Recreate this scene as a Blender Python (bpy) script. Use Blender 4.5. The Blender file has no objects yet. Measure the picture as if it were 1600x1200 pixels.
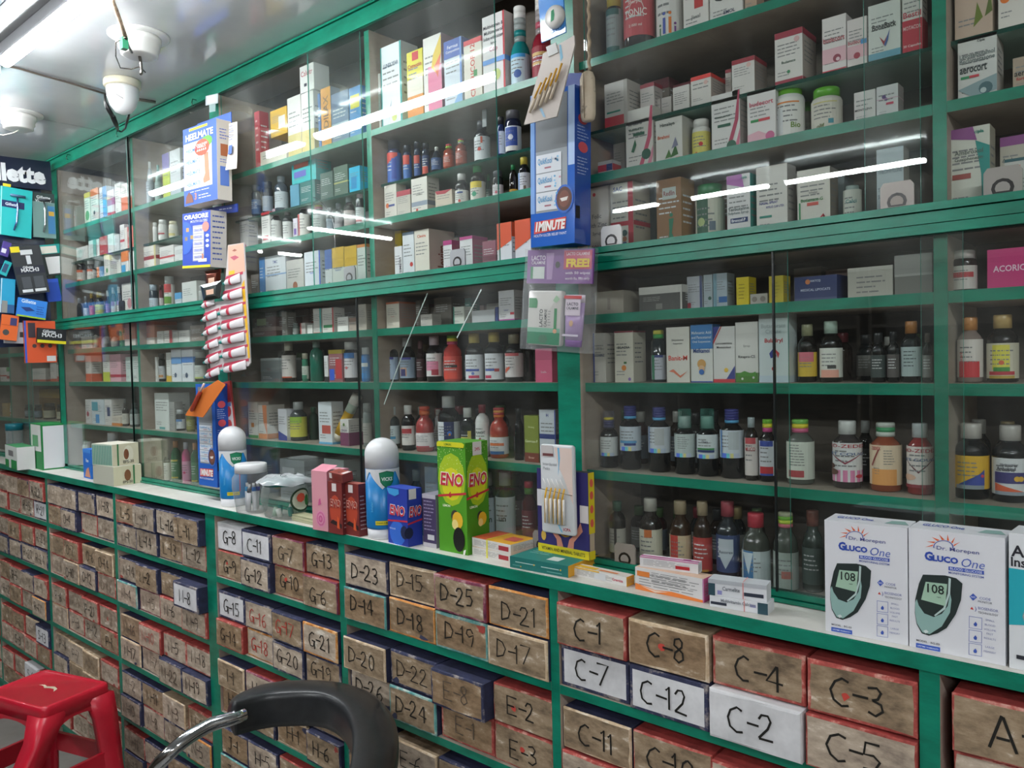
import bpy, math, random
from mathutils import Vector, Matrix
R=random.Random(7)
SC=bpy.context.scene; COL=SC.collection
# ---------------------------------------------------------------- camera
D=1.25                       # camera to the glass front of the shelving, metres
CAM=Vector((0,-D,1.45))
YAW,PIT,ROL,FPX=math.radians(40.942),math.radians(1.7305),math.radians(-1.3023),1235.165
FW=Vector((-math.sin(YAW)*math.cos(PIT),math.cos(YAW)*math.cos(PIT),-math.sin(PIT)))
_rt=Vector((math.cos(YAW),math.sin(YAW),0)); _up=_rt.cross(FW)
RT=_rt*math.cos(ROL)+_up*math.sin(ROL); UP=-_rt*math.sin(ROL)+_up*math.cos(ROL)
cd=bpy.data.cameras.new('camera'); co=bpy.data.objects.new('camera',cd); COL.objects.link(co)
cd.sensor_width=36; cd.lens=36*FPX/1600; cd.clip_start=.02
co.matrix_world=Matrix(((RT.x,UP.x,-FW.x,CAM.x),(RT.y,UP.y,-FW.y,CAM.y),(RT.z,UP.z,-FW.z,CAM.z),(0,0,0,1)))
SC.camera=co
# ---------------------------------------------------------------- world, exposure
w=bpy.data.worlds.new('world'); SC.world=w; w.use_nodes=True
w.node_tree.nodes['Background'].inputs[0].default_value=(.8,.9,1,1); w.node_tree.nodes['Background'].inputs[1].default_value=.35
SC.view_settings.view_transform='Standard'; SC.view_settings.look='None'; SC.view_settings.gamma=1
SC.view_settings.use_curve_mapping=False; SC.view_settings.exposure=1.64
SC.cycles.transparent_max_bounces=24; SC.cycles.max_bounces=8; SC.cycles.sample_clamp_indirect=6
NEAR_POWER,FAR_POWER,FILL_POWER=29.0,50.0,52.0   # row by the glass, row behind the camera, added fill tubes out of view past the camera
# a fluorescent tube is (x0,y0,x1,y1,z); each is built with its own holder below
TUBES=[(-2.41,-.508,-1.19,-.508,2.281),(-3.74,-.505,-2.53,-.505,2.281),
 (-2.53,-2.5,-2.18,-2.5,2.27),(-1.97,-2.5,-1.57,-2.5,2.27),(-1.48,-2.5,-.88,-2.5,2.27),(-4.0,-2.2,-4.0,-1.56,2.27),(-5.04,-2.2,-5.04,-1.86,2.27),(.40,-1.45,1.6,-1.45,2.281),(.45,-3.0,1.65,-3.0,2.281)]  # final pair is unseen fill, added clear of the glass reflections
# ---------------------------------------------------------------- pixel rays to points of the room
def ray(px,py): return FW+RT*((px-800)/FPX)+UP*((600-py)/FPX)
def at_y(px,py,Y): d=ray(px,py); return CAM+d*((Y-CAM.y)/d.y)
def at_z(px,py,Z): d=ray(px,py); return CAM+d*((Z-CAM.z)/d.z)
def at_x(px,py,X): d=ray(px,py); return CAM+d*((X-CAM.x)/d.x)
def width_r(x0,x1,py,Y):          # radius of an upright round thing whose sides show at x0 and x1, its front near plane Y
    a,b=ray(x0,py).normalized(),ray(x1,py).normalized(); h=math.sin(a.angle(b)/2); P=at_y((x0+x1)/2,py,Y); r=(P-CAM).length*h
    P=at_y((x0+x1)/2,py,Y+r*.9); return (P-CAM).length*h
def zu(u): return 1.45+D*u
def pxof(P):
    v=Vector(P)-CAM; z=v.dot(FW); return 800+FPX*v.dot(RT)/z,600-FPX*v.dot(UP)/z
# ---------------------------------------------------------------- materials
def lin(c): return c/12.92 if c<=.04045 else ((c+.055)/1.055)**2.4
def hexc(h):
    if len(h)==3: h=''.join(a+a for a in h)
    return tuple(lin(int(h[i:i+2],16)/255) for i in (0,2,4))+(1,)
MATS={}
def mat(h,kind='paper'):
    k=(h,kind)
    if k in MATS: return MATS[k]
    m=bpy.data.materials.new(kind+'_'+h); m.use_nodes=True; n=m.node_tree.nodes; l=m.node_tree.links
    b=n['Principled BSDF']; c=hexc(h); b.inputs['Base Color'].default_value=c
    r={'paper':.55,'plastic':.3,'gloss':.12,'ink':.6,'metal':.25,'chrome':.08,'bottle':.07,'leather':.42,'foil':.22}.get(kind,.5)
    b.inputs['Roughness'].default_value=r
    if kind in('metal','chrome','foil'): b.inputs['Metallic'].default_value=1
    if kind=='bottle': b.inputs['Coat Weight'].default_value=.3
    if kind=='paper':                      # slight unevenness of the printed board
        t=n.new('ShaderNodeTexNoise'); t.inputs['Scale'].default_value=60; g=n.new('ShaderNodeBump'); g.inputs['Strength'].default_value=.05
        l.new(t.outputs[0],g.inputs['Height']); l.new(g.outputs[0],b.inputs['Normal'])
    if kind=='clear':                      # clear plastic film: mostly lets light through, with a sheen
        clear(m,.3,.1,c)
    if kind=='film': clear(m,.07,.12,c)
    if kind=='tint': clear(m,.5,.03,c,True)
    MATS[k]=m; return m
def clear(m,dens,rough,c,deep=False):
    n=m.node_tree.nodes; l=m.node_tree.links; b=n['Principled BSDF']; o=n['Material Output']
    b.inputs['Roughness'].default_value=rough
    t=n.new('ShaderNodeBsdfTransparent'); x=n.new('ShaderNodeMixShader'); lw=n.new('ShaderNodeLayerWeight'); lw.inputs[0].default_value=.35
    t.inputs[0].default_value=tuple(.3+.7*v for v in c[:3])+(1,) if deep else (1,1,1,1)
    a=n.new('ShaderNodeMath'); a.operation='MULTIPLY_ADD'; a.use_clamp=True; a.inputs[1].default_value=.6; a.inputs[2].default_value=dens
    l.new(lw.outputs['Facing'],a.inputs[0]); l.new(a.outputs[0],x.inputs[0]); l.new(t.outputs[0],x.inputs[1]); l.new(b.outputs[0],x.inputs[2]); l.new(x.outputs[0],o.inputs[0])
def noisy(name,stops,scale,rough=.6,detail=6,stretch=(1,1,1),bump=0,coat=0,metal=0):
    m=bpy.data.materials.new(name); m.use_nodes=True; n=m.node_tree.nodes; l=m.node_tree.links; b=n['Principled BSDF']
    tc=n.new('ShaderNodeTexCoord'); mp=n.new('ShaderNodeMapping'); mp.inputs['Scale'].default_value=stretch
    oi=n.new('ShaderNodeObjectInfo'); ad=n.new('ShaderNodeVectorMath'); ad.operation='ADD'
    l.new(tc.outputs['Object'],mp.inputs[0]); l.new(mp.outputs[0],ad.inputs[0]); l.new(oi.outputs['Location'],ad.inputs[1])
    t=n.new('ShaderNodeTexNoise'); t.inputs['Scale'].default_value=scale; t.inputs['Detail'].default_value=detail; t.inputs['Roughness'].default_value=.65
    r=n.new('ShaderNodeValToRGB'); l.new(ad.outputs[0],t.inputs['Vector']); l.new(t.outputs[0],r.inputs[0]); l.new(r.outputs[0],b.inputs['Base Color'])
    e=r.color_ramp.elements; e[0].position,e[0].color=stops[0][0],hexc(stops[0][1]); e[1].position,e[1].color=stops[-1][0],hexc(stops[-1][1])
    for p,c in stops[1:-1]: q=e.new(p); q.color=hexc(c)
    b.inputs['Roughness'].default_value=rough; b.inputs['Coat Weight'].default_value=coat; b.inputs['Metallic'].default_value=metal
    if bump:
        g=n.new('ShaderNodeBump'); g.inputs['Strength'].default_value=bump; g.inputs['Distance'].default_value=.002; l.new(t.outputs[0],g.inputs['Height']); l.new(g.outputs[0],b.inputs['Normal'])
    return m
GREEN=noisy('green_enamel_paint',[(.3,'04664f'),(.55,'078066'),(.75,'148e70')],9,.32,5,(1,1,3),.12)
PLY=noisy('dusty_plywood',[(.3,'4c453f'),(.6,'625950'),(.8,'70665c')],7,.75,6,(1,1,4))
PLYIN=noisy('beige_inner_board',[(.3,'9c8c7f'),(.7,'b9a99b')],6,.7,5,(1,1,3))
SHELFTOP=noisy('worn_shelf_laminate',[(.3,'8f8578'),(.7,'b0a698')],12,.6)
WHITELAM=noisy('worn_white_laminate',[(.25,'b3aea4'),(.5,'d8d5cd'),(.8,'e6e4de')],5,.4,7)
KRAFT=[noisy('worn_kraft_cloth_'+n,[(.32,a),(.48,b),(.60,c),(.70,d)],22,.85,9,(1,1,2.2),.5) for n,a,b,c,d in
 [('tan','6b5a47','947f65','a79278','dccfbd'),('grey','736759','9d8e7c','b3a593','e4dacd'),('brown','69553f','8f7558','a1876a','d4c4ad'),('pale','8a7c6f','b1a08d','c3b3a0','e8dfd2')]]
EDGE={k:noisy('frayed_%s_edge'%k,[(.3,a),(.52,b),(.66,c)],40,.85,8,(1,1,1),.6) for k,a,b,c in
 [('red','7c2f2b','b4524a','d9a596'),('navy','23263f','363a58','a49a94'),('cream','a98d6d','d3bb9b','eadbc5'),('teal','3d7f80','6fa9a3','c8cfc2'),('orange','b06a2c','d6924c','e6c9a0'),('plum','55263c','843b52','b98f90')]}
WHITEPAPER=noisy('white_label_paper',[(.3,'c4c4c6'),(.7,'e6e6e8')],14,.7,4,(1,1,1),.25)
BOXSIDE={'navy':noisy('navy_box_cloth',[(.3,'1f2237'),(.7,'34385a')],30,.8),'red':noisy('red_box_cloth',[(.3,'7b2a28'),(.7,'b4453f')],30,.8),'kraft':KRAFT[0]}
INK=mat('14120f','ink')
def make_glass():
    m=bpy.data.materials.new('smudged_sliding_glass'); m.use_nodes=True; n=m.node_tree.nodes; l=m.node_tree.links; n.remove(n['Principled BSDF']); o=n['Material Output']
    t=n.new('ShaderNodeBsdfTransparent'); t.inputs[0].default_value=(.965,.985,.975,1)
    g=n.new('ShaderNodeBsdfGlossy'); g.inputs['Roughness'].default_value=.0; g.inputs[0].default_value=(.9,.97,.95,1)
    lw=n.new('ShaderNodeLayerWeight'); lw.inputs[0].default_value=.5
    p=n.new('ShaderNodeMath'); p.operation='POWER'; p.inputs[1].default_value=3.6; l.new(lw.outputs['Facing'],p.inputs[0])
    a=n.new('ShaderNodeMath'); a.operation='MULTIPLY_ADD'; a.inputs[1].default_value=.9; a.inputs[2].default_value=.035; l.new(p.outputs[0],a.inputs[0])
    x=n.new('ShaderNodeMixShader'); l.new(a.outputs[0],x.inputs[0]); l.new(t.outputs[0],x.inputs[1]); l.new(g.outputs[0],x.inputs[2])
    d=n.new('ShaderNodeBsdfDiffuse'); d.inputs[0].default_value=(.75,.78,.77,1)      # dust and wiping smears
    tc=n.new('ShaderNodeTexCoord'); mp=n.new('ShaderNodeMapping'); mp.inputs['Scale'].default_value=(1,1,.35); mp.inputs['Rotation'].default_value=(0,.5,0)
    t1=n.new('ShaderNodeTexNoise'); t1.inputs['Scale'].default_value=3.2; t1.inputs['Detail'].default_value=8; t1.inputs['Distortion'].default_value=1.2
    l.new(tc.outputs['Object'],mp.inputs[0]); l.new(mp.outputs[0],t1.inputs['Vector'])
    mr=n.new('ShaderNodeMapRange'); mr.inputs[1].default_value=.45; mr.inputs[2].default_value=.8; mr.inputs[3].default_value=.004; mr.inputs[4].default_value=.055; l.new(t1.outputs[0],mr.inputs[0])
    x2=n.new('ShaderNodeMixShader'); l.new(mr.outputs[0],x2.inputs[0]); l.new(x.outputs[0],x2.inputs[1]); l.new(d.outputs[0],x2.inputs[2]); l.new(x2.outputs[0],o.inputs[0])
    return m
GLASS=make_glass(); GEDGE=mat('4f9c8c','gloss'); DARKSTRIP=mat('1b1f1f','plastic')
# ---------------------------------------------------------------- text outlines
_T={}; GLY={}
def text_mesh(s,bold=0):
    if (s,bold) in _T: return _T[s,bold]
    c=bpy.data.curves.new('t','FONT'); c.body=s; c.resolution_u=2; c.offset=bold
    o=bpy.data.objects.new('t',c); COL.objects.link(o); me=bpy.data.meshes.new_from_object(o)
    v=[(a.co.x,a.co.y) for a in me.vertices]; f=[tuple(p.vertices) for p in me.polygons]
    bpy.data.objects.remove(o); bpy.data.curves.remove(c); bpy.data.meshes.remove(me)
    if not v: v=[(0,0)]
    x0=min(a for a,_ in v); x1=max(a for a,_ in v); y0=min(b for _,b in v); y1=max(b for _,b in v)
    _T[s,bold]=([(a-x0,b-y0) for a,b in v],f,max(x1-x0,1e-3),max(y1-y0,1e-3)); return _T[s,bold]
# hand-drawn marker letters as strokes on a 4 x 6 grid
ST={'A':'0026 2640 1232','E':'46060040 0333','F':'460600 0333','H':'0006 4046 0343','I':'2026','K':'0006 4603 2540','L':'060040','M':'0006214640','N':'00064046','U':'060110314146','7':'064610','-':'0343'}
STR={'B':[[(0,0),(0,6),(3,6),(3.6,5),(3,3.3),(0,3.2)],[(3,3.3),(4,2),(3.4,.3),(0,0)]],'C':[[(4,5.4),(2.6,6),(1,5),(.2,3),(.8,1),(2.4,0),(4,.4)]],'D':[[(0,0),(.2,6)],[(0,6),(2.6,5.4),(4,3.4),(3,1),(0,0)]],'G':[[(3.8,5.4),(2.2,6),(.6,4.6),(.2,2),(1.2,.2),(3,.4),(3.6,2.4)],[(2,2.6),(4.4,2.5)],[(3.7,2.5),(3.8,-.6)]],
'O':[[(2,6),(.5,5),(0,3),(.6,.8),(2,0),(3.6,1),(4,3),(3.4,5.2),(2,6)]],'Q':[[(2,6),(.5,5),(0,3),(.6,.8),(2,0),(3.6,1),(4,3),(3.4,5.2),(2,6)],[(2.6,1.6),(4.2,-.4)]],'P':[[(.3,0),(.3,6),(3,6),(3.8,4.6),(3,3),(.3,2.8)]],'R':[[(.3,0),(.3,6),(3,6),(3.8,4.6),(3,3.2),(.3,3)],[(1.6,3),(4,0)]],'S':[[(3.8,5.2),(2.4,6),(.7,5.3),(.5,4),(3.4,2.4),(3.4,.9),(1.8,0),(.2,.8)]],'J':[[(1,6),(4,6)],[(2.8,6),(2.8,1.2),(2,.1),(.6,.6)]],
'0':[[(2,6),(.7,4.8),(.4,3),(.8,1),(2,0),(3.2,1),(3.6,3),(3.2,5),(2,6)]],'2':[[(.4,4.6),(1.2,5.8),(2.6,5.9),(3.3,4.6),(2.6,2.8),(.3,.2)],[(.3,.2),(4,.1)]],'3':[[(.5,5.6),(2.4,6),(3.3,5),(2.6,3.6),(1.5,3.2)],[(1.5,3.2),(3.4,2.7),(3.6,1.2),(2.2,0),(.5,.5)]],'4':[[(2.6,6),(.3,2.2),(4.2,2)],[(2.9,6),(2.9,0)]],'5':[[(3.6,6),(.8,5.9),(.6,3.4),(2.4,3.6),(3.6,2.4),(2.8,.4),(.4,.2)]],'6':[[(3.2,6),(1.2,4.4),(.4,2),(1.2,.2),(2.8,.2),(3.5,1.7),(2.6,3),(.7,2.2)]],'8':[[(2.2,3.2),(.8,4.2),(1,5.6),(2.2,6),(3.2,5.3),(3,4),(1,2.2),(.7,.8),(2,0),(3.4,.8),(3.2,2.4),(2.2,3.2)]],'9':[[(3.5,4.6),(2.4,6),(.9,5.5),(.5,4.2),(1.6,3),(3.5,4.2),(3.4,2),(2.6,0)]],'1':[[(1.2,4.8),(2.2,6),(2.2,0)]],'T':[[(0,6),(4,6)],[(2,6),(2,0)]]}
def strokes(ch):
    if ch in STR: return STR[ch]
    return [[(int(p[i]),int(p[i+1])) for i in range(0,len(p)-1,2)] for p in ST.get(ch,'').split() if len(p)>=4]
# ---------------------------------------------------------------- mesh builder
class MB:
    def __init__(s): s.v=[]; s.f=[]; s.m=[]; s.ms=[]; s.sm=set()
    def mi(s,m):
        if isinstance(m,str): m=mat(m)
        if m not in s.ms: s.ms.append(m)
        return s.ms.index(m)
    def add(s,vs,fs,m,smooth=False):
        b=len(s.v); k=s.mi(m); s.v+= [tuple(a) for a in vs]
        for f in fs:
            if smooth: s.sm.add(len(s.f))
            s.f.append(tuple(i+b for i in f)); s.m.append(k)
    def box(s,lo,hi,m,front=None,top=None,side=None,M=None,jit=0,bottom=None):
        x0,y0,z0=lo; x1,y1,z1=hi
        v=[(x,y,z) for x in(x0,x1) for y in(y0,y1) for z in(z0,z1)]
        if jit: v=[tuple(c+R.uniform(-jit,jit) for c in p) for p in v]
        if M: v=[tuple(M@Vector(p)) for p in v]
        b=len(s.v); s.v+=v
        for f,mm in (((0,1,3,2),side),((4,6,7,5),side),((0,4,5,1),front),((2,3,7,6),None),((0,2,6,4),bottom),((1,5,7,3),top)):
            s.f.append(tuple(i+b for i in f)); s.m.append(s.mi(mm or m))
    def rbox(s,lo,hi,r,m,M=None,ax=2,n=4):       # box with rounded vertical (ax) edges and softened rims
        x=[lo[i] for i in range(3)]; X=[hi[i] for i in range(3)]
        a,b=[i for i in range(3) if i!=ax]
        prof=[]
        for cx,cy,st in((X[a]-r,X[b]-r,0),(x[a]+r,X[b]-r,1),(x[a]+r,x[b]+r,2),(X[a]-r,x[b]+r,3)):
            for k in range(n+1):
                t=math.pi/2*(st+k/n); prof.append((cx,cy,math.cos(t),math.sin(t)))
        e=min(r,(X[ax]-x[ax])/2)*.6; rings=[]
        for h,q in((x[ax],r-e),(x[ax]+e*.3,r-e*.3),(x[ax]+e,r),(X[ax]-e,r),(X[ax]-e*.3,r-e*.3),(X[ax],r-e)):
            ring=[]
            for cx,cy,c,sn in prof:
                p=[0,0,0]; p[a]=cx+c*q; p[b]=cy+sn*q; p[ax]=h; ring.append(M@Vector(p) if M else p)
            rings.append(ring)
        s.loft(rings,m,True,True)
    def loft(s,rings,m,cap=True,smooth=True,closed=True):
        n=len(rings[0]); vs=[p for r in rings for p in r]; fs=[]
        for i in range(len(rings)-1):
            for j in range(n if closed else n-1):
                k=(j+1)%n; fs.append((i*n+j,i*n+k,(i+1)*n+k,(i+1)*n+j))
        if cap: fs+= [tuple(range(n-1,-1,-1)),tuple((len(rings)-1)*n+j for j in range(n))]
        s.add(vs,fs,m,smooth)
    def lathe(s,prof,m,seg=20,M=None,cap=True,sx=1,sy=1):
        rings=[]
        for r,z in prof:
            ring=[Vector((r*sx*math.cos(2*math.pi*k/seg),r*sy*math.sin(2*math.pi*k/seg),z)) for k in range(seg)]
            rings.append([M@p for p in ring] if M else ring)
        s.loft(rings,m,cap)
    def tube(s,pts,r,m,seg=8,cap=True):
        pts=[Vector(p) for p in pts]; rings=[]; prev=None
        for i,p in enumerate(pts):
            t=(pts[min(i+1,len(pts)-1)]-pts[max(i-1,0)]).normalized()
            if prev is None: prev=t.orthogonal().normalized()
            a=(prev-t*prev.dot(t)).normalized(); prev=a; b=t.cross(a); rr=r[i] if isinstance(r,(list,tuple)) else r
            rings.append([p+a*(rr*math.cos(2*math.pi*k/seg))+b*(rr*math.sin(2*math.pi*k/seg)) for k in range(seg)])
        s.loft(rings,m,cap)
    def rect(s,f,u0,v0,u1,v1,m,o=.0004,n=1):
        vs=[]; 
        for i in range(n+1):
            u=u0+(u1-u0)*i/n; vs+=[f(u,v0,o),f(u,v1,o)]
        s.add(vs,[(2*i,2*i+2,2*i+3,2*i+1) for i in range(n)],m)
    def poly(s,f,pts,m,o=.0005):
        s.add([f(u,v,o) for u,v in pts],[tuple(range(len(pts)))],m)
    def curve_poly(s,f,pts,m,o,n=10):      # a flat outline laid over a curved face in upright slices
        us=[a for a,_ in pts]; u0,u1=min(us),max(us); sl=[]
        for i in range(n+1):
            u=u0+(u1-u0)*min(max(i/n,.0015),.9985); X=[]
            for (a,b),(c,d) in zip(pts,pts[1:]+pts[:1]):
                if (a-u)*(c-u)<=0 and a!=c: X.append(b+(d-b)*(u-a)/(c-a))
            if len(X)<2: X=[pts[0][1]]*2
            sl+=[f(u,min(X),o),f(u,max(X)+1e-5,o)]
        s.add(sl,[(2*i,2*i+2,2*i+3,2*i+1) for i in range(n)],m)
    def word(s,f,t,u,v,h,W,H,m,wmax=.9,vert=False,bold=.012,o=.0007,slant=0,fit=False):
        V,F,w,hh=text_mesh(t,bold); sc=h*H/hh if not vert else h*W/hh
        L=W if not vert else H; sx=sc
        if w*sc>wmax*L or fit: sx=wmax*L/w
        if not vert: vs=[f(u+((a-w/2)*sx+slant*b*sc)/W,v+(b-hh/2)*sc/H,o) for a,b in V]
        else: vs=[f(u-(b-hh/2)*sc/W,v+(a-w/2)*sx/H,o) for a,b in V]
        s.add(vs,F,m)
    def hand(s,f,t,u,v,h,W,H,m,pen=.0014,jit=.12,o=.0009):
        n=len(t); sc=h/6; adv=[(2.6 if c in'1-.I' else 4.9) for c in t]; x=-sum(adv)/2*sc
        for c,a in zip(t,adv):
            dy=R.uniform(-.4,.4)*sc; k=R.uniform(.92,1.08)
            for st in strokes(c):
                P=[(x+(q[0]*k*(.8 if c=='-' else 1)-(1 if c in'1I' else 0)+R.uniform(-jit,jit))*sc,(q[1]-3+R.uniform(-jit,jit))*sc+dy) for q in st]
                L=[];Q=[]
                for i,p in enumerate(P):
                    a0=P[max(i-1,0)]; b0=P[min(i+1,len(P)-1)]; dx,dy2=b0[0]-a0[0],b0[1]-a0[1]; g=math.hypot(dx,dy2) or 1
                    nx,ny=-dy2/g*pen,dx/g*pen; L.append((p[0]+nx,p[1]+ny)); Q.append((p[0]-nx,p[1]-ny))
                vs=[f(u+a1/W,v+b1/H,o) for a1,b1 in L+Q]; k2=len(P)
                s.add(vs,[(i,i+k2,i+1+k2,i+1) for i in range(k2-1)],m)
            x+=a*sc
    def build(s,name,parent=None,loc=None,rot=None):
        me=bpy.data.meshes.new(name); me.from_pydata(s.v,[],s.f)
        for m in s.ms: me.materials.append(m)
        me.polygons.foreach_set('material_index',s.m)
        me.polygons.foreach_set('use_smooth',[i in s.sm for i in range(len(s.f))])
        me.update(); o=bpy.data.objects.new(name,me); COL.objects.link(o)
        if parent: o.parent=parent
        if loc is not None: o.location=loc
        if rot is not None: o.rotation_euler=rot
        return o
def tag(o,label,cat,group=None,kind=None):
    if label: o['label']=label
    if cat: o['category']=cat
    if group: o['group']=group
    if kind: o['kind']=kind
    return o
def root(name,loc,label,cat,group=None,rz=0):
    o=bpy.data.objects.new(name,None); COL.objects.link(o); o.location=loc; o.rotation_euler=(0,0,rz); o.empty_display_size=.02
    return tag(o,label,cat,group)
def struct(name,b,**k):
    o=b.build(name,**k); o['kind']='structure'; return o
# print engine: tokens "kind,args" on a face given by f(u,v,offset), W x H metres
def lines(s,f,W,H,u0,u1,v0,v1,n,col='777',sub=1,rnd=R):
    hh=(v1-v0)/n
    for i in range(n):
        v=v1-(i+.5)*hh; u=u0; end=u0+(u1-u0)*rnd.uniform(.6,1)
        while u<end-.02:
            e=min(end,u+rnd.uniform(.12,.35)*(u1-u0)); s.rect(f,u,v-hh*.14,e,v+hh*.14,mat(col,'ink'),.0004,sub); u=e+.04*(u1-u0)
def prints(s,f,W,H,toks,sub=1):
    lay=0
    for t in filter(None,(toks or '').split(';')):
        lay+=1; o=.00035+.00012*lay; a=t.split(','); k=a[0]
        if k=='t': s.rect(f,0,1-float(a[1]),1,1,a[2],o,sub)
        elif k=='b': s.rect(f,0,0,1,float(a[1]),a[2],o,sub)
        elif k=='l': s.rect(f,0,0,float(a[1]),1,a[2],o,max(1,sub//2))
        elif k=='r': s.rect(f,1-float(a[1]),0,1,1,a[2],o,max(1,sub//2))
        elif k=='m': s.rect(f,0,float(a[1]),1,float(a[2]),a[3],o,sub)
        elif k=='q': s.rect(f,*map(float,a[1:5]),a[5],o,max(1,sub//2))
        elif k=='o':
            u,v,r=map(float,a[1:4]); P=[(u+r*math.cos(i*.524),v+r*W/H*math.sin(i*.524)) for i in range(12)]; s.curve_poly(f,P,a[4],o) if sub>1 else s.poly(f,P,a[4],o)
        elif k=='y': p=list(map(float,a[1:-1])); P=list(zip(p[::2],p[1::2])); s.curve_poly(f,P,a[-1],o) if sub>1 else s.poly(f,P,a[-1],o)
        elif k=='w': s.word(f,a[4],.5,float(a[1]),float(a[2]),W,H,mat(a[3],'ink'),o=o)
        elif k=='W': s.word(f,a[5],float(a[1]),float(a[2]),float(a[3]),W,H,mat(a[4],'ink'),wmax=float(a[6]) if len(a)>6 else .9,o=o,bold=.02)
        elif k=='v': s.word(f,a[4],float(a[1]),.5,float(a[2]),W,H,mat(a[3],'ink'),vert=True,o=o)
        elif k=='x': lines(s,f,W,H,*map(float,a[1:5]),int(a[5]),a[6] if len(a)>6 else '777',sub)
# ---------------------------------------------------------------- the room
ZC=zu(.691)
b=MB(); b.box((-7,-4.3,-.05),(2.2,.3,0),noisy('grey_floor_tile',[(.3,'6d6a66'),(.7,'8a8782')],4,.4)); struct('floor',b)
CEILM=noisy('glossy_ceiling_sheet',[(.3,'b4b8ba'),(.7,'c6c9ca')],2.5,.16,4,(1,1,1),.05,.6)
b=MB()
for x in range(-7,3):                      # laminate sheets with a thin joint between them
    for y0,y1 in((-4.3,-3.0),(-2.995,-1.8),(-1.795,-.60),(-.597,.3)): b.box((x+.002 if x%2 else x,y0,ZC),(x+1 if x%2 else x+.998,y1,ZC+.03),CEILM)
b.box((-7,-4.3,ZC+.03),(2.2,.3,ZC+.06),'777'); struct('ceiling',b)
WALLM=noisy('grey_brown_wall_paint',[(.3,'7d766e'),(.7,'968f86')],3,.7)
for n,lo,hi in(('wall_back',(-7,.25,0),(2.2,.3,ZC)),('wall_left',(-7.05,-4.3,0),(-7,.3,ZC)),('wall_right',(2.2,-4.3,0),(2.25,.3,ZC)),('wall_front',(-7,-4.35,0),(2.2,-4.3,ZC))):
    b=MB(); b.box(lo,hi,WALLM); struct(n,b)
# opposite side of the shop: plain tall shelving seen only as a dim reflection in the glass
for i in range(5):
    x0=-5.6+i*1.35; r=root('tall_shelving',(x0+.65,-4.28,0),'plain brown shelving unit against the wall opposite, %s along'%('first','second','third','fourth','fifth')[i],'shelving','shelving on the opposite wall')
    m=noisy('brown_shelving_%d'%i,[(.3,'4a4038'),(.7,'66594d')],5,.6); p=MB()
    p.box((-.65,0,0),(.65,.02,2),m); p.box((-.65,.02,0),(-.63,.32,2),m); p.box((.63,.02,0),(.65,.32,2),m); p.build('carcass',r)
    for z in(.4,.8,1.2,1.6,1.97): p=MB(); p.box((-.63,.02,z),(.63,.32,z+.02),m); p.build('shelf',r)
# ---------------------------------------------------------------- tube lights
def lit(power,name):
    m=bpy.data.materials.new(name); m.use_nodes=True; q=m.node_tree.nodes['Principled BSDF']
    q.inputs['Emission Color'].default_value=(.95,.98,1,1); q.inputs['Emission Strength'].default_value=power; q.inputs['Base Color'].default_value=(.9,.9,.9,1); return m
NEARM,FARM,FILLM=lit(NEAR_POWER,'lit_tube_by_shelving'),lit(FAR_POWER,'lit_tube_second_row'),lit(FILL_POWER,'lit_tube_added_fill')
TL=['in the row nearest the shelving, bare end showing','at the far end of the row nearest the shelving','short, farthest along the second row','short, in the middle of the second row','long, at the near end of the second row','running crosswise, nearer of two','running crosswise, farther of two','added unseen as fill over the aisle past the camera','added unseen as fill near the opposite wall']
for i,(x0,y0,x1,y1,z) in enumerate(TUBES):
    r=root('tube_light',((x0+x1)/2,(y0+y1)/2,z),'lit white ceiling tube light '+TL[i],'tube light','tube lights')
    d=Vector((x1-x0,y1-y0,0))/2; a=d.normalized(); n=Vector((-a.y,a.x,0)); hh=ZC-z if z>2.25 else .03
    p=MB(); arc=[(math.cos(k*math.pi/10),math.sin(k*math.pi/10)) for k in range(11)]
    p.loft([[e+n*(.017*c)-Vector((0,0,.017*s_)) for c,s_ in arc] for e in(-d,d)],NEARM if i<2 else FARM if i<7 else FILLM,True,True); p.build('tube',r)
    p=MB(); prof=[(-.019,.0),(-.0215,.003),(-.0215,hh-.002),(-.016,hh-.0003),(.016,hh-.0003),(.0215,hh-.002),(.0215,.003),(.019,.0)]
    p.loft([[e*1.004+n*c+Vector((0,0,z_+.0006)) for c,z_ in prof] for e in(-d,d)],mat('c9ccd0','plastic'),True,False); p.build('tube_holder',r)
# ---------------------------------------------------------------- the glass-fronted wall cabinets
Z={'A':zu(.4545),'g':zu(.352),'B':zu(.280),'M':zu(.152),'1':zu(.067),'2':zu(-.038),'3':zu(-.173),'F':zu(-.3175)}
ZCT=zu(-.322); DEP=.20
def green_board(p,lo,hi,top=None,bottom=None): p.box(lo,hi,PLYIN,front=GREEN,top=top or SHELFTOP,bottom=bottom or PLYIN)
def rail(p,x0,x1,zs,y0,y1):                 # a rail made of narrow battens with dark joints
    for i in range(len(zs)-1): p.box((x0,y0+(.004 if i%2 else 0),zs[i]+.0009),(x1,y1,zs[i+1]-.0009),GREEN)
    p.box((x0,y0+.008,zs[0]),(x1,y1-.001,zs[-1]),mat('0a3d34','paper'))
CRACK={(-2.206,0,True):([(668,458),(632,545)],[(632,545),(600,632)]),(-1.581,1,True):([(752,452),(714,528)],),(-1.755,1,False):([(489,308),(496,310),(506,320),(516,334),(522,352),(523,372),(524,392)],)}
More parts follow.
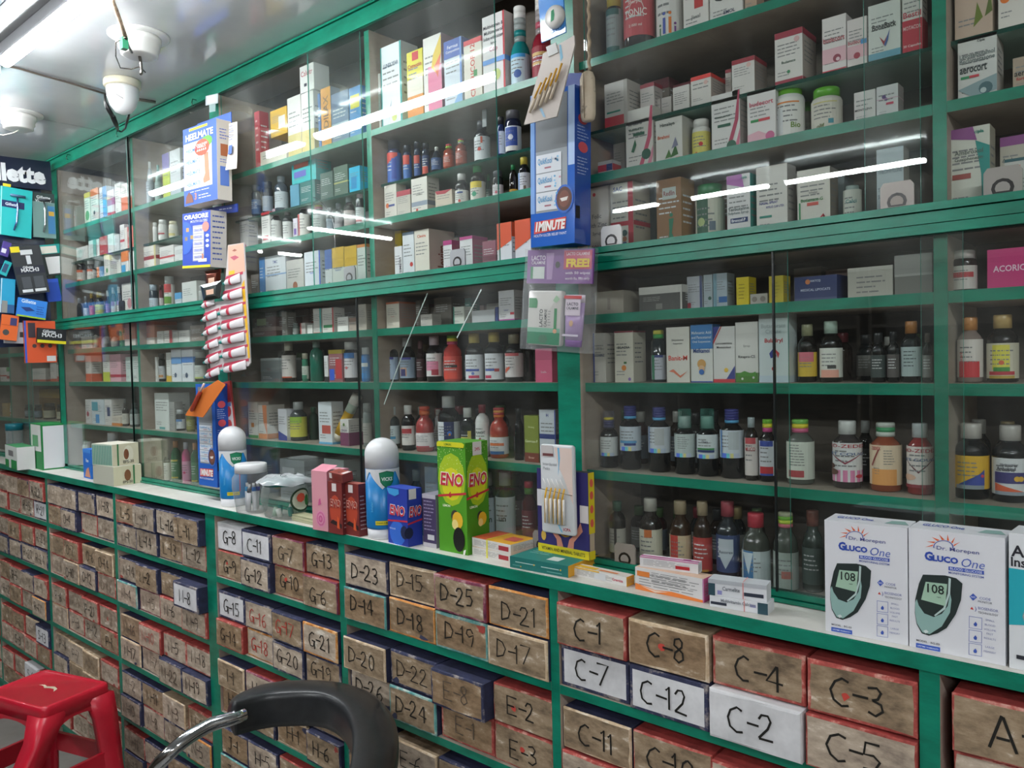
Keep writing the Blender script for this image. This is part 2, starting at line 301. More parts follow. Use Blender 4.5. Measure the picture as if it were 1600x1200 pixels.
def cabinet(x0,x1,divs,label,upper,lower,gl=()):
    x0*=D; x1*=D; r=root('wall_cabinet',((x0+x1)/2,0,ZCT),label,'cabinet','glass fronted wall cabinets'); ox,oz=(x0+x1)/2,ZCT
    def B(name,fn,par=r):
        p=MB(); fn(p); p.v=[(a-ox,b,c-oz) for a,b,c in p.v]; return p.build(name,par)
    B('back_panel',lambda p:p.box((x0,DEP,ZCT),(x1,DEP+.02,ZC-.002),PLY))
    for s in(0,1):
        a=x0 if s==0 else x1-.0275
        B('side_panel',lambda p:p.box((a,-.012,ZCT),(a+.0275,DEP,zu(.648)),PLYIN,front=GREEN))
    dv=[d*D for d in divs]
    xs=[x0+.0275]+[v for d in dv for v in(d-.009,d+.009)]+[x1-.0275]
    for d in dv:
        B('divider',lambda p:p.box((d-.009,.004,ZCT+.006),(d+.009,DEP,zu(.131)),PLYIN,front=GREEN))
        B('divider',lambda p:p.box((d-.009,.004,zu(.152)),(d+.009,DEP,zu(.648)),PLYIN,front=GREEN))
    for i in range(0,len(xs),2):
        a,c=xs[i]+.0003,xs[i+1]-.0003
        for k,t in(('A',.015),('B',.016),('1',.017),('2',.017),('3',.017)): B('shelf',lambda p:green_board(p,(a,.004,Z[k]-t),(c,DEP,Z[k])))
        if i//2 in gl: B('glass_shelf',lambda p:p.box((a,.03,Z['g']-.006),(c,DEP,Z['g']),mat('9cc4b8','tint'),front=mat('16453b','gloss')))
    B('floor_board',lambda p:p.box((x0+.0276,.003,ZCT),(x1-.0276,DEP,Z['F']),SHELFTOP))
    B('top_rail',lambda p:rail(p,x0,x1,[zu(.648),zu(.662),zu(.684),ZC-.001],-.018,.02))
    B('middle_rail',lambda p:rail(p,x0+.0001,x1-.0001,[zu(.131),zu(.143),zu(.157),zu(.167)],-.018,.012))
    B('middle_board',lambda p:p.box((x0+.0276,.012,zu(.134)),(x1-.0276,DEP,Z['M']),PLYIN))
    B('bottom_rail',lambda p:rail(p,x0+.0001,x1-.0001,[ZCT+.0005,zu(-.315),zu(-.306)],-.016,.002))
    for zz,ps in(((zu(.165),zu(.65)),upper),((zu(-.308),zu(.133)),lower)):
        for a,c,tr,pulls,dark in ps:
            a*=D; c*=D; y=-.006 if tr==0 else -.0125
            g=B('sliding_glass_pane',lambda p:p.box((a,y,zz[0]),(c,y+.0035,zz[1]),GLASS,side=GEDGE))
            if dark: B('edge_strip',lambda p:p.box((c-.003 if dark>0 else a,y-.001,zz[0]),(c if dark>0 else a+.003,y+.0045,zz[1]),DARKSTRIP),g)
            for u,w_,col in pulls:
                def fp(p):
                    X=u*D; f=lambda a_,b_,o:(X+a_*.045,y-.001-o,zz[0]+.002+b_*.036); pl=MB(); hw=.5
                    pts=[(-hw,0),(hw,0),(hw,.82),(hw*.8,1),(-hw*.8,1),(-hw,.82)]
                    p.add([f(*q_,0) for q_ in pts]+[f(*q_,.004) for q_ in pts],[(6,7,8,9,10,11)]+[(i,(i+1)%6,6+(i+1)%6,6+i) for i in range(6)],mat(col,'plastic'))
                    p.poly(f,[(.3*math.cos(t/12*6.283),.2+.3*math.sin(t/12*6.283)*1.2) for t in range(12) if math.sin(t/12*6.283)>-.6],mat('161412','plastic'),.0045)
                    p.poly(f,[(.2*math.cos(t/12*6.283),.2+.2*math.sin(t/12*6.283)*1.2) for t in range(12) if math.sin(t/12*6.283)>-.8],mat(col,'paper'),.005)
                B('finger_pull',fp,g)
            for pts in CRACK.get((round(a,3),tr,zz[0]<1.3),()):
                def ck(p):
                    for q0,q1 in zip(pts,pts[1:]):
                        A,B2=at_y(*q0,y-.0004),at_y(*q1,y-.0004); n=(B2-A).normalized(); s_=Vector((n.z,0,-n.x))*(.0016 if len(pts)==2 else .0006); p.add([A-s_,B2-s_,B2+s_,A+s_],[(0,1,2,3)],mat('b9c4c0' if len(pts)==2 else '1d2a26','film' if 0 else 'gloss'))
                B('crack_line',ck,g)
    return r
cabinet(-3.9,-2.808,[-3.35],'green glass fronted cabinet at the far end, partly behind the razor display',[(-3.88,-3.3,0,(),0),(-3.36,-2.83,1,(),0)],[(-3.88,-3.1,0,(),0),(-3.13,-2.83,1,(),1)],(0,1))
cabinet(-2.808,-1.7875,[-2.268],'green glass fronted cabinet behind the foot cream dispenser',[(-2.786,-2.262,1,((-2.33,1,'2a2a2c'),),1),(-2.285,-1.81,0,(),0)],[(-2.786,-2.29,1,(),1),(-2.30,-1.81,0,(),0)],(0,1))
cabinet(-1.7875,-.7415,[-1.226],'middle green glass fronted cabinet between the two posts hung with goods',[(-1.765,-1.238,0,((-1.285,1,'8d8f90'),),0),(-1.404,-.88,1,((-.975,1,'9a9da0'),),0)],[(-1.765,-1.21,0,(),0),(-1.265,-.763,1,((-.80,1,'8d8a86'),),-1)],(0,1))
cabinet(-.7415,.36,[-.221],'green glass fronted cabinet nearest the camera, right of the cord switch',[(-.70,-.238,1,((-.655,1,'e4e4e2'),(-.262,1,'9b958d')),0),(-.30,.02,0,((-.158,1,'8d8a84'),),0)],[(-.72,-.395,0,((-.645,1,'8f8981'),),0),(-.413,-.196,1,(),-1),(-.24,.3,0,(),0)],(0,1))
# ---------------------------------------------------------------- counter and the racks under it
LX=-4.0*D; LR=.34*D; YF=-.11
b=MB(); b.box((LX,YF-.002,ZCT-.002),(LR,DEP+.02,ZCT),WHITELAM,front=GREEN); b.box((LX,YF-.004,zu(-.3395)),(LR,YF+.016,ZCT-.0012),GREEN); b.box((LX,YF+.016,zu(-.335)),(LR,DEP+.02,ZCT-.002),PLYIN)
tag(b.build('countertop'),'long white countertop with chipped green front edge under the glass cabinets','countertop')
PX=[(-4.0,-3.98),(-3.77,-3.75),(-3.262,-3.245),(-2.762,-2.742),(-2.256,-2.238),(-1.748,-1.705),(-1.240,-1.221),(-.727,-.711),(-.224,-.204),(.30,.32)]
SZ=[-.481,-.638,-.796,-.953,-1.11]
def rack(i0,i1,label):
    xa,xb=PX[i0][0]*D,PX[i1][1]*D
    if i0: xa=(PX[i0][0]+PX[i0][1])/2*D
    if i1<len(PX)-1: xb=(PX[i1][0]+PX[i1][1])/2*D
    r=root('drawer_rack',((xa+xb)/2,0,0),label,'rack','racks under the counter'); ox=(xa+xb)/2
    def B(name,lo,hi):
        p=MB(); p.box((lo[0]-ox,lo[1],lo[2]),(hi[0]-ox,hi[1],hi[2]),PLYIN,front=GREEN,top=SHELFTOP); p.build(name,r)
    zt=zu(-.3396)
    for i in range(i0,i1+1):
        a,c=PX[i][0]*D,PX[i][1]*D
        a=max(a,xa); c=min(c,xb)
        B('post',(a,YF,.0),(c,DEP,zt))
        if i<i1:
            for u in SZ: B('shelf',(PX[i][1]*D+.0003,YF,zu(u-.0135)),(PX[i+1][0]*D-.0003,DEP,zu(u)))
            B('kick_board',(PX[i][1]*D+.0003,YF+.02,0),(PX[i+1][0]*D-.0003,YF+.035,zu(SZ[-1]-.014)))
    B('back_panel',(xa,DEP+.001,0),(xb,DEP+.015,zt))
rack(0,5,'green pigeonhole rack of small stock boxes behind the red stool')
rack(5,9,'green pigeonhole rack of stock boxes behind the black bar chair')
# ---------------------------------------------------------------- hand-marked stock boxes in the racks
# each code: suffix = edge colour (n navy r red c cream t teal o orange p plum), * white card with navy rim, # wrapped in white paper, ~ faded, ! red ink
BOX={7:['A-1r A-2r','A-3r A-4r','A-5r A-6r','A-7r A-8r'],
6:['C-1r C-8c C-4r C-3r','C-7* C-12* C-2# C-5r','C-11c C-10r C-6r C-9n','C-13r C-14r C-15c C-16r'],
5:['D-23n D-15c D-25p D-21o','D-14t D-18o D-19t D-17c','D-20c D-22n E-8n~ E-2r','D-26n D-24t E-1r~ E-3r','E-7n~ E-6c E-9n E-5r','E-10n E-4c E-11r E-12n'],
4:['G-8# C-11* G-7p G-13n','G-9r G-12n G-10r G-6p','G-15* G-16n! G-17n! G-21o','G-14r G-18o! G-20n G-19n','I-1c H-7p H-3c H-8n','H-2r H-4n H-1c H-6n','J-1n H-5n H-9r H-10n','J-2t J-3n J-4r J-5c'],
3:['L-5r L-10n L-16n L-11n','M-1n L-14n L-13n L-12r','M-14n~ M-2n M-21n~ M-8*','M-4t M-15p~ M-6r M-9r','M-16c~ M-10r! M-5r M-18r','M-17c M-7n~ M-22n~ M-19n','N-2n~ M-11n M-3c~ M-20r','N-10n~ N-8r~ N-9n~ N-5o','N-11r~ N-3n~ N-6n N-14n~','N-12n~ N-15r~ N-7n N-4n~'],
2:['N-17n~ N-13n~ N-19n~ N-18n','O-1r~ O-4n O-5r~ O-3n~','O-11r~ O-7r O-6c O-14c','O-8r~ O-10c O-12n O-13r~','P-6r P-9r~ P-21r P-2r~','P-8c~ P-3r P-12r P-1r','P-4c P-7c P-13c~ P-15r~','P-16n~ P-22c~ P-20c~ P-17r~','P-18r~ P-19r~ P-5r~ P-23r~','P-24r~ P-25r~ P-26r~ P-10r~'],
1:['Q-5r~ Q-8r~ Q-7p~ R-22r','R-2r~ R-14r~ R-15r R-21*','R-7r~ R-11r R-3r~ R-23r','R-6n~ R-10n~ R-20n R-24n','R-8r~ R-5r R-30n~ R-9r~','R-12r R-1r~ R-4r~ R-17o','S-11r~ S-2r S-9c~ S-13*','S-1r~ S-3r S-21r~ S-4r~','S-5r~ S-7r~ S-6# S-8r~','S-10r~ S-12r~ S-14r~ S-15r~'],
0:['Q-1r~ Q-2r~ Q-3# Q-4r~','Q-9r~ Q-10r~ Q-12r~ Q-13r~','R-13r~ R-16r~ R-18r~ R-19n~','R-25n~ R-26n~ R-27n~ R-28r~','R-29r~ R-31r~ R-32r~ R-33r~','R-34r~ R-35r~ R-36r~ R-37r~','S-16r~ S-17r~ S-18r~ S-19r~','S-20r~ S-22r~ S-23r~ S-24r~','T-1r~ T-2r~ T-3r~ T-4r~','T-5r~ T-6r~ T-7r~ T-8r~']}
PROT={'L-11':.022,'M-8':.030,'E-8':.020,'R-17':.016,'D-25':.006,'M-22':.012,'L-10':.010,'M-19':.012,'D-20':.012,'G-21':.010,'C-2':.012,'C-7':-.004,'G-9':-.006,'E-1':-.008,'A-1':.004,'H-6':.010,'O-4':.010,'M-5':-.006,'M-10':.004,'M-4':.006,'C-12':.004,'C-5':.008}
BAYN=['first','second','third','fourth','fifth','sixth','seventh','last']; ROWN=['top','second','third','fourth','lowest']
EN={'n':'navy','r':'red','c':'cream','t':'teal','o':'orange','p':'plum'}
seen={}
for col in sorted(BOX):
    i=col+1; xa,xb=PX[i][1]*D,PX[i+1][0]*D
    n=4; cw=(xb-xa)/n
    for k,row in enumerate(BOX[col]):
        sh=k//2; low=k%2
        for j,spec in enumerate(row.split()):
            code=spec.rstrip('nrctop*#~!'); fl=spec[len(code):]
            w_=cw-R.uniform(.0015,.004) if col!=7 else .218; h_=.0785-R.uniform(0,.002)
            base=zu(SZ[sh])+(0 if low else .0792); cx=xa+cw*(j+.5) if col!=7 else xa+.012+.222*(j+.5)
            q=pxof((cx,YF,base+.04))
            if not(-60<q[0]<1660 and q[1]<1275): continue
            e=next((c for c in fl if c in EN),'n'); faded='~' in fl; white='*' in fl; wrap='#' in fl
            style=KRAFT[R.choice([0,0,2,3])] if col>3 else KRAFT[R.choice([1,3,3,0])]
            pr=PROT.get(code,R.uniform(-.008,.008))
            r_=R.uniform(-.012,.012)*(.3 if j in(0,len(row.split())-1) else 1); p=MB(); sidem=BOXSIDE['navy'] if e in'nto' or white else BOXSIDE['red'] if e in 'rp' else R.choice([BOXSIDE['kraft'],BOXSIDE['navy']])
            if wrap: sidem=WHITEPAPER
            dp=.2
            p.box((-w_/2+.0012,.001,.0006),(w_/2-.0012,dp,h_-.001),sidem)
            def loop(ins,y,jt):
                L=[]
                for a,c_,b_,d_ in((-1,-1,1,-1),(1,-1,1,1),(1,1,-1,1),(-1,1,-1,-1)):
                    for t in(0,.25,.5,.75):
                        u=a+(b_-a)*t; v=c_+(d_-c_)*t
                        L.append((u*(w_/2-ins)+R.uniform(-jt,jt),y+R.uniform(-jt,jt)*.5,h_/2+v*(h_/2-ins)+R.uniform(-jt,jt)))
                return L
            L0=loop(.0005,.0015,.0004); L1=loop(.002,-.0015,.0006); L2=loop(.0075 if white else R.uniform(.003,.006),-.0021,.0012 if not white else .0002)
            em=WHITEPAPER if wrap else EDGE['navy'] if white else EDGE[EN[e]]; ring=lambda A,B_: [(t,(t+1)%16,16+(t+1)%16,16+t) for t in range(16)]
            p.add(L0+L1,ring(0,0),em); p.add(L1+L2,ring(0,0),em); p.add(L2,[tuple(range(16))],WHITEPAPER if white or wrap else style)
            f=lambda u,v,o:((u-.5)*w_,-.0026-o,v*h_)
            def torn(cu,cv,ru,rv,c,o,n=9): p.poly(f,[(min(.96,max(.04,cu+ru*R.uniform(.45,1.1)*math.cos(t*6.283/n))),min(.95,max(.05,cv+rv*R.uniform(.45,1.1)*math.sin(t*6.283/n)))) for t in range(n)],mat(c,'paper'),o)
            if not(white or wrap) and R.random()<.22:       # torn patch of the lining near a corner
                torn(*R.choice([(.88,.14),(.12,.12),(.9,.85),(.75,.1)]),R.uniform(.05,.12),R.uniform(.08,.16),R.choice(['a8463d','a8463d','3a3e58','cdbca6']),.0002)
            if code in('C-8','C-3','G-9','E-2','P-2','E-3','G-10'): torn(R.uniform(.35,.5),R.uniform(.45,.6),.05,.1,'c8483d',.0003,7)
            ink=mat('b8392f','ink') if '!' in fl else mat('8b7b68' if faded and col<3 else '5c5044' if faded else '17150f','ink')
            hh=h_*(.5 if col>=6 else .46)*(1.1 if col==7 else 1); tw=sum(2.6 if c in'1-I' else 4.9 for c in code)*hh/6
            if tw>w_*.8: hh*=w_*.8/tw
            if col==7: f2=lambda u,v,o:f(u-.1,v,o)
            else: f2=f
            p.hand(f2,code,.5+R.uniform(-.04,.04),.5+R.uniform(-.05,.05),hh,w_,h_,ink,pen=.0018 if col>=6 else R.uniform(.0013,.0019))
            face='white labelled' if white else 'white paper wrapped' if wrap else 'worn brown'
            inkn='red' if '!' in fl else 'faded' if faded else 'black'
            base_l='%s stock box marked %s in %s, %s edges'%(face,code,inkn,EN.get(e,'white')) if not(white or wrap) else '%s stock box marked %s in black'%(face,code)
            lab=base_l+(', %s bay of rack'%BAYN[col] if code in('C-11',) or faded else '')
            o=p.build('stock_box',None,(cx,YF-pr+.0008,base),(0,0,r_)); tag(o,lab,'box','stock boxes in the racks')
# ---------------------------------------------------------------- goods on the shelves
ORD=['first','second','third','fourth','fifth','sixth','seventh','eighth','ninth','tenth','eleventh','twelfth','thirteenth','fourteenth','fifteenth','sixteenth','seventeenth','eighteenth']
SHN={'A':'top shelf','g':'glass shelf','B':'second shelf','M':'third shelf','1':'fourth shelf','2':'fifth shelf','3':'sixth shelf','F':'bottom shelf'}
CBN={'0a':'far end cabinet','0b':'far end cabinet','1a':'far half of left cabinet','1b':'near half of left cabinet','2a':'left half of middle cabinet','2b':'right half of middle cabinet','3a':'cabinet by cord switch','3b':'rightmost cabinet half'}
def dirs(P):                                  # angle from -y towards the camera, seen from P
    d=CAM-Vector(P); return math.atan2(d.x,-d.y)
def carton(x0,x1,yt,front,toks,shelf,Y=.03,dep=None,yb=None,rz=0,side=None,name='carton',cut=None,txt=1,sv=None):
    if yb is None: zb=Z[shelf]+.0004
    else: zb=at_y((x0+x1)/2,yb,Y).z
    a=at_y(x0,yt,Y); c=at_y(x1,yt,Y); w_=max(.008,(c.x-a.x)-.0008)
    h_=max(.012,a.z-zb)
    if cut: h_=min(h_,cut)
    if dep is None: dep=min(max(.03,w_*.72),.10)
    dep=min(dep,DEP-Y-.012)
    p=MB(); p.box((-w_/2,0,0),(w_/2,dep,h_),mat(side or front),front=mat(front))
    f=lambda u,v,o:((u-.5)*w_,-o,v*h_); g=lambda u,v,o:(w_/2+o,u*dep,v*h_)
    R2=random.Random(int(x0*7+yt))
    tk=toks or ''
    lums=sum(hexc(front)[:3]); tc='868686' if lums>.9 else 'd8d8d8'
    if txt and 'x,' not in tk:
        top=.78; lines(p,f,w_,h_,.1,.92,.5,top,4 if h_>.05 else 2,tc,1,R2); lines(p,f,w_,h_,.1,.6,.12,.24,2,tc,1,R2)
    prints(p,f,w_,h_,tk)
    for t in tk.split(';'):                    # bands run round the corner of the pack
        if t[:2] in('t,','b,','m,'): prints(p,g,dep,h_,t)
    if sv: p.word(g,sv,.5,.42,.4,dep,h_,mat('8a4a34','ink'),vert=True,wmax=.6,fit=True,bold=.02)
    elif txt: lines(p,g,dep,h_,.12,.88,.35,.8,5,tc,1,R2)
    o=p.build(name,None,((a.x+c.x)/2,Y,zb),(0,0,rz)); o['_x']=(x0+x1)/2
    return o
def lid(p,r,z0,z1,cols,seg=18):
    n=len(cols); 
    for i,c in enumerate(cols):
        a=z0+(z1-z0)*i/n; b_=z0+(z1-z0)*(i+1)/n; pr=[(r,a),(r,b_)]
        if i==n-1: pr=[(r,a),(r,b_-.0015),(r*.93,b_)]
        p.lathe(pr,mat(c,'plastic'),seg,None,True)
PROFILE={'syrup':[(.88,0),(1,.02),(1,.62),(.97,.665),(.86,.71),(.68,.75),(.54,.775),(.5,.84)],'round':[(.9,0),(1,.03),(1,.54),(.96,.61),(.84,.675),(.66,.725),(.5,.755),(.48,.84)],'wash':[(.9,0),(1,.02),(1,.44),(.92,.5),(.7,.56),(.6,.58)],
 'jar':[(.92,0),(1,.02),(1,.72),(.95,.77),(.78,.8),(.78,.82)],'tall':[(.9,0),(1,.02),(1,.7),(.8,.77),(.42,.82),(.4,.88)],'slim':[(.9,0),(1,.02),(1,.78),(.7,.84),(.6,.86)],
 'cone':[(.9,0),(1,.03),(.95,.5),(.5,.8),(.3,.86)],'egg':[(.8,0),(1,.15),(1,.6),(.8,.85),(.4,.97)]}
CAPZ={'syrup':(.8,.6),'round':(.81,.58),'jar':(.8,.86),'tall':(.84,.55),'wash':(.57,.62),'slim':(.84,.75),'cone':(.84,.34),'egg':(.9,.3)}
def bottle(x0,x1,yt,glass,cap,label,shelf,kind='syrup',toks='',Y=None,lv=(.1,.55),yb=None,name='bottle',ang=.5,kindmat='bottle',cup=None):
    Y0=.035 if Y is None else Y
    r=max(.006,min(width_r(x0,x1,yt,Y0)*.985,(DEP-.015-Y0)/2)); Y1=Y0+r
    zb=Z[shelf]+.0004 if yb is None else at_y((x0+x1)/2,yb,Y1).z
    X=at_y((x0+x1)/2,yt,Y1).x; h_=max(.03,at_y((x0+x1)/2,yt,Y1).z-zb)
    t=root(name,(X,Y1,zb),None,None); t['_x']=(x0+x1)/2
    p=MB(); seg=20 if x1-x0>18 else 14
    p.lathe([(q*r,z_*h_) for q,z_ in PROFILE[kind]],mat(glass,kindmat),seg); p.build('body',t)
    cz,cr=CAPZ[kind]
    if cap: p=MB(); lid(p,r*cr,cz*h_,h_,cap.split('/'),seg); p.build('cap',t)
    if cup: p=MB(); p.lathe([(r*cr*1.15,cz*h_*.98),(r*cr*1.05,h_*1.12),(r*.9*cr,h_*1.125)],mat(cup,'film'),seg); p.build('measuring_cup',t)
    if label:
        p=MB(); th=dirs((X,Y1,zb))*ang; sp=2.0; rr=r*1.008+.0003; ra=[]
        v0,v1=lv; W_=2*sp*r; H_=(v1-v0)*h_
        f=lambda u,v,o:((rr+o)*math.sin(th+(u-.5)*2*sp),-(rr+o)*math.cos(th+(u-.5)*2*sp),(v0+(v1-v0)*v)*h_)
        p.rect(f,0,0,1,1,mat(label),0,16)
        R2=random.Random(int(x0*7+yt)); lum=sum(hexc(label)[:3])
        g=lambda u,v,o:f(.5+(u-.5)*.42,v,o)         # the part of the label that faces the room
        if 'x,' not in (toks or ''): lines(p,g,W_*.42,H_,.05,.95,.35,.85,4,'808080' if lum>.9 else 'd0d0d0',4,R2)
        prints(p,g if 'G' not in (toks or '') else f,W_*.42,H_,(toks or '').replace('G;',''),8)
        p.build('label',t)
    return t
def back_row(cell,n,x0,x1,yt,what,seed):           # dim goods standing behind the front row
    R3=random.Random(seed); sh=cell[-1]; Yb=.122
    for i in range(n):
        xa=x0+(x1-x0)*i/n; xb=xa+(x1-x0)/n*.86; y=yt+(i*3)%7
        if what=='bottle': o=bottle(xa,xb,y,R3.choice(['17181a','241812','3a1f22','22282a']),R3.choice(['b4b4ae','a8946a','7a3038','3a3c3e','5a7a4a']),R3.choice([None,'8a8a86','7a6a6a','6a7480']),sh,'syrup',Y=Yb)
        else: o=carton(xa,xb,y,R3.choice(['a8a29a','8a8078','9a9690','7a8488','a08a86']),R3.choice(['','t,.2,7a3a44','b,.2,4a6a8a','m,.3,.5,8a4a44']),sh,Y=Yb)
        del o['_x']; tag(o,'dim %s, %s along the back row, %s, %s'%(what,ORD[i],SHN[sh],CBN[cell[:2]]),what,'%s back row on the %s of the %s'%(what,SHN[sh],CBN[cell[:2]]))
CELLS={}
def put(cell,o,desc,cat):
    CELLS.setdefault(cell,[]).append((o,desc,cat))
def finish():
    for cell,L in CELLS.items():
        L.sort(key=lambda a:a[0]['_x'])
        for i,(o,d,c) in enumerate(L):
            tag(o,'%s, %s from left, %s, %s'%(d,ORD[i],SHN[cell[-1]],CBN[cell[:2]]),c,'%s goods on the %s of the %s'%(c,SHN[cell[-1]],CBN[cell[:2]])); del o['_x']; len(o['label'].split())>16 and print('LONG',o['label'])
def run(cell,items):
    sh=cell[-1]
    for it in items:
        k=it[0]; kw=it[-1] if isinstance(it[-1],dict) else {}
        a=[x for x in it if not isinstance(x,dict)]
        if k=='c': _,x0,x1,yt,d,col,*t=a; o=carton(x0,x1,yt,col,t[0] if t else '',sh,**kw); put(cell,o,d,kw.get('name','carton'))
        else: _,x0,x1,yt,d,gl,cap,lab,*t=a; o=bottle(x0,x1,yt,gl,cap,lab,sh,t[0] if t else 'syrup',t[1] if len(t)>1 else '',**kw); put(cell,o,d,kw.get('name','bottle'))
AM='24150f'; DK='17181b'; DG='1c3a2c'; CL='3a3d3b'
WH='dcdad6'; CR='cfc6b6'
run('0a2',[('c',0,10,574,'white carton with red line','dcd6d0','m,.35,.45,c0392b'),('c',10,20,574,'white carton with green top','dcd6d0','t,.3,2f9a4a;m,.2,.4,b03030'),('b',20,31,574,'white bottle with green cap','dcd6d0','2f9a4a','dcd6d0','jar','m,.3,.6,b03030')])
run('0b2',[('c',49,71,576,'white carton with orange foot','d9d3cc','b,.15,d0603a'),('c',78,88,567,'white carton with orange foot','dedad4','b,.15,d0603a'),('c',88.5,97,570,'white carton with red band','d8d2cb','b,.3,c24a3c')])
run('0a3',[('c',3,12,630,'beige printed carton','b59a6a',''),('b',15,33,627,'small white jar','d8d5d0','e4e2de','d8d5d0','jar','m,.2,.4,c0392b'),('c',20,46,608,'yellow patterned packet','c9a64a','m,.3,.7,8a6a2a',{'Y':.11})])
run('0b3',[('b',38,51,632,'dark bottle with grey label','2b2a28','44484a','6a7a80','jar'),('b',53,66,632,'dark bottle with blue label','2b2a28','33383c','5a7484','jar'),('b',67,87,630,'brown jar with cream label','3a2d1e','2a2a2a','b8b49a','jar'),('b',88,99,632,'brown jar, cream label, black cap','3a2d1e','1c1c1c','c8c3a8','jar'),('c',50,97,608,'yellow patterned carton','c2a04c','m,.3,.7,7a5c2a',{'Y':.12})])
run('1aA',[('b',106,122,312,'dark bottle with red label',AM,'d8d8d8','dcd6d2','syrup','l,.25,b03038;m,.7,.85,c33c3c'),('b',124,131,322,'slim dark red bottle','5a2024','b03038','a33a40','slim',{'Y':.09}),('c',131,140,303,'white carton with green disc','e0e0d4','t,.15,d9d25a;o,.5,.3,.35,5c9c3a'),('c',141,153,297,'white carton with orange top','e4dfd9','t,.2,d9752f;o,.45,.3,.12,2a2a2a'),('c',155,166,294,'blue and white carton','d9e2ee','r,.55,3f8fd0'),('c',167,178,299,'magenta and white carton','dfd4dd','b,.2,c02a4a;m,.45,.7,a04a8a'),('c',179,188,288,'plain white carton','e0dedb','b,.1,4a7ab0'),('c',188.5,202,289,'white carton with orange foot','e2deda','b,.55,d96a3a')])
run('1bA',[('b',227,240,253,'silver tapered bottle','9aa3a8','dfe3e4','a9b2b8','cone','',{'kindmat':'plastic'}),('b',240.5,252.5,258,'grey green tapered bottle','8aa39f','5f9a90','9db3b0','cone','',{'kindmat':'plastic'}),('c',253,264,242,'lime carton with purple top','b9c63c','t,.35,5a4a96'),('c',264.5,281,237,'tall pale grey carton','c9ccd0','b,.2,aab4c0')])
run('1ag',[('c',119,137,388,'low white carton','d8d4d2',''),('c',138,150,377,'white and teal carton','d9e0de','r,.4,6aa59c'),('c',151,154.5,374,'narrow white carton','e2e0de',''),('c',155,167,371,'red carton','b8363a',''),('c',168,177,367,'white carton','dfdedc',''),('c',178,186,368,'white carton, grey print','d6d8da',''),('c',187,194,352,'tall white carton, red print','e0dcda','m,.3,.4,c0343a'),('c',194.5,208,356,'orange red carton','c4584a','l,.3,e0d8d0')])
run('1bg',[('b',238,246,348,'small white bottle','dcdad8','e6e4e2',None,'jar','',{'kindmat':'plastic'}),('b',246.5,261.5,344,'white tablet jar','dedcda','e8e6e4','dedcda','jar','m,.45,.6,b8303a',{'kindmat':'plastic'}),('b',263,278,346,'white jar with cream cap','d6d2c8','ded4b4','d6d0c0','jar','m,.1,.4,c9b870',{'kindmat':'plastic'})])
run('1aB',[('b',119,134,405,'amber jar, orange striped label',AM,'c9cac8','dcd3cc','jar','t,.22,d0603a;b,.12,d0603a'),('b',135,149,406,'amber jar with orange label band',AM,'c9cac8','dcd3cc','jar','t,.22,d0603a'),('c',151,161,418,'low orange and blue carton','5a8ec0','l,.4,d97a3a'),('c',162,171,399,'white carton with green leaf','dfdcd6','o,.5,.3,.18,3a8a4a'),('c',171.5,188,400,'wide white carton','d9d5cf','',{'Y':.055}),('c',189,200,394,'white, orange and blue carton','dcdad8','t,.45,e07a2a;q,0,0,.6,.4,3a9ad0'),('c',201,210,394,'narrow white carton','dbd9d7','')])
run('1bB',[('c',219,243,388,'white carton with dark red band','dfdad4','m,.4,.56,a02a34;r,.1,cfc28a'),('c',249,271,387,'white carton with red line','dddad8','m,.38,.48,c03a44'),('c',272.5,290,386,'white carton','dcdcdc','')])
run('1aM',[('b',110,117,486,'tiny black bottle',DK,'222222',None,'slim'),('b',119,129,466,'black bottle with grey cap',DK,'8a8d92',None,'syrup'),('b',129.5,138,463,'black bottle with white label',DK,'9a9da2','d8d8d6','syrup'),('b',138.5,147,457,'gold capped bottle, red label',DK,'c9a23a','c8464a','syrup'),('b',147.5,162,456,'gold capped bottle, lime label',DK,'b9a24a','c9cf4a','syrup'),('b',164,172,454,'purple labelled bottle, white cap','3a2a3a','dedede','8a5a96','syrup'),('b',172.5,181,449,'bottle with purple banded label','3a2a3a','dedede','dcd8dc','syrup','t,.3,8a5a96'),('b',181.5,189.5,448,'white capped bottle','3a2a3a','dedede','d8d4d8','syrup','t,.3,8a5a96'),('c',190,208,444,'white carton with pink figure','ddd8d2','o,.65,.4,.2,c9868a')])
run('1bM',[('b',217,231,448,'teal bottle with white label','1f5a5a','2f6a68','d0dcdc','jar'),('b',232,247,445,'dark bottle, pale blue label','2a3a48','b9c9d6','cfdbe8','jar'),('b',248,255,446,'slim dark red bottle','5a1f2a','3a1a20','c9c0c0','slim'),('b',255.5,272.5,432,'tall jar, red and green label','8a9898','d6dad8','d9d9d4','jar','t,.3,b8383c;m,.3,.55,6a9a3a',{'kindmat':'plastic','lv':(.02,.78)}),('c',273,283,458,'small blue and white carton','d6dde4','t,.35,4a9ad0'),('c',284,307,442,'white carton, orange foot print','d9d9d6','q,.1,.06,.8,.2,c9604a'),('b',307.5,320,447,'white jar behind the tube card','d6d8d6','dcdcda',None,'jar','',{'kindmat':'plastic'})])
run('1a1',[('c',110,126,524,'low grey carton','8f8a84',''),('c',127,143.5,527,'low white carton','d6d2cc',''),('b',144,155,523,'white egg shaped bottle','dcd8d0','e4e0d8',None,'egg','',{'kindmat':'plastic'}),('b',158,169,527,'second white egg shaped bottle','dcd8d0','e4e0d8',None,'egg','',{'kindmat':'plastic'}),('b',173,185,526,'third white egg shaped bottle','dcd8d0','e4e0d8',None,'egg','',{'kindmat':'plastic'}),('c',186,190,515,'narrow green carton','2f8a5a',''),('c',194,211,506,'salmon plastic tub','c9826a','b,.3,d9d0c8')])
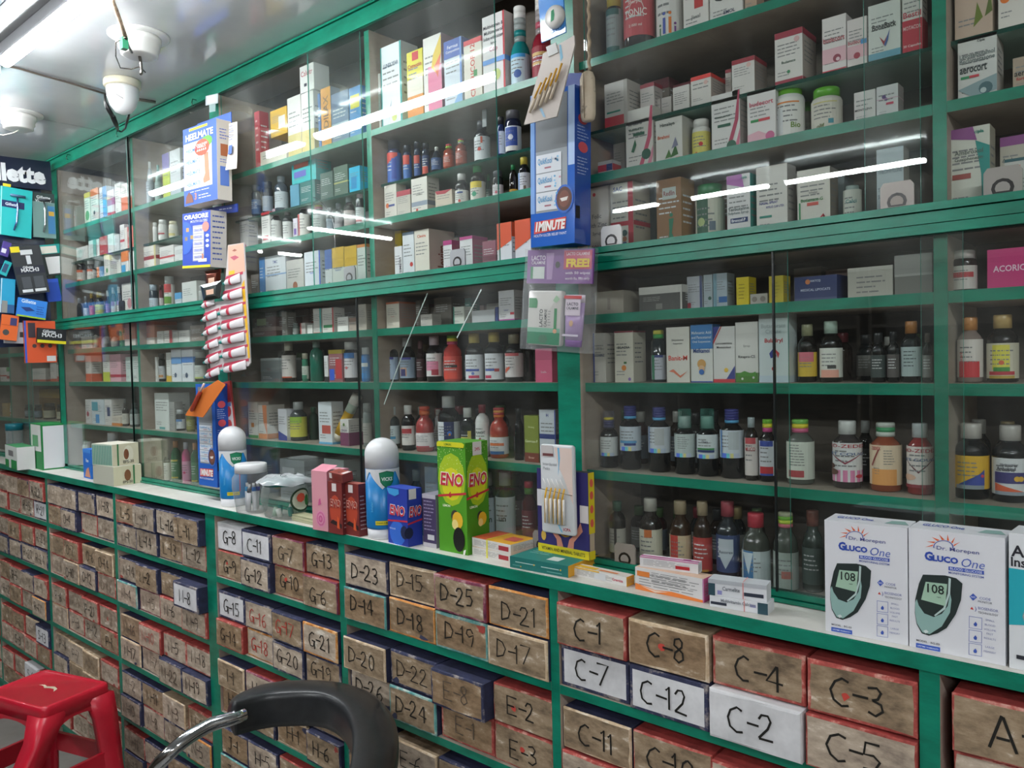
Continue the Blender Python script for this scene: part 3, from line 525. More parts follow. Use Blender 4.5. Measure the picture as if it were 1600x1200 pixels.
run('1b1',[('c',218,241,504,'salmon plastic tub, orange rim','c98a76','t,.15,d9694a;b,.3,d6cfc8'),('c',245,255,518,'small white carton','d9d9d6',''),('c',256,269,517,'white carton with red panel','d9d6d3','r,.35,a83a40'),('c',270,278,519,'small grey white carton','c4c4c0',''),('c',279,296,517,'low white carton','d6d6d3',''),('c',297,319,509,'grey brown carton','8d8078','')])
run('1a2',[('c',133,142,556,'white carton with orange foot','dcd8d2','b,.3,d9603a'),('c',160,170.5,554,'white carton with lime foot','dadad4','b,.35,c9d24a'),('c',171,188,554,'pink carton with red line','d9a9b4','m,.16,.26,b8304a'),('c',196,206,558,'pale teal carton','c9d8d3',''),('c',207,218,557,'white carton, pale edge','d6dcd8','')])
run('1b2',[('c',242,245,558,'narrow white carton','d6d6d3',''),('b',246,258,552,'black bottle, patterned label',DK,'3a3a38','c8ccd0','jar','m,.1,.3,c08a5a'),('c',259,266.5,551,'white carton with yellow foot','dcdcd8','b,.2,d9b43a'),('c',267,282.5,546,'white carton, blue wave','dde2e8','m,.55,.75,6aa0d8;o,.4,.2,.12,2a4a6a'),('c',283.5,301,547,'white carton with darker wave','dde2e8','m,.6,.78,2f7ac8;o,.4,.2,.12,2a4a6a'),('b',302,323,550,'black jar with pale label','1c2624','b4bcb8','ccd2cc','jar','b,.12,b8c86a')])
run('1a3',[('c',133,142,624,'white carton, red drop','dcdad8','o,.4,.4,.2,b8485a'),('c',143,162,624,'blue and white carton','d3dce0','q,0,.55,.5,.9,5aa8b8;q,.3,.05,.6,.4,4a9ad8'),('c',163,174,624,'white carton with navy ribbon','dcdad6','q,.35,.35,.75,.7,2a3a6a'),('c',174.5,188,650,'low carton with orange foot','dcd2c4','b,.3,d9863a'),('b',190,201,630,'dark bottle, white label','2a2826','44403c','d0ccc0','syrup'),('b',202,218,630,'grey bottle with pale label','5f6a6a','6a7474','bcc6c4','syrup')])
run('1b3',[('c',241,263,614,'large white carton, teal foot','dde2de','q,.3,.02,.7,.08,5aa8a4'),('c',264,272,628,'grey carton','a8a8a4',''),('b',273,289.5,640,'dark jar, blue white label','1a1c1e','c4c8ca','d6dce0','jar','t,.25,5a8fc8'),('b',290.5,304,640,'yellow green bottle','6a6a24','3a3a20','8a8a34','jar')])
run('1aF',[('b',128,138,688,'white bottle','d4d6d6','dcdcdc',None,'slim','',{'kindmat':'plastic'}),('b',166,186,676,'white tub with blue band','d6d8dc','e0e0e0','d6dae2','jar','m,.3,.6,6a86c8',{'kindmat':'plastic'})])
run('1bF',[('c',228,252,683,'large beige carton','a69a8a','',{'dep':.12,'txt':0}),('b',254,265,704,'small amber bottle, white label',AM,'8a7a6a','dad8d4','syrup','',{'lv':(.02,.6)}),('b',266,282,689,'green bottle with brown cap','2f6a44','b8865a','3a7a4c','tall','b,.08,c8b23a;t,.08,c8b23a'),('b',283,297,691,'pink bottle with grey cap','d96a96','b9b9c4','e0a0bc','tall','o,.5,.4,.18,c8386a'),('b',297.5,311,692,'second green bottle, brown cap','2f6a44','b8865a','3a7a4c','tall','b,.08,c8b23a')])
run('2aA',[('c',397,405,176,'narrow crimson spine carton','b83a4a','x,.2,.8,.3,.9,5,e0c0c0'),('c',405.5,447,212,'flat cream box under yellow carton','d9d3c4','',{'cut':.05,'dep':.1}),('c',422,448,175,'yellow carton on cream box','d9aa22','q,.5,.25,.9,.7,d9d6d0',{'yb':212,'Y':.04,'side':'c9981e'}),('c',448.5,469.5,155,'tall white gold carton','d9d6d2','b,.4,c9b87a'),('c',470,489.5,148,'second tall white gold carton','dcd9d5','b,.4,cdbb7c'),('c',468,490,106,'white carton stacked on gold cartons','e2e0de','w,.7,.2,b8485a,Calcitr;q,.3,.2,.5,.32,3a3a4a',{'yb':143,'dep':.05,'txt':0}),('c',496,500,147,'thin blue carton','3a6aa8',''),('c',500.5,516,140,'orange spine carton','e09a3a','v,.5,.5,7a5a4a,TEDILAX',{'txt':0,'side':'7a8ca6'}),('c',517,544,149,'blue grey carton','71839c','t,.3,5a6e90;m,.3,.42,c0c8d0'),('c',545,563,139,'blue carton with yellow print','4a86c0','q,.1,.6,.9,.85,d9c840')])
run('2bA',[('c',577,593.5,121,'low white and sage carton','cfd3cf','m,.3,.65,8aa098'),('c',594,626.5,76,'tall white carton, teal edges','dde2e6','l,.05,1f9a94;r,.08,1f9a94;W,.5,.76,.05,2a4a6a,LUNEX YEAR,.7;y,.3,.05,.45,.2,.5,.34,.42,.25,.36,.12,6a86a0;o,.62,.12,.12,c8cc7a',{'side':'ced2d4'}),('c',635,660,84,'yellow carton with orange foot','d9cf3a','m,.36,.6,dcd6c8;b,.36,d98a3a;q,.35,.86,.75,.98,c8303a;W,.5,.78,.08,b8402a,Cymozin'),('c',660.5,689,62,'yellow, pink and white carton','e0dcd6','q,.25,0,1,.62,d87a9a;y,1,.98,.55,.75,.45,.6,.75,.5,1,.75,d9b83a;y,.5,.7,.6,.6,1,.75,.8,.45,d8603a',{'side':'8a5a6a'}),('c',693,721,67,'white carton with blue top','cdd6e0','t,.26,2f54a8;w,.9,.05,e8e8f0,Ferrous;w,.83,.05,e8e8f0,Composition;r,.1,5a84c8;y,.4,0,1,0,1,.3,7aa8d8'),('c',724,752,66,'cream carton with vertical red lettering','ddd6c8','t,.08,d0444a;v,.5,.26,c8402f,CHERICOF 12;q,.55,.4,.75,.5,3a8a4a;q,0,0,1,.06,d0444a',{'txt':0}),('c',753,788,29,'tallest white carton, red edge','dcd9d9','r,.08,b8303a;w,.86,.045,3a3a44,Multivitamin &;w,.79,.045,3a3a44,Multimineral;w,.72,.045,3a3a44,Iodine with calcium;w,.65,.04,3a3a44,Syrup;w,.57,.07,b0486a,Cdlp;o,.6,.25,.2,b8c87a;m,.4,.46,6a9ad8',{'side':'c8bcb8','txt':0}),('b',796,827,12,'teal mouthwash bottle, white cap','0f7f80','8f9a99/0f7f80/a2abaa/a2abaa/e6e6e2/e6e6e2','b9d2dc','wash','o,.5,.35,.25,3a5a9a;t,.12,3a9ad8',{'kindmat':'gloss','lv':(.06,.42)}),('b',829,864,-2,'red mouthwash bottle, white cap','7c1526','8a8283/a8485a/9a9393/9a9393/dcd8d4/dcd8d4','8c1f30','wash','m,.4,.5,c9a86a;m,.7,.8,c9a86a',{'kindmat':'gloss','lv':(.06,.42)})])
run('2ag',[('b',392,408,290,'dark blue bottle in plastic','1c2a40','1a2232','3a5a86','jar'),('b',409,426,284,'dark bottle with grey label','20283a','2a3448','8a94a4','jar'),('b',428,450,276,'bottle wrapped in clear film','3a4450','a8b0b8','c0c6cc','tall'),('c',453,467,290,'teal carton, pale blue face','4f8ca6','',{'txt':0}),('c',468,492,286,'dark teal carton','1f6a68',''),('c',455,493,243,'turquoise packet on teal cartons','22b0b4','q,.1,.5,.7,.75,d0604a;q,.1,.2,.6,.4,5a5ab0',{'yb':285,'dep':.05,'name':'packet'}),('c',500,520,272,'grey green pouch','4a6058','',{'name':'pouch'}),('c',521,543,262,'olive pouch with wire','55685a','m,.4,.45,b8b06a',{'name':'pouch'}),('c',545,562,263,'bright cyan carton','18b4e0','q,.2,.1,.7,.6,0f8ac8')])
run('2bg',[('b',604,627,221,'blue bottle, red slanting label','1f2a4a','1c2230','3a66b8','jar','y,0,.6,0,1,1,1,1,.9,d0483a;q,.5,.1,.9,.8,2f4aa0',{'lv':(.02,.7)}),('b',629,643,228,'blue red bottle in film','22304c','1c2230','3a66a8','jar','t,.4,c8483a',{'lv':(.02,.7)}),('b',646,658,222,'dim blue bottle','1e2a40','1c2230','34508a','jar','t,.4,b8483a',{'lv':(.02,.6)}),('b',659,671,224,'dark blue bottle, orange foot','1e2436','181c28','2a3a62','jar','b,.4,c0483a',{'lv':(.02,.6)}),('b',673,691,230,'slender blue black bottle','16202e','c8c8c0','2a4a7a','cone'),('b',692,710,226,'orange bottle, green red cap','8a3a24','8ab03a/c03a4a','a0452c','tall'),('b',711,729,218,'orange bottle, grey green cap','7a3424','8a8e8a/8ab03a/a83a4a','9a4430','tall'),('b',740,765,190,'dark bottle, white red label',DK,'3a3d44','cfd2d4','syrup','o,.5,.45,.14,c8402f;q,.6,.7,.75,.98,c85a3a',{'lv':(.03,.6)}),('b',776,788,183,'blue white jar','22305c','2c2c30','c4ccdc','jar','l,.4,2a4a9a',{'lv':(.05,.62)}),('b',788.5,814,174,'blue white jar, grey cap','1a2038','55555a','cdd2dc','jar','m,.2,.95,2a4a9a;b,.2,d8d6d2;o,.5,.55,.2,c8ccd8',{'lv':(.05,.62)})])
run('2aB',[('c',374,387,340,'white carton, magenta foot','cfcaca','y,.3,0,.6,.18,.9,0,b0386a'),('c',408,421,333,'white carton, red panel','ddd9d6','q,.15,.15,.8,.28,b83038;t,.08,b83038'),('b',421.5,440,327,'black bottle, pinkish cap',DK,'a88a98','cfcecb','syrup','',{'lv':(.02,.66)}),('b',441,457,326,'black bottle, white label',DK,'8a8888','d2d2d0','syrup','',{'lv':(.02,.6)}),('c',457.5,464,342,'narrow violet white carton','d6d0dc','q,.2,.2,.8,.5,6a4aa0'),('b',464.5,484,316,'bottle with lilac cap',DK,'b8b4c4','dcd8d2','syrup','l,.3,c85a5a',{'lv':(.02,.65)}),('b',487,508,317,'bottle with yellow red cap',DK,'c8444a/e0c23a/8ab03a','c8c8c6','syrup','',{'lv':(.02,.62)}),('b',509.5,521,325,'dim blue labelled bottle','23262c','8a8e92','98a2b4','syrup'),('b',522,535,318,'bottle with dark cap','23262c','5a6068','c0b4bc','syrup'),('b',536.5,554,306,'tall bottle, pale cap','2a2326','a4aeb2','c9b2b2','syrup'),('b',555,568,300,'bottle, pink capped','24202a','c0b0bc','cfd0d4','slim','m,.1,.4,c85a66')])
run('2bB',[('c',600,619,290,'white carton with orange logo','cfc9c0','o,.25,.4,.14,d06a3a;q,.35,.36,.85,.42,3a4a8a',{'side':'c4bdb3'}),('c',619.5,641,300,'grey white carton','bdb7ad','t,.2,a83a48'),('c',642,667,277,'tall carton, grey band','d3cec6','m,.2,.32,8a94a2;w,.5,.04,2a2a2e,Candiktine;o,.35,.1,.07,b8402f'),('c',681,705,300,'cream carton, red corner','c4b8a6','y,0,1,1,1,.6,.8,.1,.82,a8323e',{'rz':.1}),('b',710,732,272,'dark bottle with white cap',DK,'cfd0cc','d8d6d2','syrup','o,.5,.3,.12,c8483a;q,.3,.8,.8,.9,2a4a8a',{'lv':(.02,.48)}),('b',734,758,258,'dark bottle, green cap, yellow label','1d1c18','2f8a4c','dcdad0','syrup','t,.3,d9c23a;o,.4,.4,.2,3aa07a',{'lv':(.02,.55)}),('b',759,768,272,'small bottle, green cap',DG,'2a7a4a','4a6a5a','syrup',{'Y':.1}),('b',769,786,268,'jar with dark grey cap','2a2a2c','4a5054','d3cdd0','jar','o,.5,.4,.15,c85a6a',{'lv':(.05,.5)}),('b',795,808,258,'slim bottle, green cap','1a1512','1f7a46','c89a2a','tall','',{'lv':(.02,.2)}),('b',809,828,246,'dark bottle with yellow cap',DK,'c9b84a','d3d6dc','syrup','l,.2,7aa0d8;q,.6,.15,.85,.35,7a6a5a',{'lv':(.02,.56)})])
run('2aM',[('c',392,404,430,'dark patterned packet','7a706a','',{'name':'packet'}),('c',404.5,413,403,'narrow blue carton','4a84c4',''),('c',413.5,446,402,'wide white blue carton','d6d8dc','w,.85,.07,3a4a8a,TMC;m,.55,.58,8aa8d0'),('c',447,474,408,'grey white carton with pictures','c6c2bd','o,.5,.3,.14,a8705a'),('c',475,500,395,'white carton, royal blue edge','dbdfe6','r,.08,3a5ad0;w,.5,.05,3a5ad0,Lactihep'),('c',507,518,391,'white carton with blue top','d9d9dc','t,.45,3a62b0;o,.6,.2,.18,c08a5a'),('c',518.5,537,388,'white carton with yellow top','dcdad6','t,.45,e0b03a;w,.48,.05,3a5a9a,Pedicloryl;o,.6,.15,.12,7a5a4a'),('c',537.5,557,386,'second white carton, yellow top','dcdad6','t,.45,e0b03a;w,.48,.05,3a5a9a,Pedicloryl'),('c',557.5,572,383,'white carton, orange strip','dadcd9','t,.07,d98a4a')])
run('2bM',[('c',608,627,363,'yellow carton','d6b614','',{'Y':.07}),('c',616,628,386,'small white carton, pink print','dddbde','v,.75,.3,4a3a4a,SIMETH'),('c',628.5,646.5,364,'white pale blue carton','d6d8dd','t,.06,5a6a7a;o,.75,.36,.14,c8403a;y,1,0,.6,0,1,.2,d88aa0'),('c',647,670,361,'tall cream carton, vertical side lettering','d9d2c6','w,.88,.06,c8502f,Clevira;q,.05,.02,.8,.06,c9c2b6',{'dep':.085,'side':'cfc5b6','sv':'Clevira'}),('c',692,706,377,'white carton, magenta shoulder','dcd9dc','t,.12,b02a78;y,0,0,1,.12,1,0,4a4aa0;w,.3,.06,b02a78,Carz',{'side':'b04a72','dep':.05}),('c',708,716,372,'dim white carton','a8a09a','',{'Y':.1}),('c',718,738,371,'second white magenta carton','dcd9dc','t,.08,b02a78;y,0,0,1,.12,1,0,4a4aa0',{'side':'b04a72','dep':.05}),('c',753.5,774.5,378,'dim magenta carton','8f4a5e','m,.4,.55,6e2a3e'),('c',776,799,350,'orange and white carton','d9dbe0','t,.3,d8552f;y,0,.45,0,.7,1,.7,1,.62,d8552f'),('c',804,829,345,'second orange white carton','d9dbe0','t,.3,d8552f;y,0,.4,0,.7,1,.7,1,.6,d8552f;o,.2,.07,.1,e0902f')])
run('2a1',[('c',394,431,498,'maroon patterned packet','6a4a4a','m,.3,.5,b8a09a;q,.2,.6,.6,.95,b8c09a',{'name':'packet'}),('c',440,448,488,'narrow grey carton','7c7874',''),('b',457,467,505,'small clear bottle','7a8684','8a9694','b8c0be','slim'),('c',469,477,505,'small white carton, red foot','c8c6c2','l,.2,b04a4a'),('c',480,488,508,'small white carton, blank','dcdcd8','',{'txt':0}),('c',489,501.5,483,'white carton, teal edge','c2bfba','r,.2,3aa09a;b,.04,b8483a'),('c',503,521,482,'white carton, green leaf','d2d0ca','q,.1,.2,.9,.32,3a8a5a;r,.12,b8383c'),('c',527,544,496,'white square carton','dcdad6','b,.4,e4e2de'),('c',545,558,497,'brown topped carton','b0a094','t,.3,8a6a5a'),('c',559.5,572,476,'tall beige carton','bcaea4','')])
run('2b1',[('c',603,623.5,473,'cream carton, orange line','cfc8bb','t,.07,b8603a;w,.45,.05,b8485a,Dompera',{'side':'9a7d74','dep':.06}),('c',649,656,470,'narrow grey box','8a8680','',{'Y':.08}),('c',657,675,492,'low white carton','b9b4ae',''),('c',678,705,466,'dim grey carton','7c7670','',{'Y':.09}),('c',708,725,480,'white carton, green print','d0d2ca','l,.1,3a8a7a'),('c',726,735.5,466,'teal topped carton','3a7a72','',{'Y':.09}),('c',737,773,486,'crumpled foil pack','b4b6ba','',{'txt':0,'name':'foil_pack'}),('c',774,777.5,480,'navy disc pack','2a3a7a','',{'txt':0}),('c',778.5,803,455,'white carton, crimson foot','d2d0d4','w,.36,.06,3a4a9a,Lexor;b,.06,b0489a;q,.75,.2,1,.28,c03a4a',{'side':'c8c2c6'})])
run('2a2',[('c',407,437,560,'grey film wrapped carton','6d7478','t,.1,aeb4b4;m,.4,.9,7d8484'),('b',439,462,536,'amber bottle, white orange label','2c2622','c9c5b4','d9d2ce','syrup','b,.05,d9603a',{'lv':(.1,.68)}),('b',471,482,552,'green bottle, cream cap','3a7a62','cfc9b4','c9d0c4','jar','b,.3,3a7a62'),('b',483,505,533,'emerald glass bottle','1f6a58','7f9a92',None,'tall'),('c',506,512,556,'white and black carton','d3d3d3','b,.2,222222'),('c',513,534.5,547,'red blue figured carton','8e5a5e','q,.05,.05,.4,.4,2f5ac8;q,.5,.1,.95,.7,b8383c;t,.12,b8a23a'),('b',536,560,534,'bottle, blue topped label','22262c','b0b0ac','d6d2d4','jar','t,.22,3f7cc0;o,.35,.4,.12,c86a6a',{'lv':(.1,.72)}),('b',564,578,543,'blue bottle, white cap','2f7ac0','d6d6d8','3a8ad0','jar','t,.25,d8d8d8',{'kindmat':'plastic'})])
RB='G;t,.1,4a4a9a;'
run('2b2',[('b',594,622,527,'black bottle, rainbow arch label',DK,'cfcfcd','b4c6de','syrup','t,.1,4a4aa0;q,.05,.1,.75,.55,3a3a72;q,.1,.1,.66,.5,c99a7a;q,.16,.1,.58,.44,3a3a72;q,.22,.1,.5,.38,c99a7a;q,.28,.1,.44,.32,3a3a72',{'lv':(.05,.55)}),('b',623.5,648,528,'second dark bottle, rainbow arch label',DK,'a8a8a8','9aacc2','syrup','t,.1,4a4aa0;q,.1,.1,.66,.5,c99a7a;q,.16,.1,.58,.44,3a3a72',{'lv':(.08,.55),'Y':.05}),('b',649.5,663.5,532,'dim maroon bottle','2e1a1e','6a4a50','5a3a40','syrup',{'Y':.07}),('b',665,691,525,'black bottle, white pink label',DK,'c4b4bc','dcd8d8','syrup','m,.25,.65,d98aa6;q,.5,.05,1,.3,a8404e',{'lv':(.12,.62)}),('b',692,721,524,'red bottle, striped cap','b8403c','b84a6a/d9c23a/7ab03a','c9483e','syrup','m,.5,.62,3a2a2a;b,.3,d9432f',{'lv':(.06,.55)}),('b',726,755,521,'gold capped bottle, blue label',DK,'c9b25a','dcdee4','syrup','l,.0,222;m,.33,.42,3a54a8;q,.3,.05,1,.16,c8305a;o,.6,.24,.1,6a84c8',{'lv':(.05,.56)}),('b',756.5,786.5,519,'larger gold capped bottle, blue label',DK,'c9b25a','dcdee4','syrup','m,.33,.42,3a54a8;q,0,.05,.5,.16,c8305a;q,.7,.3,1,.42,b03a3a',{'lv':(.05,.57)}),('b',788,817,522,'dark bottle, white red label',DK,'8a826a','d6d0d0','syrup','t,.12,c05a5e;y,0,.15,0,.35,.4,.45,.4,.35,d0583a',{'lv':(.1,.6)}),('b',818.5,833,530,'plain black bottle',DK,'3a3a3c',None,'syrup',{'Y':.06}),('c',836,862.5,562,'pink carton, lower of two','cf5f80','w,.45,.1,e8c0cc,Snella',{'txt':0}),('c',836,862.5,545,'pink carton stacked on another','c25a7a','',{'yb':561.5,'txt':0})])
run('2a3',[('c',387,402,628,'white carton, green foot','d9d7d0','q,.3,.3,.6,.42,d98a3a;b,.08,4a9a4a'),('c',403,416.5,633,'white and orange carton','dedad4','y,.5,1,1,1,1,.1,.6,.5,e08a5a;b,.15,e0905a',{'side':'d9d2ca','dep':.06}),('c',434,447.5,639,'white carton, indigo foot','dcdce2','y,0,0,1,0,1,.14,0,.3,3f4a96'),('b',452,479,628,'grey bottle, yellow green label','4a5052','b4b9ba','d4cf5a','syrup','t,.3,9fc04a',{'lv':(.1,.62)}),('b',482,497,636,'dark green bottle','1a3a2c','1f4a36',None,'tall',{'Y':.08}),('c',497.5,517,628,'white carton, red panel, leaning','d6dbe0','q,.25,.25,.9,.45,c0584e;b,.05,6ab0d8',{'rz':.05}),('b',519,528,636,'black bottle behind tube',DK,'6a6a68','8a8e8c','syrup',{'Y':.11}),('c',531,544.5,655,'white carton, maroon foot','d9d6d2','b,.5,7a3a5e;o,.45,.8,.12,5a7a3a;w,.6,.07,6a3a7a,Dermon',{'side':'d0ccc6','dep':.05}),('b',566,580,630,'hazy jar with pale lid','8a8f8e','a4a8a6','b4aca6','jar')])
run('2b3',[('b',600,624,635,'dark bottle, pale blue label','26302e','cfd1cf','d0dadd','syrup','m,.28,.42,4a9ac8',{'lv':(.12,.55)}),('b',626.5,648,633,'dark bottle, red shield label',DK,'dcdcd8','dcd6d2','syrup','m,.6,.85,b83a40',{'lv':(.12,.55)}),('b',648.5,677.5,635,'rose bottle, orange cap','a8403e','d0663a/c8503a','dcd2d2','round','b,.1,b83a4a',{'lv':(.1,.42)}),('b',679,690,640,'white bottle behind tall one','d6d4d6','c8c8c4','dcdadc','slim',{'Y':.1}),('b',683,718,619,'tall black bottle, navy panel label',DK,'b9bab8','dadce0','syrup','r,.55,26305e;o,.75,.5,.12,3a7ad0;q,.7,.4,.8,.5,e0903a',{'lv':(.16,.56)}),('b',719,741,637,'black bottle, yellow edged label',DK,'cfd0cd','1c1c1c','syrup','r,.3,d0b84a;m,.6,.7,c8c05a',{'lv':(.1,.52)}),('b',742,764,632,'white bottle, maroon cap','d6d4d4','7a1f2e','e0dede','tall','w,.66,.1,4a4a4e,PLACIT;y,.1,.3,.5,.5,.6,.45,.3,.3,b8485a',{'kindmat':'plastic','lv':(.1,.66)}),('b',764,794,637,'red bottle, orange banded label','a84438','e07a3a/c04a4e/e09a5a/c04a4e','dfdee0','round','m,.5,.66,e0703a;b,.18,3f6aa8',{'lv':(.08,.42)}),('b',802,817,638,'tall plain black bottle','101113','2a2a2c',None,'syrup'),('c',818.5,841,649,'olive carton, brown foot','7f8a2f','b,.2,7a3524;w,.75,.05,d0d4a0,Ginseng;w,.45,.06,e0e4b0,Ganmax-P;w,.1,.05,e0b0a0,Bosar',{'txt':0}),('c',842,868,640,'white carton with lung picture','c9ced6','m,.46,.55,2a3a7a;w,.9,.06,3a4a9a,H;o,.4,.22,.12,5a5aa0;o,.65,.22,.12,5a5aa0;r,.06,3a4a9a',{'side':'6c6c72'})])
run('2aF',[('c',437,475,716,'low grey white carton','a9aeb0','q,.1,.4,.6,.8,d8dadc',{'Y':.06}),('c',506,537,716,'low pale carton behind pink box','a4b0ae','',{'Y':.06})])
run('2bF',[('b',640,660,734,'dark bottle, grey cap',DK,'8a8e8a',None,'syrup'),('c',663,683,729,'blue grey carton','8f9aa4','w,.3,.06,3a7ab0,Cold'),('b',755,772,738,'dark bottle, slanted label',DK,'8c9090','b9c4cc','syrup','w,.4,.12,2a2a2a,um',{'lv':(.05,.62)}),('b',773,804,737,'dark bottle with pale grey label','22282a','a8b0b0','c4ccd0','syrup','w,.45,.1,2a2a2a,un',{'lv':(.05,.64)}),('b',814,838,752,'dark red bottle, green cap','4a1620','5a8a3a/b03a4a','6a2430','syrup')])
run('3aA',[('b',946,972,-8,'dark bottle, teal banded label',DK,'b8a44a','8f9a9a','jar','t,.14,1f5a56;b,.14,1f5a56',{'lv':(.1,.75)}),('b',973,1022,-40,'dark jar, red label with white arch','15100f','222222','c8404a','jar','o,.55,.58,.3,e6d8d4;o,.55,.58,.27,c8404a;w,.72,.1,f0dcd8,Sharpts;w,.5,.16,f4e6e2,TONIC;w,.22,.06,f0dcd8,2 000 ml',{'lv':(.2,.75)}),('b',1024,1066,-60,'white tin with four colourful figures','d9d6d4','cfccca','dedbd8','slim','b,.06,c9b83a;q,.16,.06,.24,.2,2f6a3a;o,.2,.24,.06,2f6a3a;q,.34,.1,.46,.34,3f54b0;o,.4,.4,.07,3f54b0;q,.6,.1,.72,.34,e07a2a;o,.66,.4,.07,e07a2a;q,.84,.06,.92,.2,7a3a8a;o,.88,.24,.06,7a3a8a',{'kindmat':'plastic','lv':(.02,.8)}),('c',1066.5,1106,-45,'white carton with red tablet picture','d9d4d0','q,.45,.35,.8,.7,b8302f;w,.22,.08,6a6a6a,Jiwal'),('c',1108,1160,-50,'white carton with dark hexagon','d6d3cf','o,.35,.55,.3,2a2a2c;o,.35,.55,.22,d9c92a;W,.6,.16,.06,3a3a5a,EMOL'),('c',1163,1182,-52,'tan carton','b89a84','')])
run('3ag',[('c',944,980,133,'white carton, red foot band','d2cdc9','b,.22,c23a4a;r,.15,bcb6b0;W,.6,.12,.12,c23a4a,9;q,.1,.3,.7,.34,2a8a7a',{'side':'c9c2bb','dep':.06}),('c',1000,1022,134,'white carton, maroon top','c4bcb8','t,.1,a03a4a',{'Y':.05}),('c',1024,1032,156,'low white carton','b4aca8','',{'Y':.06}),('c',1033,1049,154,'low white carton, dark print','b4aca8','',{'Y':.06}),('c',1051,1077,138,'white carton, small print','cfcac6','x,.1,.9,.2,.75,6'),('c',1079,1111,122,'white carton, bright red top','d3cec9','t,.14,d8342f;o,.75,.72,.1,d8b0a8',{'side':'b8aca4','dep':.055}),('c',1133,1142.5,110,'partly hidden carton, maroon top','c4bab4','t,.1,9a3440',{'Y':.06}),('c',1143,1179,96,'white carton, dark red top','d3ceca','t,.13,9c2f3c;o,.75,.78,.1,d8b0a8',{'side':'9a8d86','dep':.05}),('c',1210,1254,54,'white carton, maroon ends','d6d2cd','t,.12,9c3444;b,.06,9c3444;o,.8,.8,.1,d0a8a8;w,.4,.05,3a5a4a,Budamate;o,.5,.2,.06,3a8a5a',{'side':'b3a69d','dep':.06}),('c',1284,1322,31,'white carton, pink ribbon and sphere','dcd6d3','m,.15,.42,dcb0b8;o,.62,.22,.17,8c3446;o,.66,.2,.08,dcc0c6;w,.58,.09,b03a48,budecort;b,.02,c03a48',{'side':'d4cccb'}),('c',1323,1354.5,33,'second pink ribbon carton, blue tab','d9d0cd','m,.15,.42,dcb0b8;o,.5,.2,.17,a83a4a;w,.5,.09,b03a48,budecort;q,.7,.42,1,.52,4a90c8',{'side':'d0c8c6'}),('c',1356,1407,11,'white carton with red blue tick','dbdad6','b,.12,6aa2b8;W,.5,.58,.11,1f1f22,BoneBack,.75;y,.35,.4,.5,.22,.6,.4,.5,.3,a8323e;y,.5,.24,.68,.5,.62,.3,.54,.2,3a5a9a',{'side':'b8b4ae'}),('c',1409,1441,-18,'white carton, crimson lower half','d6d2cc','b,.48,b8283c;w,.56,.09,c03a48,Bestil;w,.36,.06,e8c8c8,MOTACOR;w,.08,.05,f0e0e0,30 Capsules')])
run('3aB',[('c',934,957,254,'small red and navy carton','c8c2c0','m,.3,.75,c83440;q,.6,.3,1,.75,2a3a7a',{'cut':.05}),('c',958,976,226,'dim grey carton','a8a09c','',{'Y':.09}),('c',977,1020,175,'white carton, pink swoosh','d8d5cf','y,.6,0,.95,.5,1,1,.92,1,.8,.5,.45,0,c8506e;y,.75,0,1,.35,1,.2,.9,0,d88aa0;o,.75,.22,.17,1f5a44;q,.28,.55,.7,.6,1f5a44;W,.4,.66,.035,2a5a44,Rhesonate 200;y,.2,.3,.35,.5,.4,.4,.3,.28,2a6a4a',{'side':'c9c4bc'}),('c',1024,1066,190,'white carton with leaf picture','dcdad4','W,.45,.86,.1,2a3a34,Himalaya,.75;W,.3,.6,.08,d8603a,Brahmi;y,.35,.1,.5,.3,.6,.12,4a7a3a;y,.55,.1,.75,.38,.85,.15,3a6a34;y,.6,.3,.75,.55,.85,.35,8a8aa4;q,.75,.0,.92,.09,d8603a',{'side':'c9c6be','dep':.05,'txt':0}),('b',1081,1110,188,'white jar, yellow label','d4d2ce','dcdad6','d9cf6a','jar','o,.6,.5,.14,c8302f;t,.1,d9cf6a;o,.3,.15,.08,d8602f',{'kindmat':'plastic','lv':(.02,.66)}),('c',1111,1156,151,'larger white carton, pink swoosh','d6d4d2','y,.65,0,.95,.5,1,1,.95,1,.82,.5,.5,0,b03a5a;y,.8,0,1,.35,1,.2,.95,0,c86a84;o,.7,.08,.17,1f5a44;q,.22,.42,.68,.47,1f5a44;W,.4,.6,.035,2a4a3a,Rhesonate 400',{'side':'a89a94'}),('c',1167,1212,146,'white carton, pink foot waves','dad6d5','w,.76,.09,c8405a,budecort;q,.12,.42,.4,.47,2a8a4a;q,.4,.42,.8,.47,c8404a;y,0,0,.9,.1,.4,.25,0,.2,dcaab8;o,.8,.12,.16,c0608a',{'side':'c4c0be'}),('b',1209,1257,133,'white jar, lime cap, orange arc','d6d6d4','69b42c','dedcd8','jar','m,.86,.9,d9823a;q,.05,.1,.35,.75,d2d4d6;W,.85,.3,.14,6a8a2a,Bio',{'kindmat':'plastic','lv':(.04,.72)}),('b',1267,1316,140,'second white jar, darker lime cap','c6c2b8','5aa52a','ccc8bc','jar','m,.88,.91,c9c06a;W,.35,.15,.14,5a6a2a,olif;q,.65,.2,.85,.35,3a8a9a',{'kindmat':'plastic','lv':(.04,.72)}),('b',1253,1268,160,'jar behind lime capped pair','9a958c','4a9a2a','a8a49a','jar',{'Y':.12,'kindmat':'plastic'}),('c',1334,1368,146,'white carton, grey print','d4cfcd','W,.45,.42,.07,2a2a2c,MONT-LEVA;q,.25,.02,.6,.1,c8483a'),('c',1369,1403.5,137,'white carton, purple molecule','d6d2d4','o,.35,.66,.1,5a3a7a;o,.45,.58,.08,5a3a7a;m,.58,.6,d8a0b8;q,.45,.4,.8,.47,c83a5a',{'side':'9a8d8c'})])
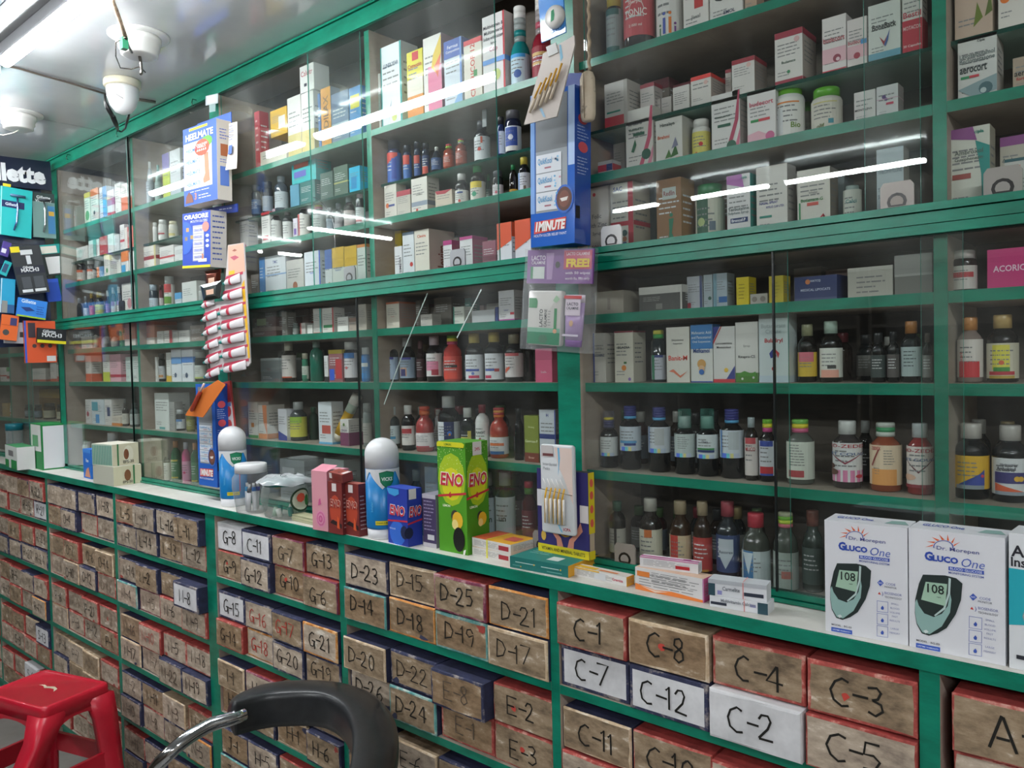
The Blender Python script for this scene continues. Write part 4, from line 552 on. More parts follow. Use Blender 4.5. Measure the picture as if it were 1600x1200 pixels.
run('3aM',[('c',914,950,296,'beige carton, red footer','cfc4b8','o,.4,.9,.07,c8403a;w,.6,.06,6a6460,Folic;w,.48,.06,6a6460,with Zinc;w,.36,.06,6a6460,Syrup;w,.17,.07,8a2a34,M-FOLATE',{'txt':0}),('c',953,989,289,'white carton, red frame, two children','d6d2c8','r,.22,c0404e;m,.42,.48,c0404e;o,.3,.3,.12,2a2a2a;o,.3,.22,.1,b87a5a;q,.22,.06,.38,.2,c0404e;o,.62,.32,.12,3a5a5a;o,.62,.24,.1,b87a5a;q,.54,.06,.7,.2,3a4a8a;W,.35,.92,.06,3a4a8a,SAC',{'side':'c2b9a6','dep':.06}),('c',1025,1064,283,'brown carton, green runner','8f6743','q,.25,.72,.8,.88,b8bfb8;W,.52,.8,.07,8a3a3a,Redlin,.45;o,.6,.5,.07,2a7a5a;y,.5,.45,.7,.45,.62,.25,.8,.1,.6,.15,.45,.05,.52,.28,2a7a5a',{'side':'a07a50','dep':.05}),('b',1086,1132,290,'white tub, green lid','c6c4b6','2f7a4a','ccc8b8','jar','l,.55,2f5a44;o,.25,.5,.18,a8b87a;q,.6,.3,.85,.5,5a6a7a',{'kindmat':'plastic','lv':(.05,.76)}),('c',1135,1172,276,'white carton, purple corner, teal side','d6d3d4','y,0,1,.65,1,.75,.8,0,.88,b06ab0;q,.15,.3,.9,.37,2a3a6a;W,.5,.335,.045,e8e8f0,Broncof-P,.6;w,.5,.05,5a6a6a,Terbutaline;w,.44,.05,5a6a6a,Sulphate Syrup;W,.75,.94,.05,2a8a7a,cipla,.4',{'side':'3f9a90'}),('c',1181,1230,263,'large white carton, violet lettering','d3cfc9','W,.4,.5,.035,3a3a8a,NASAL SPRAY,.6;q,.1,.3,.5,.33,3a8a7a;W,.6,.44,.03,3a3a8a,XYLO 2.8 LTD,.6',{'side':'b0aaa4','txt':1}),('c',1245,1297,268,'white carton, green lettering','d0ccc3','W,.45,.53,.05,2f7a3a,Budamate-G,.75;q,.3,.44,.65,.49,c85a52;q,.05,.15,.1,.5,3a8a5a;y,.6,.2,.8,.3,.9,.2,.75,.1,.9,.18,.8,.26,c83a4a;w,.64,.035,8a8a8a,Inhaler',{'side':'8d857c'}),('b',1317,1346,291,'pale tub, orange foot','b4b8b0','8a9a96','c4c6bc','slim','W,.5,.7,.1,3a7a7a,Calci;b,.12,d8733a',{'kindmat':'plastic','lv':(.04,.9)}),('c',1369,1412,235,'bluish white carton, violet corner','c3cad2','y,0,0,.25,0,0,.12,4a3a9a;W,.5,.24,.05,3a3a9a,BROCLEAR-S,.75;w,.7,.05,7a848c,THEOPHYLLINE;w,.47,.05,7a848c,TERBUTALINE;w,.38,.05,7a848c,SULPHATE SYRUP',{'side':'a29a92','txt':0})])
run('3bg',[('c',1491,1551,-62,'beige carton with green leaf','c2aa98','W,.4,.6,.09,d8523a,Arjuna;y,.5,.1,.6,.4,.75,.2,6a7a2a;y,.8,.2,.95,.5,1,.25,5a6a2a',{'side':'a89484'}),('c',1559,1604,-65,'white carton with orange leaves','d8d2ca','o,.25,.4,.18,e0772a;o,.7,.4,.18,e0772a;w,.62,.07,3a3a3a,Albana')])
run('3bB',[('c',1496,1558,64,'white carton, teal sphere','d0d0cc','W,.6,.92,.05,2a3a3a,Cipla,.3;w,.72,.07,5a6a6a,Levosalbutamol;w,.64,.07,5a6a6a,Beclometasone;W,.4,.5,.11,2a3434,aerocort,.7;q,.08,.36,.3,.4,2f8a5a;q,.3,.36,.55,.4,c8444e;y,0,.2,.5,.28,1,.35,1,.1,.4,.05,8aa0a4;o,.72,.16,.18,4a6a70;o,.66,.13,.08,b8c8c8',{'side':'c9c2bc','dep':.05}),('c',1582,1630,92,'beige carton, red lettering','a89684','W,.3,.5,.12,2a2a2a,aero,.5;W,.3,.36,.1,b83a3a,forte,.5')])
run('3bM',[('c',1481,1547,205,'white carton, purple top, teal curve','cfcfc4','y,0,1,.6,1,.7,.84,0,.9,8a4a86;y,.66,.84,1,.76,1,.02,.82,.02,.8,.45,2a8f88;q,.1,.42,.55,.48,9a4a44;w,.72,.05,5a645e,Ambroxol,;w,.64,.05,5a645e,Guaiphenesin;W,.75,.93,.05,2a8a7a,cipla,.3',{'side':'b4ae9c','dep':.04}),('c',1562,1610,216,'second carton, purple top','b9b2a4','t,.12,8a4a86;w,.7,.05,5a645e,Ambroxol',{'Y':.06}),('c',1569,1612,250,'white carton, orange headline','c0bfba','t,.06,2a5a62;q,.05,.82,.6,.86,d8603a;x,.05,.95,.4,.7,4;q,.3,.1,.6,.35,8a8a84')])
run('3a1',[('c',929,974,457,'beige card pack','b0a79a','q,.45,.2,.55,.7,9a9086',{'dep':.09,'txt':0}),('c',998,1066,450,'white topped charcoal box','4f4e4c','t,.3,c9c6c0;r,.04,c9c6c0;q,.4,.08,.55,.3,7a7874;x,.1,.5,.4,.6,3,9a9894',{'dep':.1}),('c',1073,1097,433,'white blue carton, red foot','b8bcc4','q,0,0,.25,.2,b03a4a;r,.15,3a4a7a',{'Y':.05}),('c',1099,1113,430,'pale blue carton','a9b6be','o,.7,.3,.2,2a5a4a',{'Y':.05}),('c',1114,1136,428,'pale carton with blue tab','aab8c2','l,.25,7aa0b0;q,.4,.15,1,.32,3a6aa8',{'Y':.05}),('c',1150,1170,434,'yellow carton','cdb819','x,.2,.8,.2,.8,5,9a8a20'),('c',1172,1199,460,'blister strip of round tablets','a8a49c','o,.25,.5,.16,7a746c;o,.75,.5,.16,7a746c',{'txt':0,'dep':.02,'name':'blister_pack'}),('c',1201,1224,432,'second yellow carton','c4ae2a','x,.2,.8,.2,.8,5,9a8a20'),('c',1241,1308,434,'navy box with pale lettering','2f3a66','o,.32,.78,.06,c87a4a;W,.5,.8,.1,c0c8d8,VIATCQ,.35;W,.5,.45,.1,b8c0d8,MEDICAL LIPOCATS,.7;b,.12,4a5478',{'txt':0,'dep':.06}),('c',1324,1395,420,'translucent white tub','a9a79d','t,.12,b6b4ab;x,.2,.85,.1,.75,4',{'dep':.1,'name':'plastic_tub'}),('c',1397,1457,400,'grey lidded plastic tub','6f6f69','t,.5,8a8a86;m,.46,.52,9d9d98',{'dep':.1,'txt':0,'name':'plastic_tub'})])
run('3b1',[('b',1486,1527,392,'amber jar, silver cap','2a1c18','c2beba','cfcac4','jar','m,.5,.72,b83a40',{'lv':(.05,.62)}),('c',1542,1606,391,'hot pink box','c23274','W,.55,.5,.16,e8c8d8,ACORIC,.8',{'txt':0,'dep':.08})])
run('3a2',[('c',926,946,521,'grey white carton, blue edge','bdb9b2','l,.12,3a4a8a;W,.55,.55,.05,3a4a6a,COVERZ,.7;w,.7,.05,8a847c,Syrup',{'side':'c9c4bb','dep':.05}),('c',959.5,989,518,'cream carton, little mango','d3cec0','t,.03,8a3444;W,.5,.68,.05,3a3a3a,BILAGRA;o,.5,.28,.13,d8843a;q,.5,.36,.65,.4,3a6a3a;o,.8,.06,.08,8a6ab0',{'side':'d0cabb','dep':.045}),('b',1017,1040,516,'bottle, green yellow cap','1b2428','3a9a4a/c9c24a','b9bcc8','slim','t,.1,2a3a7a;l,.3,2f7a5a',{'lv':(.05,.52)}),('c',1040.5,1077,512,'white carton, salmon wave','d6d3ca','w,.76,.045,3a3a3a,Dicyclomine;w,.7,.04,3a3a3a,Suspension;w,.44,.09,d8483a,Banit-M;y,.1,.2,.3,.24,.6,.12,.9,.2,.6,.08,.3,.18,d8785a',{'side':'a89f90','txt':0}),('c',1078.5,1113,508,'blue topped carton, cartoon patient','d3d3ce','t,.42,3a78b4;w,.86,.05,d6e0ea,Mefenamic Acid;w,.78,.05,d6e0ea,and Paracetamol;w,.7,.05,d6e0ea,Oral Suspension;W,.5,.55,.08,2a4a8a,Mefkamol,.75;o,.5,.32,.2,c99a5a;o,.5,.24,.14,d8b08a;o,.5,.18,.12,3a6ab0;b,.02,2a4a9a',{'txt':0}),('c',1114,1148,511,'white carton, navy arc, lemon','d0cfcc','y,0,1,.3,1,0,.75,2f3a86;y,.5,0,1,.3,1,0,2f3a86;y,.35,1,.4,1,0,.68,0,.74,b83a40;w,.7,.04,3a3a3a,Levocetirizine;w,.63,.04,3a3a3a,Montelukast;o,.6,.22,.1,d8b03a;b,.06,c03a44',{'txt':0}),('c',1148.5,1184,504,'white carton, meadow picture','d0cfca','w,.6,.05,8a8a88,Syrup;w,.42,.06,3a3a3c,Rinapro-CS;b,.16,4a7a34;o,.3,.06,.05,d8d8d4;o,.8,.08,.05,c8c0c8;y,.1,.14,.4,.19,.7,.15,.9,.18,.9,.1,.1,.1,4f8a3a',{'txt':0}),('c',1185,1232,491,'tallest white carton, red blue emblem','c9d3d4','W,.5,.6,.08,c0333a,Buladryl,.8;y,.35,.42,.5,.5,.6,.38,.4,.35,2f3a8a;y,.52,.5,.7,.42,.65,.35,c03a40;o,.5,.2,.07,c0333a;b,.1,bccbd6;w,.82,.06,a8b2b4,Butamirate;w,.74,.06,a8b2b4,Citrate',{'txt':0}),('b',1246,1276,507,'dark bottle, pink yellow label','1a1714','8f8f70','cfae3a','syrup','t,.4,c86a78',{'lv':(.1,.52)}),('b',1280,1316,502,'dark bottle, white pink label','161513','a8bdb0','d3d5cc','syrup','b,.26,e0a08e;q,.4,.3,.85,.42,3a3a3a',{'lv':(.08,.56)}),('b',1360,1384,520,'black bottle, dim label','141718','2a2c2e','3a4442','syrup'),('b',1385.5,1405,518,'black bottle, grey label','141718','202224','55504e','syrup'),('b',1407,1440,502,'dark bottle, orange brown cap','15191a','a8703a','a4b4b4','syrup','x,.1,.9,.3,.9,5,4a5454',{'lv':(.1,.58)}),('b',1441,1457,520,'half hidden black bottle','15191a','5a5048','7a7a78','syrup')])
run('3b2',[('b',1495,1536,496,'clear bottle, copper cap, red label','8f7f78','c0844a','d6cec8','syrup','b,.42,c8333a;v,.12,.16,c8433a,Ascoril',{'lv':(.08,.66)}),('b',1541,1592,492,'dark bottle, gold cap, yellow label','17120c','b89a62','cfc9b4','syrup','q,.15,.25,.8,.95,d8cf4a;m,.1,.2,b8303a;b,.08,b89a3a;q,.2,.2,.8,.32,3a8a3a;o,.5,.45,.1,d8603a',{'lv':(.06,.58)})])
HOL='b,.17,b9c4d8;q,.1,0,.35,.17,5a7ae0;q,.35,0,.5,.17,6ac8d0;q,.55,0,.7,.17,d9d48a'
run('3a3',[('b',937,965,652,'dark bottle, yellow neck ring','121214','3a3a6a/3a3a6a/3a3a6a/d9c52a','cdd0cf','syrup',HOL,{'lv':(.24,.62),'cup':'8a8a9a'}),('b',967.5,1001,634,'dark bottle, blue cap, striped label','101113','5aa8d8/33387a/33387a/33387a/33387a','c4ced8','syrup',HOL+';m,.32,.42,5a9ac8;q,.3,.22,.95,.32,2a3a7a',{'lv':(.3,.68)}),('b',1012,1047,636,'dark bottle, blue cap, turned label','101113','5aa8d8/33387a/33387a/33387a/33387a','c9d0d8','syrup',HOL+';l,.06,3a6ab0;q,.4,.3,.9,.95,b4b8ba',{'lv':(.3,.7)}),('b',1053,1086,650,'bottle under teal cup','101416','9fb4b0','b9c4c2','syrup',HOL+';x,.2,.9,.35,.9,6',{'lv':(.3,.7),'cup':'5aa898'}),('b',1088,1122,650,'bottle under clear teal cup, green stripe','101416','7aa89c','cfd6d8','syrup',HOL+';m,.26,.36,2a3a6a;m,.37,.44,3a8a4a;w,.7,.1,2a2a3a,Dex',{'lv':(.3,.7),'cup':'5aa898'}),('b',1124,1162,639,'largest blue capped bottle','0f1012','5aa8d8/3a3d84/3a3d84/3a3d84/3a3d84','c9d2da','syrup',HOL+';q,.45,.3,.95,.95,b4bcc0;l,.1,5a8ac8',{'lv':(.3,.7)}),('b',1163,1184,652,'slim bottle, red white label','1c1714','a8b4b8','cfc6c2','tall','t,.16,b84a50;w,.7,.1,b03a40,MUCO',{'lv':(.08,.68)}),('b',1185.5,1212,655,'dark bottle, rainbow cap, blue red label','141318','c8488a/d9d23a/7ac03a','c9ccd2','syrup','t,.16,33489a;b,.06,33489a;m,.06,.26,b83038',{'lv':(.1,.66)}),('b',1228,1272,655,'grey bottle, rainbow cap','5d625c','d0668a/e0d03a/7ac05a','ccd2c6','syrup','x,.08,.8,.35,.95,8;q,.05,.06,.75,.24,a8474a',{'lv':(.08,.66)}),('b',1300,1347,657,'pink syrup bottle, red title label','3e3a3a','c9cbc8','d3d3d2','syrup','b,.3,d080a4;w,.92,.09,b03440,BRO-ZEDEX;y,.05,.85,.5,.5,.95,.85,.5,.45,8a3a4a;w,.72,.07,3a5a8a,WET COUGH;o,.2,.4,.12,5a4038;o,.25,.25,.14,6a4a40;o,.75,.15,.08,c8404a',{'lv':(.1,.68)}),('b',1358,1409,660,'orange syrup bottle, green banded cap','8a4a34','c2c8c0/4a9a6a/c2c8c0','d9c4a8','syrup','b,.4,d99a5a;W,.2,.92,.08,b03440,ZEDEX,.4;x,.5,.95,.5,.9,6;y,.0,.5,.3,.9,.36,.9,.05,.45,8a3a3a;x,.1,.4,.25,.45,3',{'lv':(.1,.68)}),('b',1416,1458,661,'red syrup bottle, white cap','8a2f30','b9c0c2','d6cdc8','syrup','w,.9,.09,b03440,BRO-ZEDEX;y,.05,.85,.5,.4,.95,.85,.5,.35,6a3a40;w,.68,.07,3a5a8a,WET COUGH;o,.3,.25,.16,d8b098;b,.08,8a2f3a',{'lv':(.1,.68)}),('b',1340,1364,657,'black bottle behind syrup trio','141414','9a9c9a','3a3a3a','syrup',{'Y':.12})])
run('3b3',[('b',1489,1546,661,'dark bottle, yellow blue label','13171a','b9b4ae','d8aa2f','syrup','b,.12,8a9298;y,.1,.12,.9,.5,.9,.12,33448a;y,.4,.12,1,.6,1,.12,3a4a9a;o,.92,.4,.06,c8404a',{'lv':(.14,.58)}),('b',1549,1608,664,'dark bottle, white violet label','13171a','b4b0aa','d4d6d8','syrup','b,.1,8f98a0;y,0,.1,1,.1,0,.32,d8603a;m,.32,.62,3f3a72;o,.75,.45,.1,e0b03a;o,.88,.45,.1,e0b03a;w,.82,.08,3a3a4a,Hydrochlor;W,.4,.72,.09,2a2a3a,Arthokind,.6',{'lv':(.1,.58)})])
run('3aF',[('b',951,977,783,'slim clear bottle, dark contents','1e1a14','4a6a5a','b9b4a8','tall','q,.42,0,.6,1,2a241c',{'lv':(.14,.55)}),('b',998,1034,778,'amber bottle, silver cap','2a2420','b8b5ac','cfcbb9','round','q,.3,.78,.7,1,c8703a;o,.35,.14,.14,c8a03a',{'lv':(.02,.55)}),('b',1045,1080,782,'amber bottle, gold cap, red label','3a2a1e','a8977c','c9b896','round','l,.5,c0433a;b,.06,b8862f;o,.25,.25,.1,d8a040',{'lv':(.06,.52)}),('b',1082,1112,783,'second gold capped bottle, red label','35281f','a8977c','b0413c','round','b,.06,b8862f',{'lv':(.06,.52)}),('b',1118,1155,783,'bottle, white shield label','2c3034','a04a54','3a4a72','round','y,.1,.9,.9,.9,.9,.5,.5,.1,.1,.5,b8c0c8;w,.55,.08,3a3a4a,Ascorex',{'lv':(.1,.58)}),('b',1158,1203,801,'clear grey bottle, pink cap, blue label','4a4e48','c0404e','c3ccce','round','l,.5,3f74a4;y,0,.95,.5,.95,.3,.3,c8d4dc',{'lv':(.04,.5),'Y':.02}),('b',1207,1247,800,'clear grey bottle, rainbow cap','494f49','d06a7a/c9d84a/7ab83a/b9b89a','aab2ac','round','q,.4,.3,.9,.5,b8645a',{'lv':(.02,.5),'Y':.03}),('b',1252,1287,797,'dim grey green bottle','39443f','7a4a40','55635e','round',{'Y':.05})])
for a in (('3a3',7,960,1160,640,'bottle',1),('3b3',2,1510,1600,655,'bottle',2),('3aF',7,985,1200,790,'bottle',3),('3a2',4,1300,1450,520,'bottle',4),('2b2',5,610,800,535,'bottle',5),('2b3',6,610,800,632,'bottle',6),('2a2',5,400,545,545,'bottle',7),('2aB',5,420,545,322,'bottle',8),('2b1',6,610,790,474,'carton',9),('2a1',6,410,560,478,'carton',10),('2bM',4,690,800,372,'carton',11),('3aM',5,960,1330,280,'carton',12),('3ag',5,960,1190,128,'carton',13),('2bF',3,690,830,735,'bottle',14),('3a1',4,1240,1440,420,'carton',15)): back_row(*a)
# yellow tube leaning between the small cartons, and the spoon standing on a bottle
A,B_=at_y(526,686,.05),at_y(559,617,.075); A.z=max(A.z,Z['3']+.012); t=root('tablet_tube',A,None,None); d=(B_-A); t['_x']=529.5; n=d.normalized(); Q=n.to_track_quat('Z','Y').to_matrix().to_4x4()
L=d.length
for nm,r,z0,z1,c in(('base_band',.0135,0,.12,'d9d2c0'),('body',.0135,.12001,.62,'d8a81c'),('label',.0137,.62001,.80,'a9b8a8'),('cap',.0145,.80001,1,'dcd8d0')):
    p=MB(); p.lathe([(r,L*z0),(r,L*z1)],mat(c,'plastic'),20,Q); p.build(nm,t)
put('2a3',t,'yellow tablet tube leaning over','tube')
A=at_y(757,198,.045); b=MB(); b.box((-.006,0,0),(.006,.0015,.058),mat('c9cfd2','clear')); b.box((-.006,-.0003,0),(.006,0,.058),mat('d6dadb','clear')); o=b.build('dosing_spoon',None,A); tag(o,'clear plastic spoon standing in front of a dark white red labelled bottle','spoon')
finish()
# ---------------------------------------------------------------- helpers for single goods
def frame(BL,BR,TL,Y=None,X=None):
    pt=(lambda p:at_y(*p,Y)) if X is None else (lambda p:at_x(*p,X))
    O,B,T=pt(BL),pt(BR),pt(TL); u=(B-O).normalized(); v=(T-O); v=(v-u*v.dot(u)); h=v.length; v.normalize(); n=v.cross(u)
    return Matrix(((u.x,n.x,v.x,O.x),(u.y,n.y,v.y,O.y),(u.z,n.z,v.z,O.z),(0,0,0,1))),(B-O).length,h
def stand(bl,bc,tl,br=None,z=None,dep=.05):
    z=ZCT+.0003 if z is None else z
    A,B=at_z(*bl,z),at_z(*bc,z); u=(B-A).normalized(); n=Vector((-u.y,u.x,0)); h=at_y(*tl,A.y).z-z
    if br: dep=max(.012,(at_z(*br,z)-B).dot(n))
    return Matrix(((u.x,n.x,0,A.x),(u.y,n.y,0,A.y),(0,0,1,z),(0,0,0,1))),(B-A).length,h,dep
def thing(name,label,cat,M,group=None):
    o=root(name,(0,0,0),label,cat,group); o.matrix_world=M; return o
def faces(w_,h_,d):
    return (lambda u,v,o:(u*w_,-o,v*h_)),(lambda u,v,o:(w_+o,u*d,v*h_)),(lambda u,v,o:(u*w_,v*d,h_+o)),(lambda u,v,o:(-o,(1-u)*d,v*h_))
def uvq(TL,TR,BL,BR):                 # picture position on a printed face -> face fractions
    def g(x,y):
        v=.5
        for _ in range(4):
            lx=TL[0]*v+BL[0]*(1-v); rx=TR[0]*v+BR[0]*(1-v); u=(x-lx)/(rx-lx); ty=TL[1]*(1-u)+TR[1]*u; by=BL[1]*(1-u)+BR[1]*u; v=(by-y)/(by-ty)
        return u,v
    return g
def pbox(name,label,cat,M,w_,h_,d,front,toks='',rt='',tp='',side=None,top=None,extra=None,group=None,txt=0,left=None):
    p=MB(); p.box((0,0,0),(w_,d,h_),mat(side or front),front=mat(front),top=mat(top or side or front)); f,g,t,l=faces(w_,h_,d)
    if left: p.m[0]=p.mi(mat(left))
    if txt: lines(p,f,w_,h_,.06,.94,.2,.8,5,'8a8a8a'); lines(p,g,d,h_,.1,.9,.2,.8,5,'8a8a8a')
    prints(p,f,w_,h_,toks); prints(p,g,d,h_,rt); prints(p,t,w_,d,tp)
    if extra: extra(p,f,g,t,l)
    o=p.build(name); o.matrix_world=M; return tag(o,label,cat,group)
# ---------------------------------------------------------------- glucose meter boxes on the counter
def gluco(bl,bc,tl,label,M0=None):
    M,w_,h_,d=stand(bl,bc,tl,dep=.055); q=uvq((205,145),(785,205),(215,905),(795,1010))
    def ex(p,f,g,t,l):
        P=lambda pts,c,o=.0006:p.poly(f,[q(*a) for a in pts],mat(c,'ink'),o)
        for k in range(7):
            a=math.radians(178-k*27); c=(425,262); b=math.radians(178-k*27-14)
            P([(c[0]+66*math.cos(a),c[1]-40*math.sin(a)),(c[0]+112*math.cos(a+.12),c[1]-78*math.sin(a+.12)),(c[0]+64*math.cos(b),c[1]-42*math.sin(b))],'e0602a')
        R_=lambda r0,r1,c,n=16:[P([(425+r*math.cos(math.radians(190-a*12.5)),266-r*.68*math.sin(math.radians(190-a*12.5))) for a,r in((k,r0),(k+1,r0),(k+1,r1),(k,r1))],c) for k in range(n)]
        R_(56,62,'3a4aa0')
        W=lambda s,x,y,hh,wm,c,b=.012,fit=False,sl=0:p.word(f,s,*q(x,y),hh,w_,h_,mat(c,'ink'),wmax=wm,bold=b,fit=fit,slant=sl)
        W('Dr. Morepen',512,288,.04,.44,'454a8c',.004,True); W('G',335,325,.075,.09,'2a49a8',.05,True); W('LUCO',438,345,.052,.27,'2a49a8',.05,True); W('One',598,368,.07,.24,'3a58b4',-.005,True,.25)
        P([(458,388),(668,412),(668,436),(458,412)],'2f4fae'); W('BLOOD GLUCOSE',563,412,.02,.33,'dfe3f4',.01,True); W('MONITORING SYSTEM',563,440,.018,.36,'4a5aa4',.01,True)
        P([(300,443),(440,446),(505,462),(543,495),(535,600),(505,690),(450,780),(395,815),(340,832),(295,818),(262,760),(250,690),(252,600),(275,500)],'1d2b29',.0008)
        P([(262,600),(275,640),(310,690),(370,712),(420,690),(455,640),(470,560),(478,600),(470,680),(420,770),(345,822),(300,812),(265,755),(252,690),(252,620)],'8fb2ac',.0011)
        P([(460,460),(474,466),(470,560),(440,660),(380,706),(372,700),(430,650),(456,560)],'b8ccc8',.0013)
        P([(318,488),(452,500),(440,640),(290,602)],'a3c4ac',.0014)
        p.word(f,'108',*q(381,533),.075,w_,h_,mat('16201c','ink'),wmax=.18,fit=True,o=.0018); p.word(f,'mg/dL',*q(402,585),.012,w_,h_,mat('16201c','ink'),o=.0018)
        P([(305,800),(325,794),(340,808),(318,818)],'d0dcd8',.0016)
        P([(585,576),(606,556),(630,580),(606,602)],'3a58b4'); W('NO',607,579,.014,.05,'e8e8f4',.01); W('CODE',676,588,.02,.14,'7a80b4',.0); W('MONITOR',676,610,.016,.14,'5a5a6a',.0)
        P([(590,655),(600,640),(610,660)],'d0403a'); W(')',622,655,.04,.03,'3a4aa0',.0); W('BIOSENSOR',694,655,.021,.2,'7a80b4',0,True); W('TECHNOLOGY',694,682,.017,.2,'5a5a6a',0,True)
        for y,a1,b1,c1 in((742,'SMALL','BLOOD','VOLUME'),(828,'FAST','RESULTS',''),(912,'LARGE','MEMORY','')):
            X0,X1,h2=583,660,38
            for pts in(((X0,y-h2-5),(X1,y-h2+5),(X1,y-h2+8),(X0,y-h2-2)),((X0,y+h2-8),(X1,y+h2+2),(X1,y+h2+5),(X0,y+h2-5)),((X0,y-h2-5),(X0+3,y-h2-5),(X0+3,y+h2-5),(X0,y+h2-5)),((X1-3,y-h2+5),(X1,y-h2+5),(X1,y+h2+5),(X1-3,y+h2+5))): P(pts,'8088c0')
            P([(615,y+20),(610,y+8),(622,y-8),(632,y+8),(628,y+22)],'3a58b4')
            for i,s in enumerate(filter(None,(a1,b1,c1))): W(s,706,y-18+i*30,.015,.12,'8a8fb8',0)
        W('MODEL : BG-03',333,874,.016,.25,'3a3a40',.01,True); P([(258,880),(410,906),(410,934),(258,908)],'3058b8'); W('LIFETIME WARRANTY',334,908,.012,.23,'dfe6f6',.01,True)
        p.word(t,'GLUCO One',.32,.55,.3,w_,d,mat('2a49a8','ink'),wmax=.45); p.poly(t,[(.7,.3),(.98,.35),(.9,.75),(.75,.7)],mat('8fb2ac','ink'))
    return pbox('glucose_meter_box',label,'box',M,w_,h_,d,'dcdde2',extra=ex,group='glucose meter boxes')
gluco((1290,985),(1419,1009),(1287,812),'white glucose meter box standing left of its twin on the counter')
gluco((1421,1010),(1571,1041),(1419,824),'white glucose meter box between its twin and the teal nebuliser box')
M,w_,h_,d=stand((1577,1043),(1700,1070),(1577,832),dep=.055)
pbox('monitor_box','white and teal monitor box cut by the picture edge beside glucose boxes','box',M,w_,h_,d,'dcdfe2','y,0,.74,1,.74,1,.4,0,.32,1fa6b4;W,.28,.87,.085,23232c,Accu,.5;W,.28,.79,.07,23232c,Instant,.5;x,.06,.5,.5,.68,4,e8f2f4;o,.36,.4,.18,9a9a98;o,.36,.4,.14,d8b08a;q,.3,.36,.44,.44,1f1f20;q,.1,.08,.8,.11,2a2c34')
# ---------------------------------------------------------------- cartons lying on the counter
def flat(bl,bc,tl,br,label,front,toks='',rt='',tp='',side=None,top=None,z=None,name='carton',extra=None,txt=1,dep=.05):
    M,w_,h_,d=stand(bl,bc,tl,br,z,dep); h_=max(h_,.008); pbox(name,label,'carton',M,w_,h_,d,front,toks,rt,tp,side,top,extra,None,txt); return M.translation.z+h_
RB_='q,.72,.15,.92,.55,b0303a;b,.05,d9a03a'
za=flat((738,867),(798,880),(737.5,853.5),(824,866),'white orange topped carton, lower of the banded pair on counter','d9d6d0','q,.7,.2,.95,.7,a52f38;q,.38,0,.42,1,e0d84a',side='ded9d2',top='d9a03a')
flat((738,853),(798,866),(737,839),(824,852),'white orange topped carton, upper of the banded pair on counter','d9d6d0','q,.7,.2,.95,.7,a52f38;q,.38,0,.42,1,e0d84a',tp='l,.4,d9603a;q,.6,.3,.9,.7,c85a50;q,.36,0,.4,1,e0d84a',side='ded9d2',top='e0a52a',z=za+.0004)
zt_=flat((797,886),(888,903),(798,869),(909,879),'flat teal carton with upside down print and yellow end','16706a','q,.1,.55,.45,.62,b8d8d0;q,.55,.5,.85,.58,b8d8d0;q,.05,.25,.2,.3,6aa8a0;q,.65,.2,.9,.27,6aa8a0;o,.43,.58,.012,e0b83a;o,.88,.55,.012,e0b83a;o,.2,.24,.01,e0b83a',side='e0a52a',top='1a7a72',tp='q,.55,.15,.75,.4,d0d8d4;x,.1,.6,.4,.8,4,8ac0b8',txt=0)
flat((897,899),(979,917),(897.5,885),(989,912),'flat white carton with yellow end and red script','dcdad6','W,.84,.5,.3,c0304a,Cremisa,.2;q,.4,.15,.62,.85,d0d2d4;q,0,.85,.5,1,e0b03a',side='e8b52a',top='d9d2c8',tp='q,0,.1,.4,.7,e0b03a;q,.45,.2,.8,.5,dc8a5a')
zb_=flat((993,920),(1100,942),(992,885),(1112,934),'wide white carton with orange swash under a smaller carton','d9d7d6','q,.03,.62,.22,.85,e0823a;y,0,.28,.3,.12,.55,.2,1,.1,1,0,0,0,e8823a;y,.08,.2,.3,.1,.5,.14,.3,.02,e8d0c0;x,.25,.95,.35,.9,7;r,.012,b05a9a',side='b8487e',top='d9b8a0')
flat((1000,885),(1091,897),(1000,869),(1098,893),'small white carton with crimson band lying on wider carton','dad9da','q,.62,.2,.86,.52,b01f2a;t,.08,c85a98',side='d6d6d8',top='dcd3d8',tp='m,.2,.5,c04a90;q,.72,.3,.85,.7,9a3a7a',z=zb_+.0004)
def rubber(p,f,g,t,l):
    p.rect(f,.6,0,.615,1,mat('d8807a','plastic'),.0012); p.rect(t,.6,0,.615,1,mat('d8807a','plastic'),.0012)
zc=flat((1109,947),(1200,961.5),(1109,930),(1209,952),'white teal ended carton, lower of the rubber banded stack','d8dade','r,.17,2a4a56;q,.02,.25,.3,.5,2a3040;q,.7,.5,.8,.75,8a8ac0;W,.5,.7,.3,7a7e86,Multivitamin Calcium,.6',side='d6d8da',extra=rubber,txt=0)
flat((1107,929),(1198,941),(1107,904),(1207,933),'white teal ended carton, upper of the rubber banded stack','d8dade','l,.12,2a4a56;q,.62,.2,.95,.42,2a3040;q,.16,.1,.24,.35,8a8ac0;t,.25,b0b4ba;W,.4,.5,.25,6a6e76,Carmelite,.3',side='d6d8da',top='ccd0d4',z=zc+.0004,extra=rubber,txt=0,dep=.04)
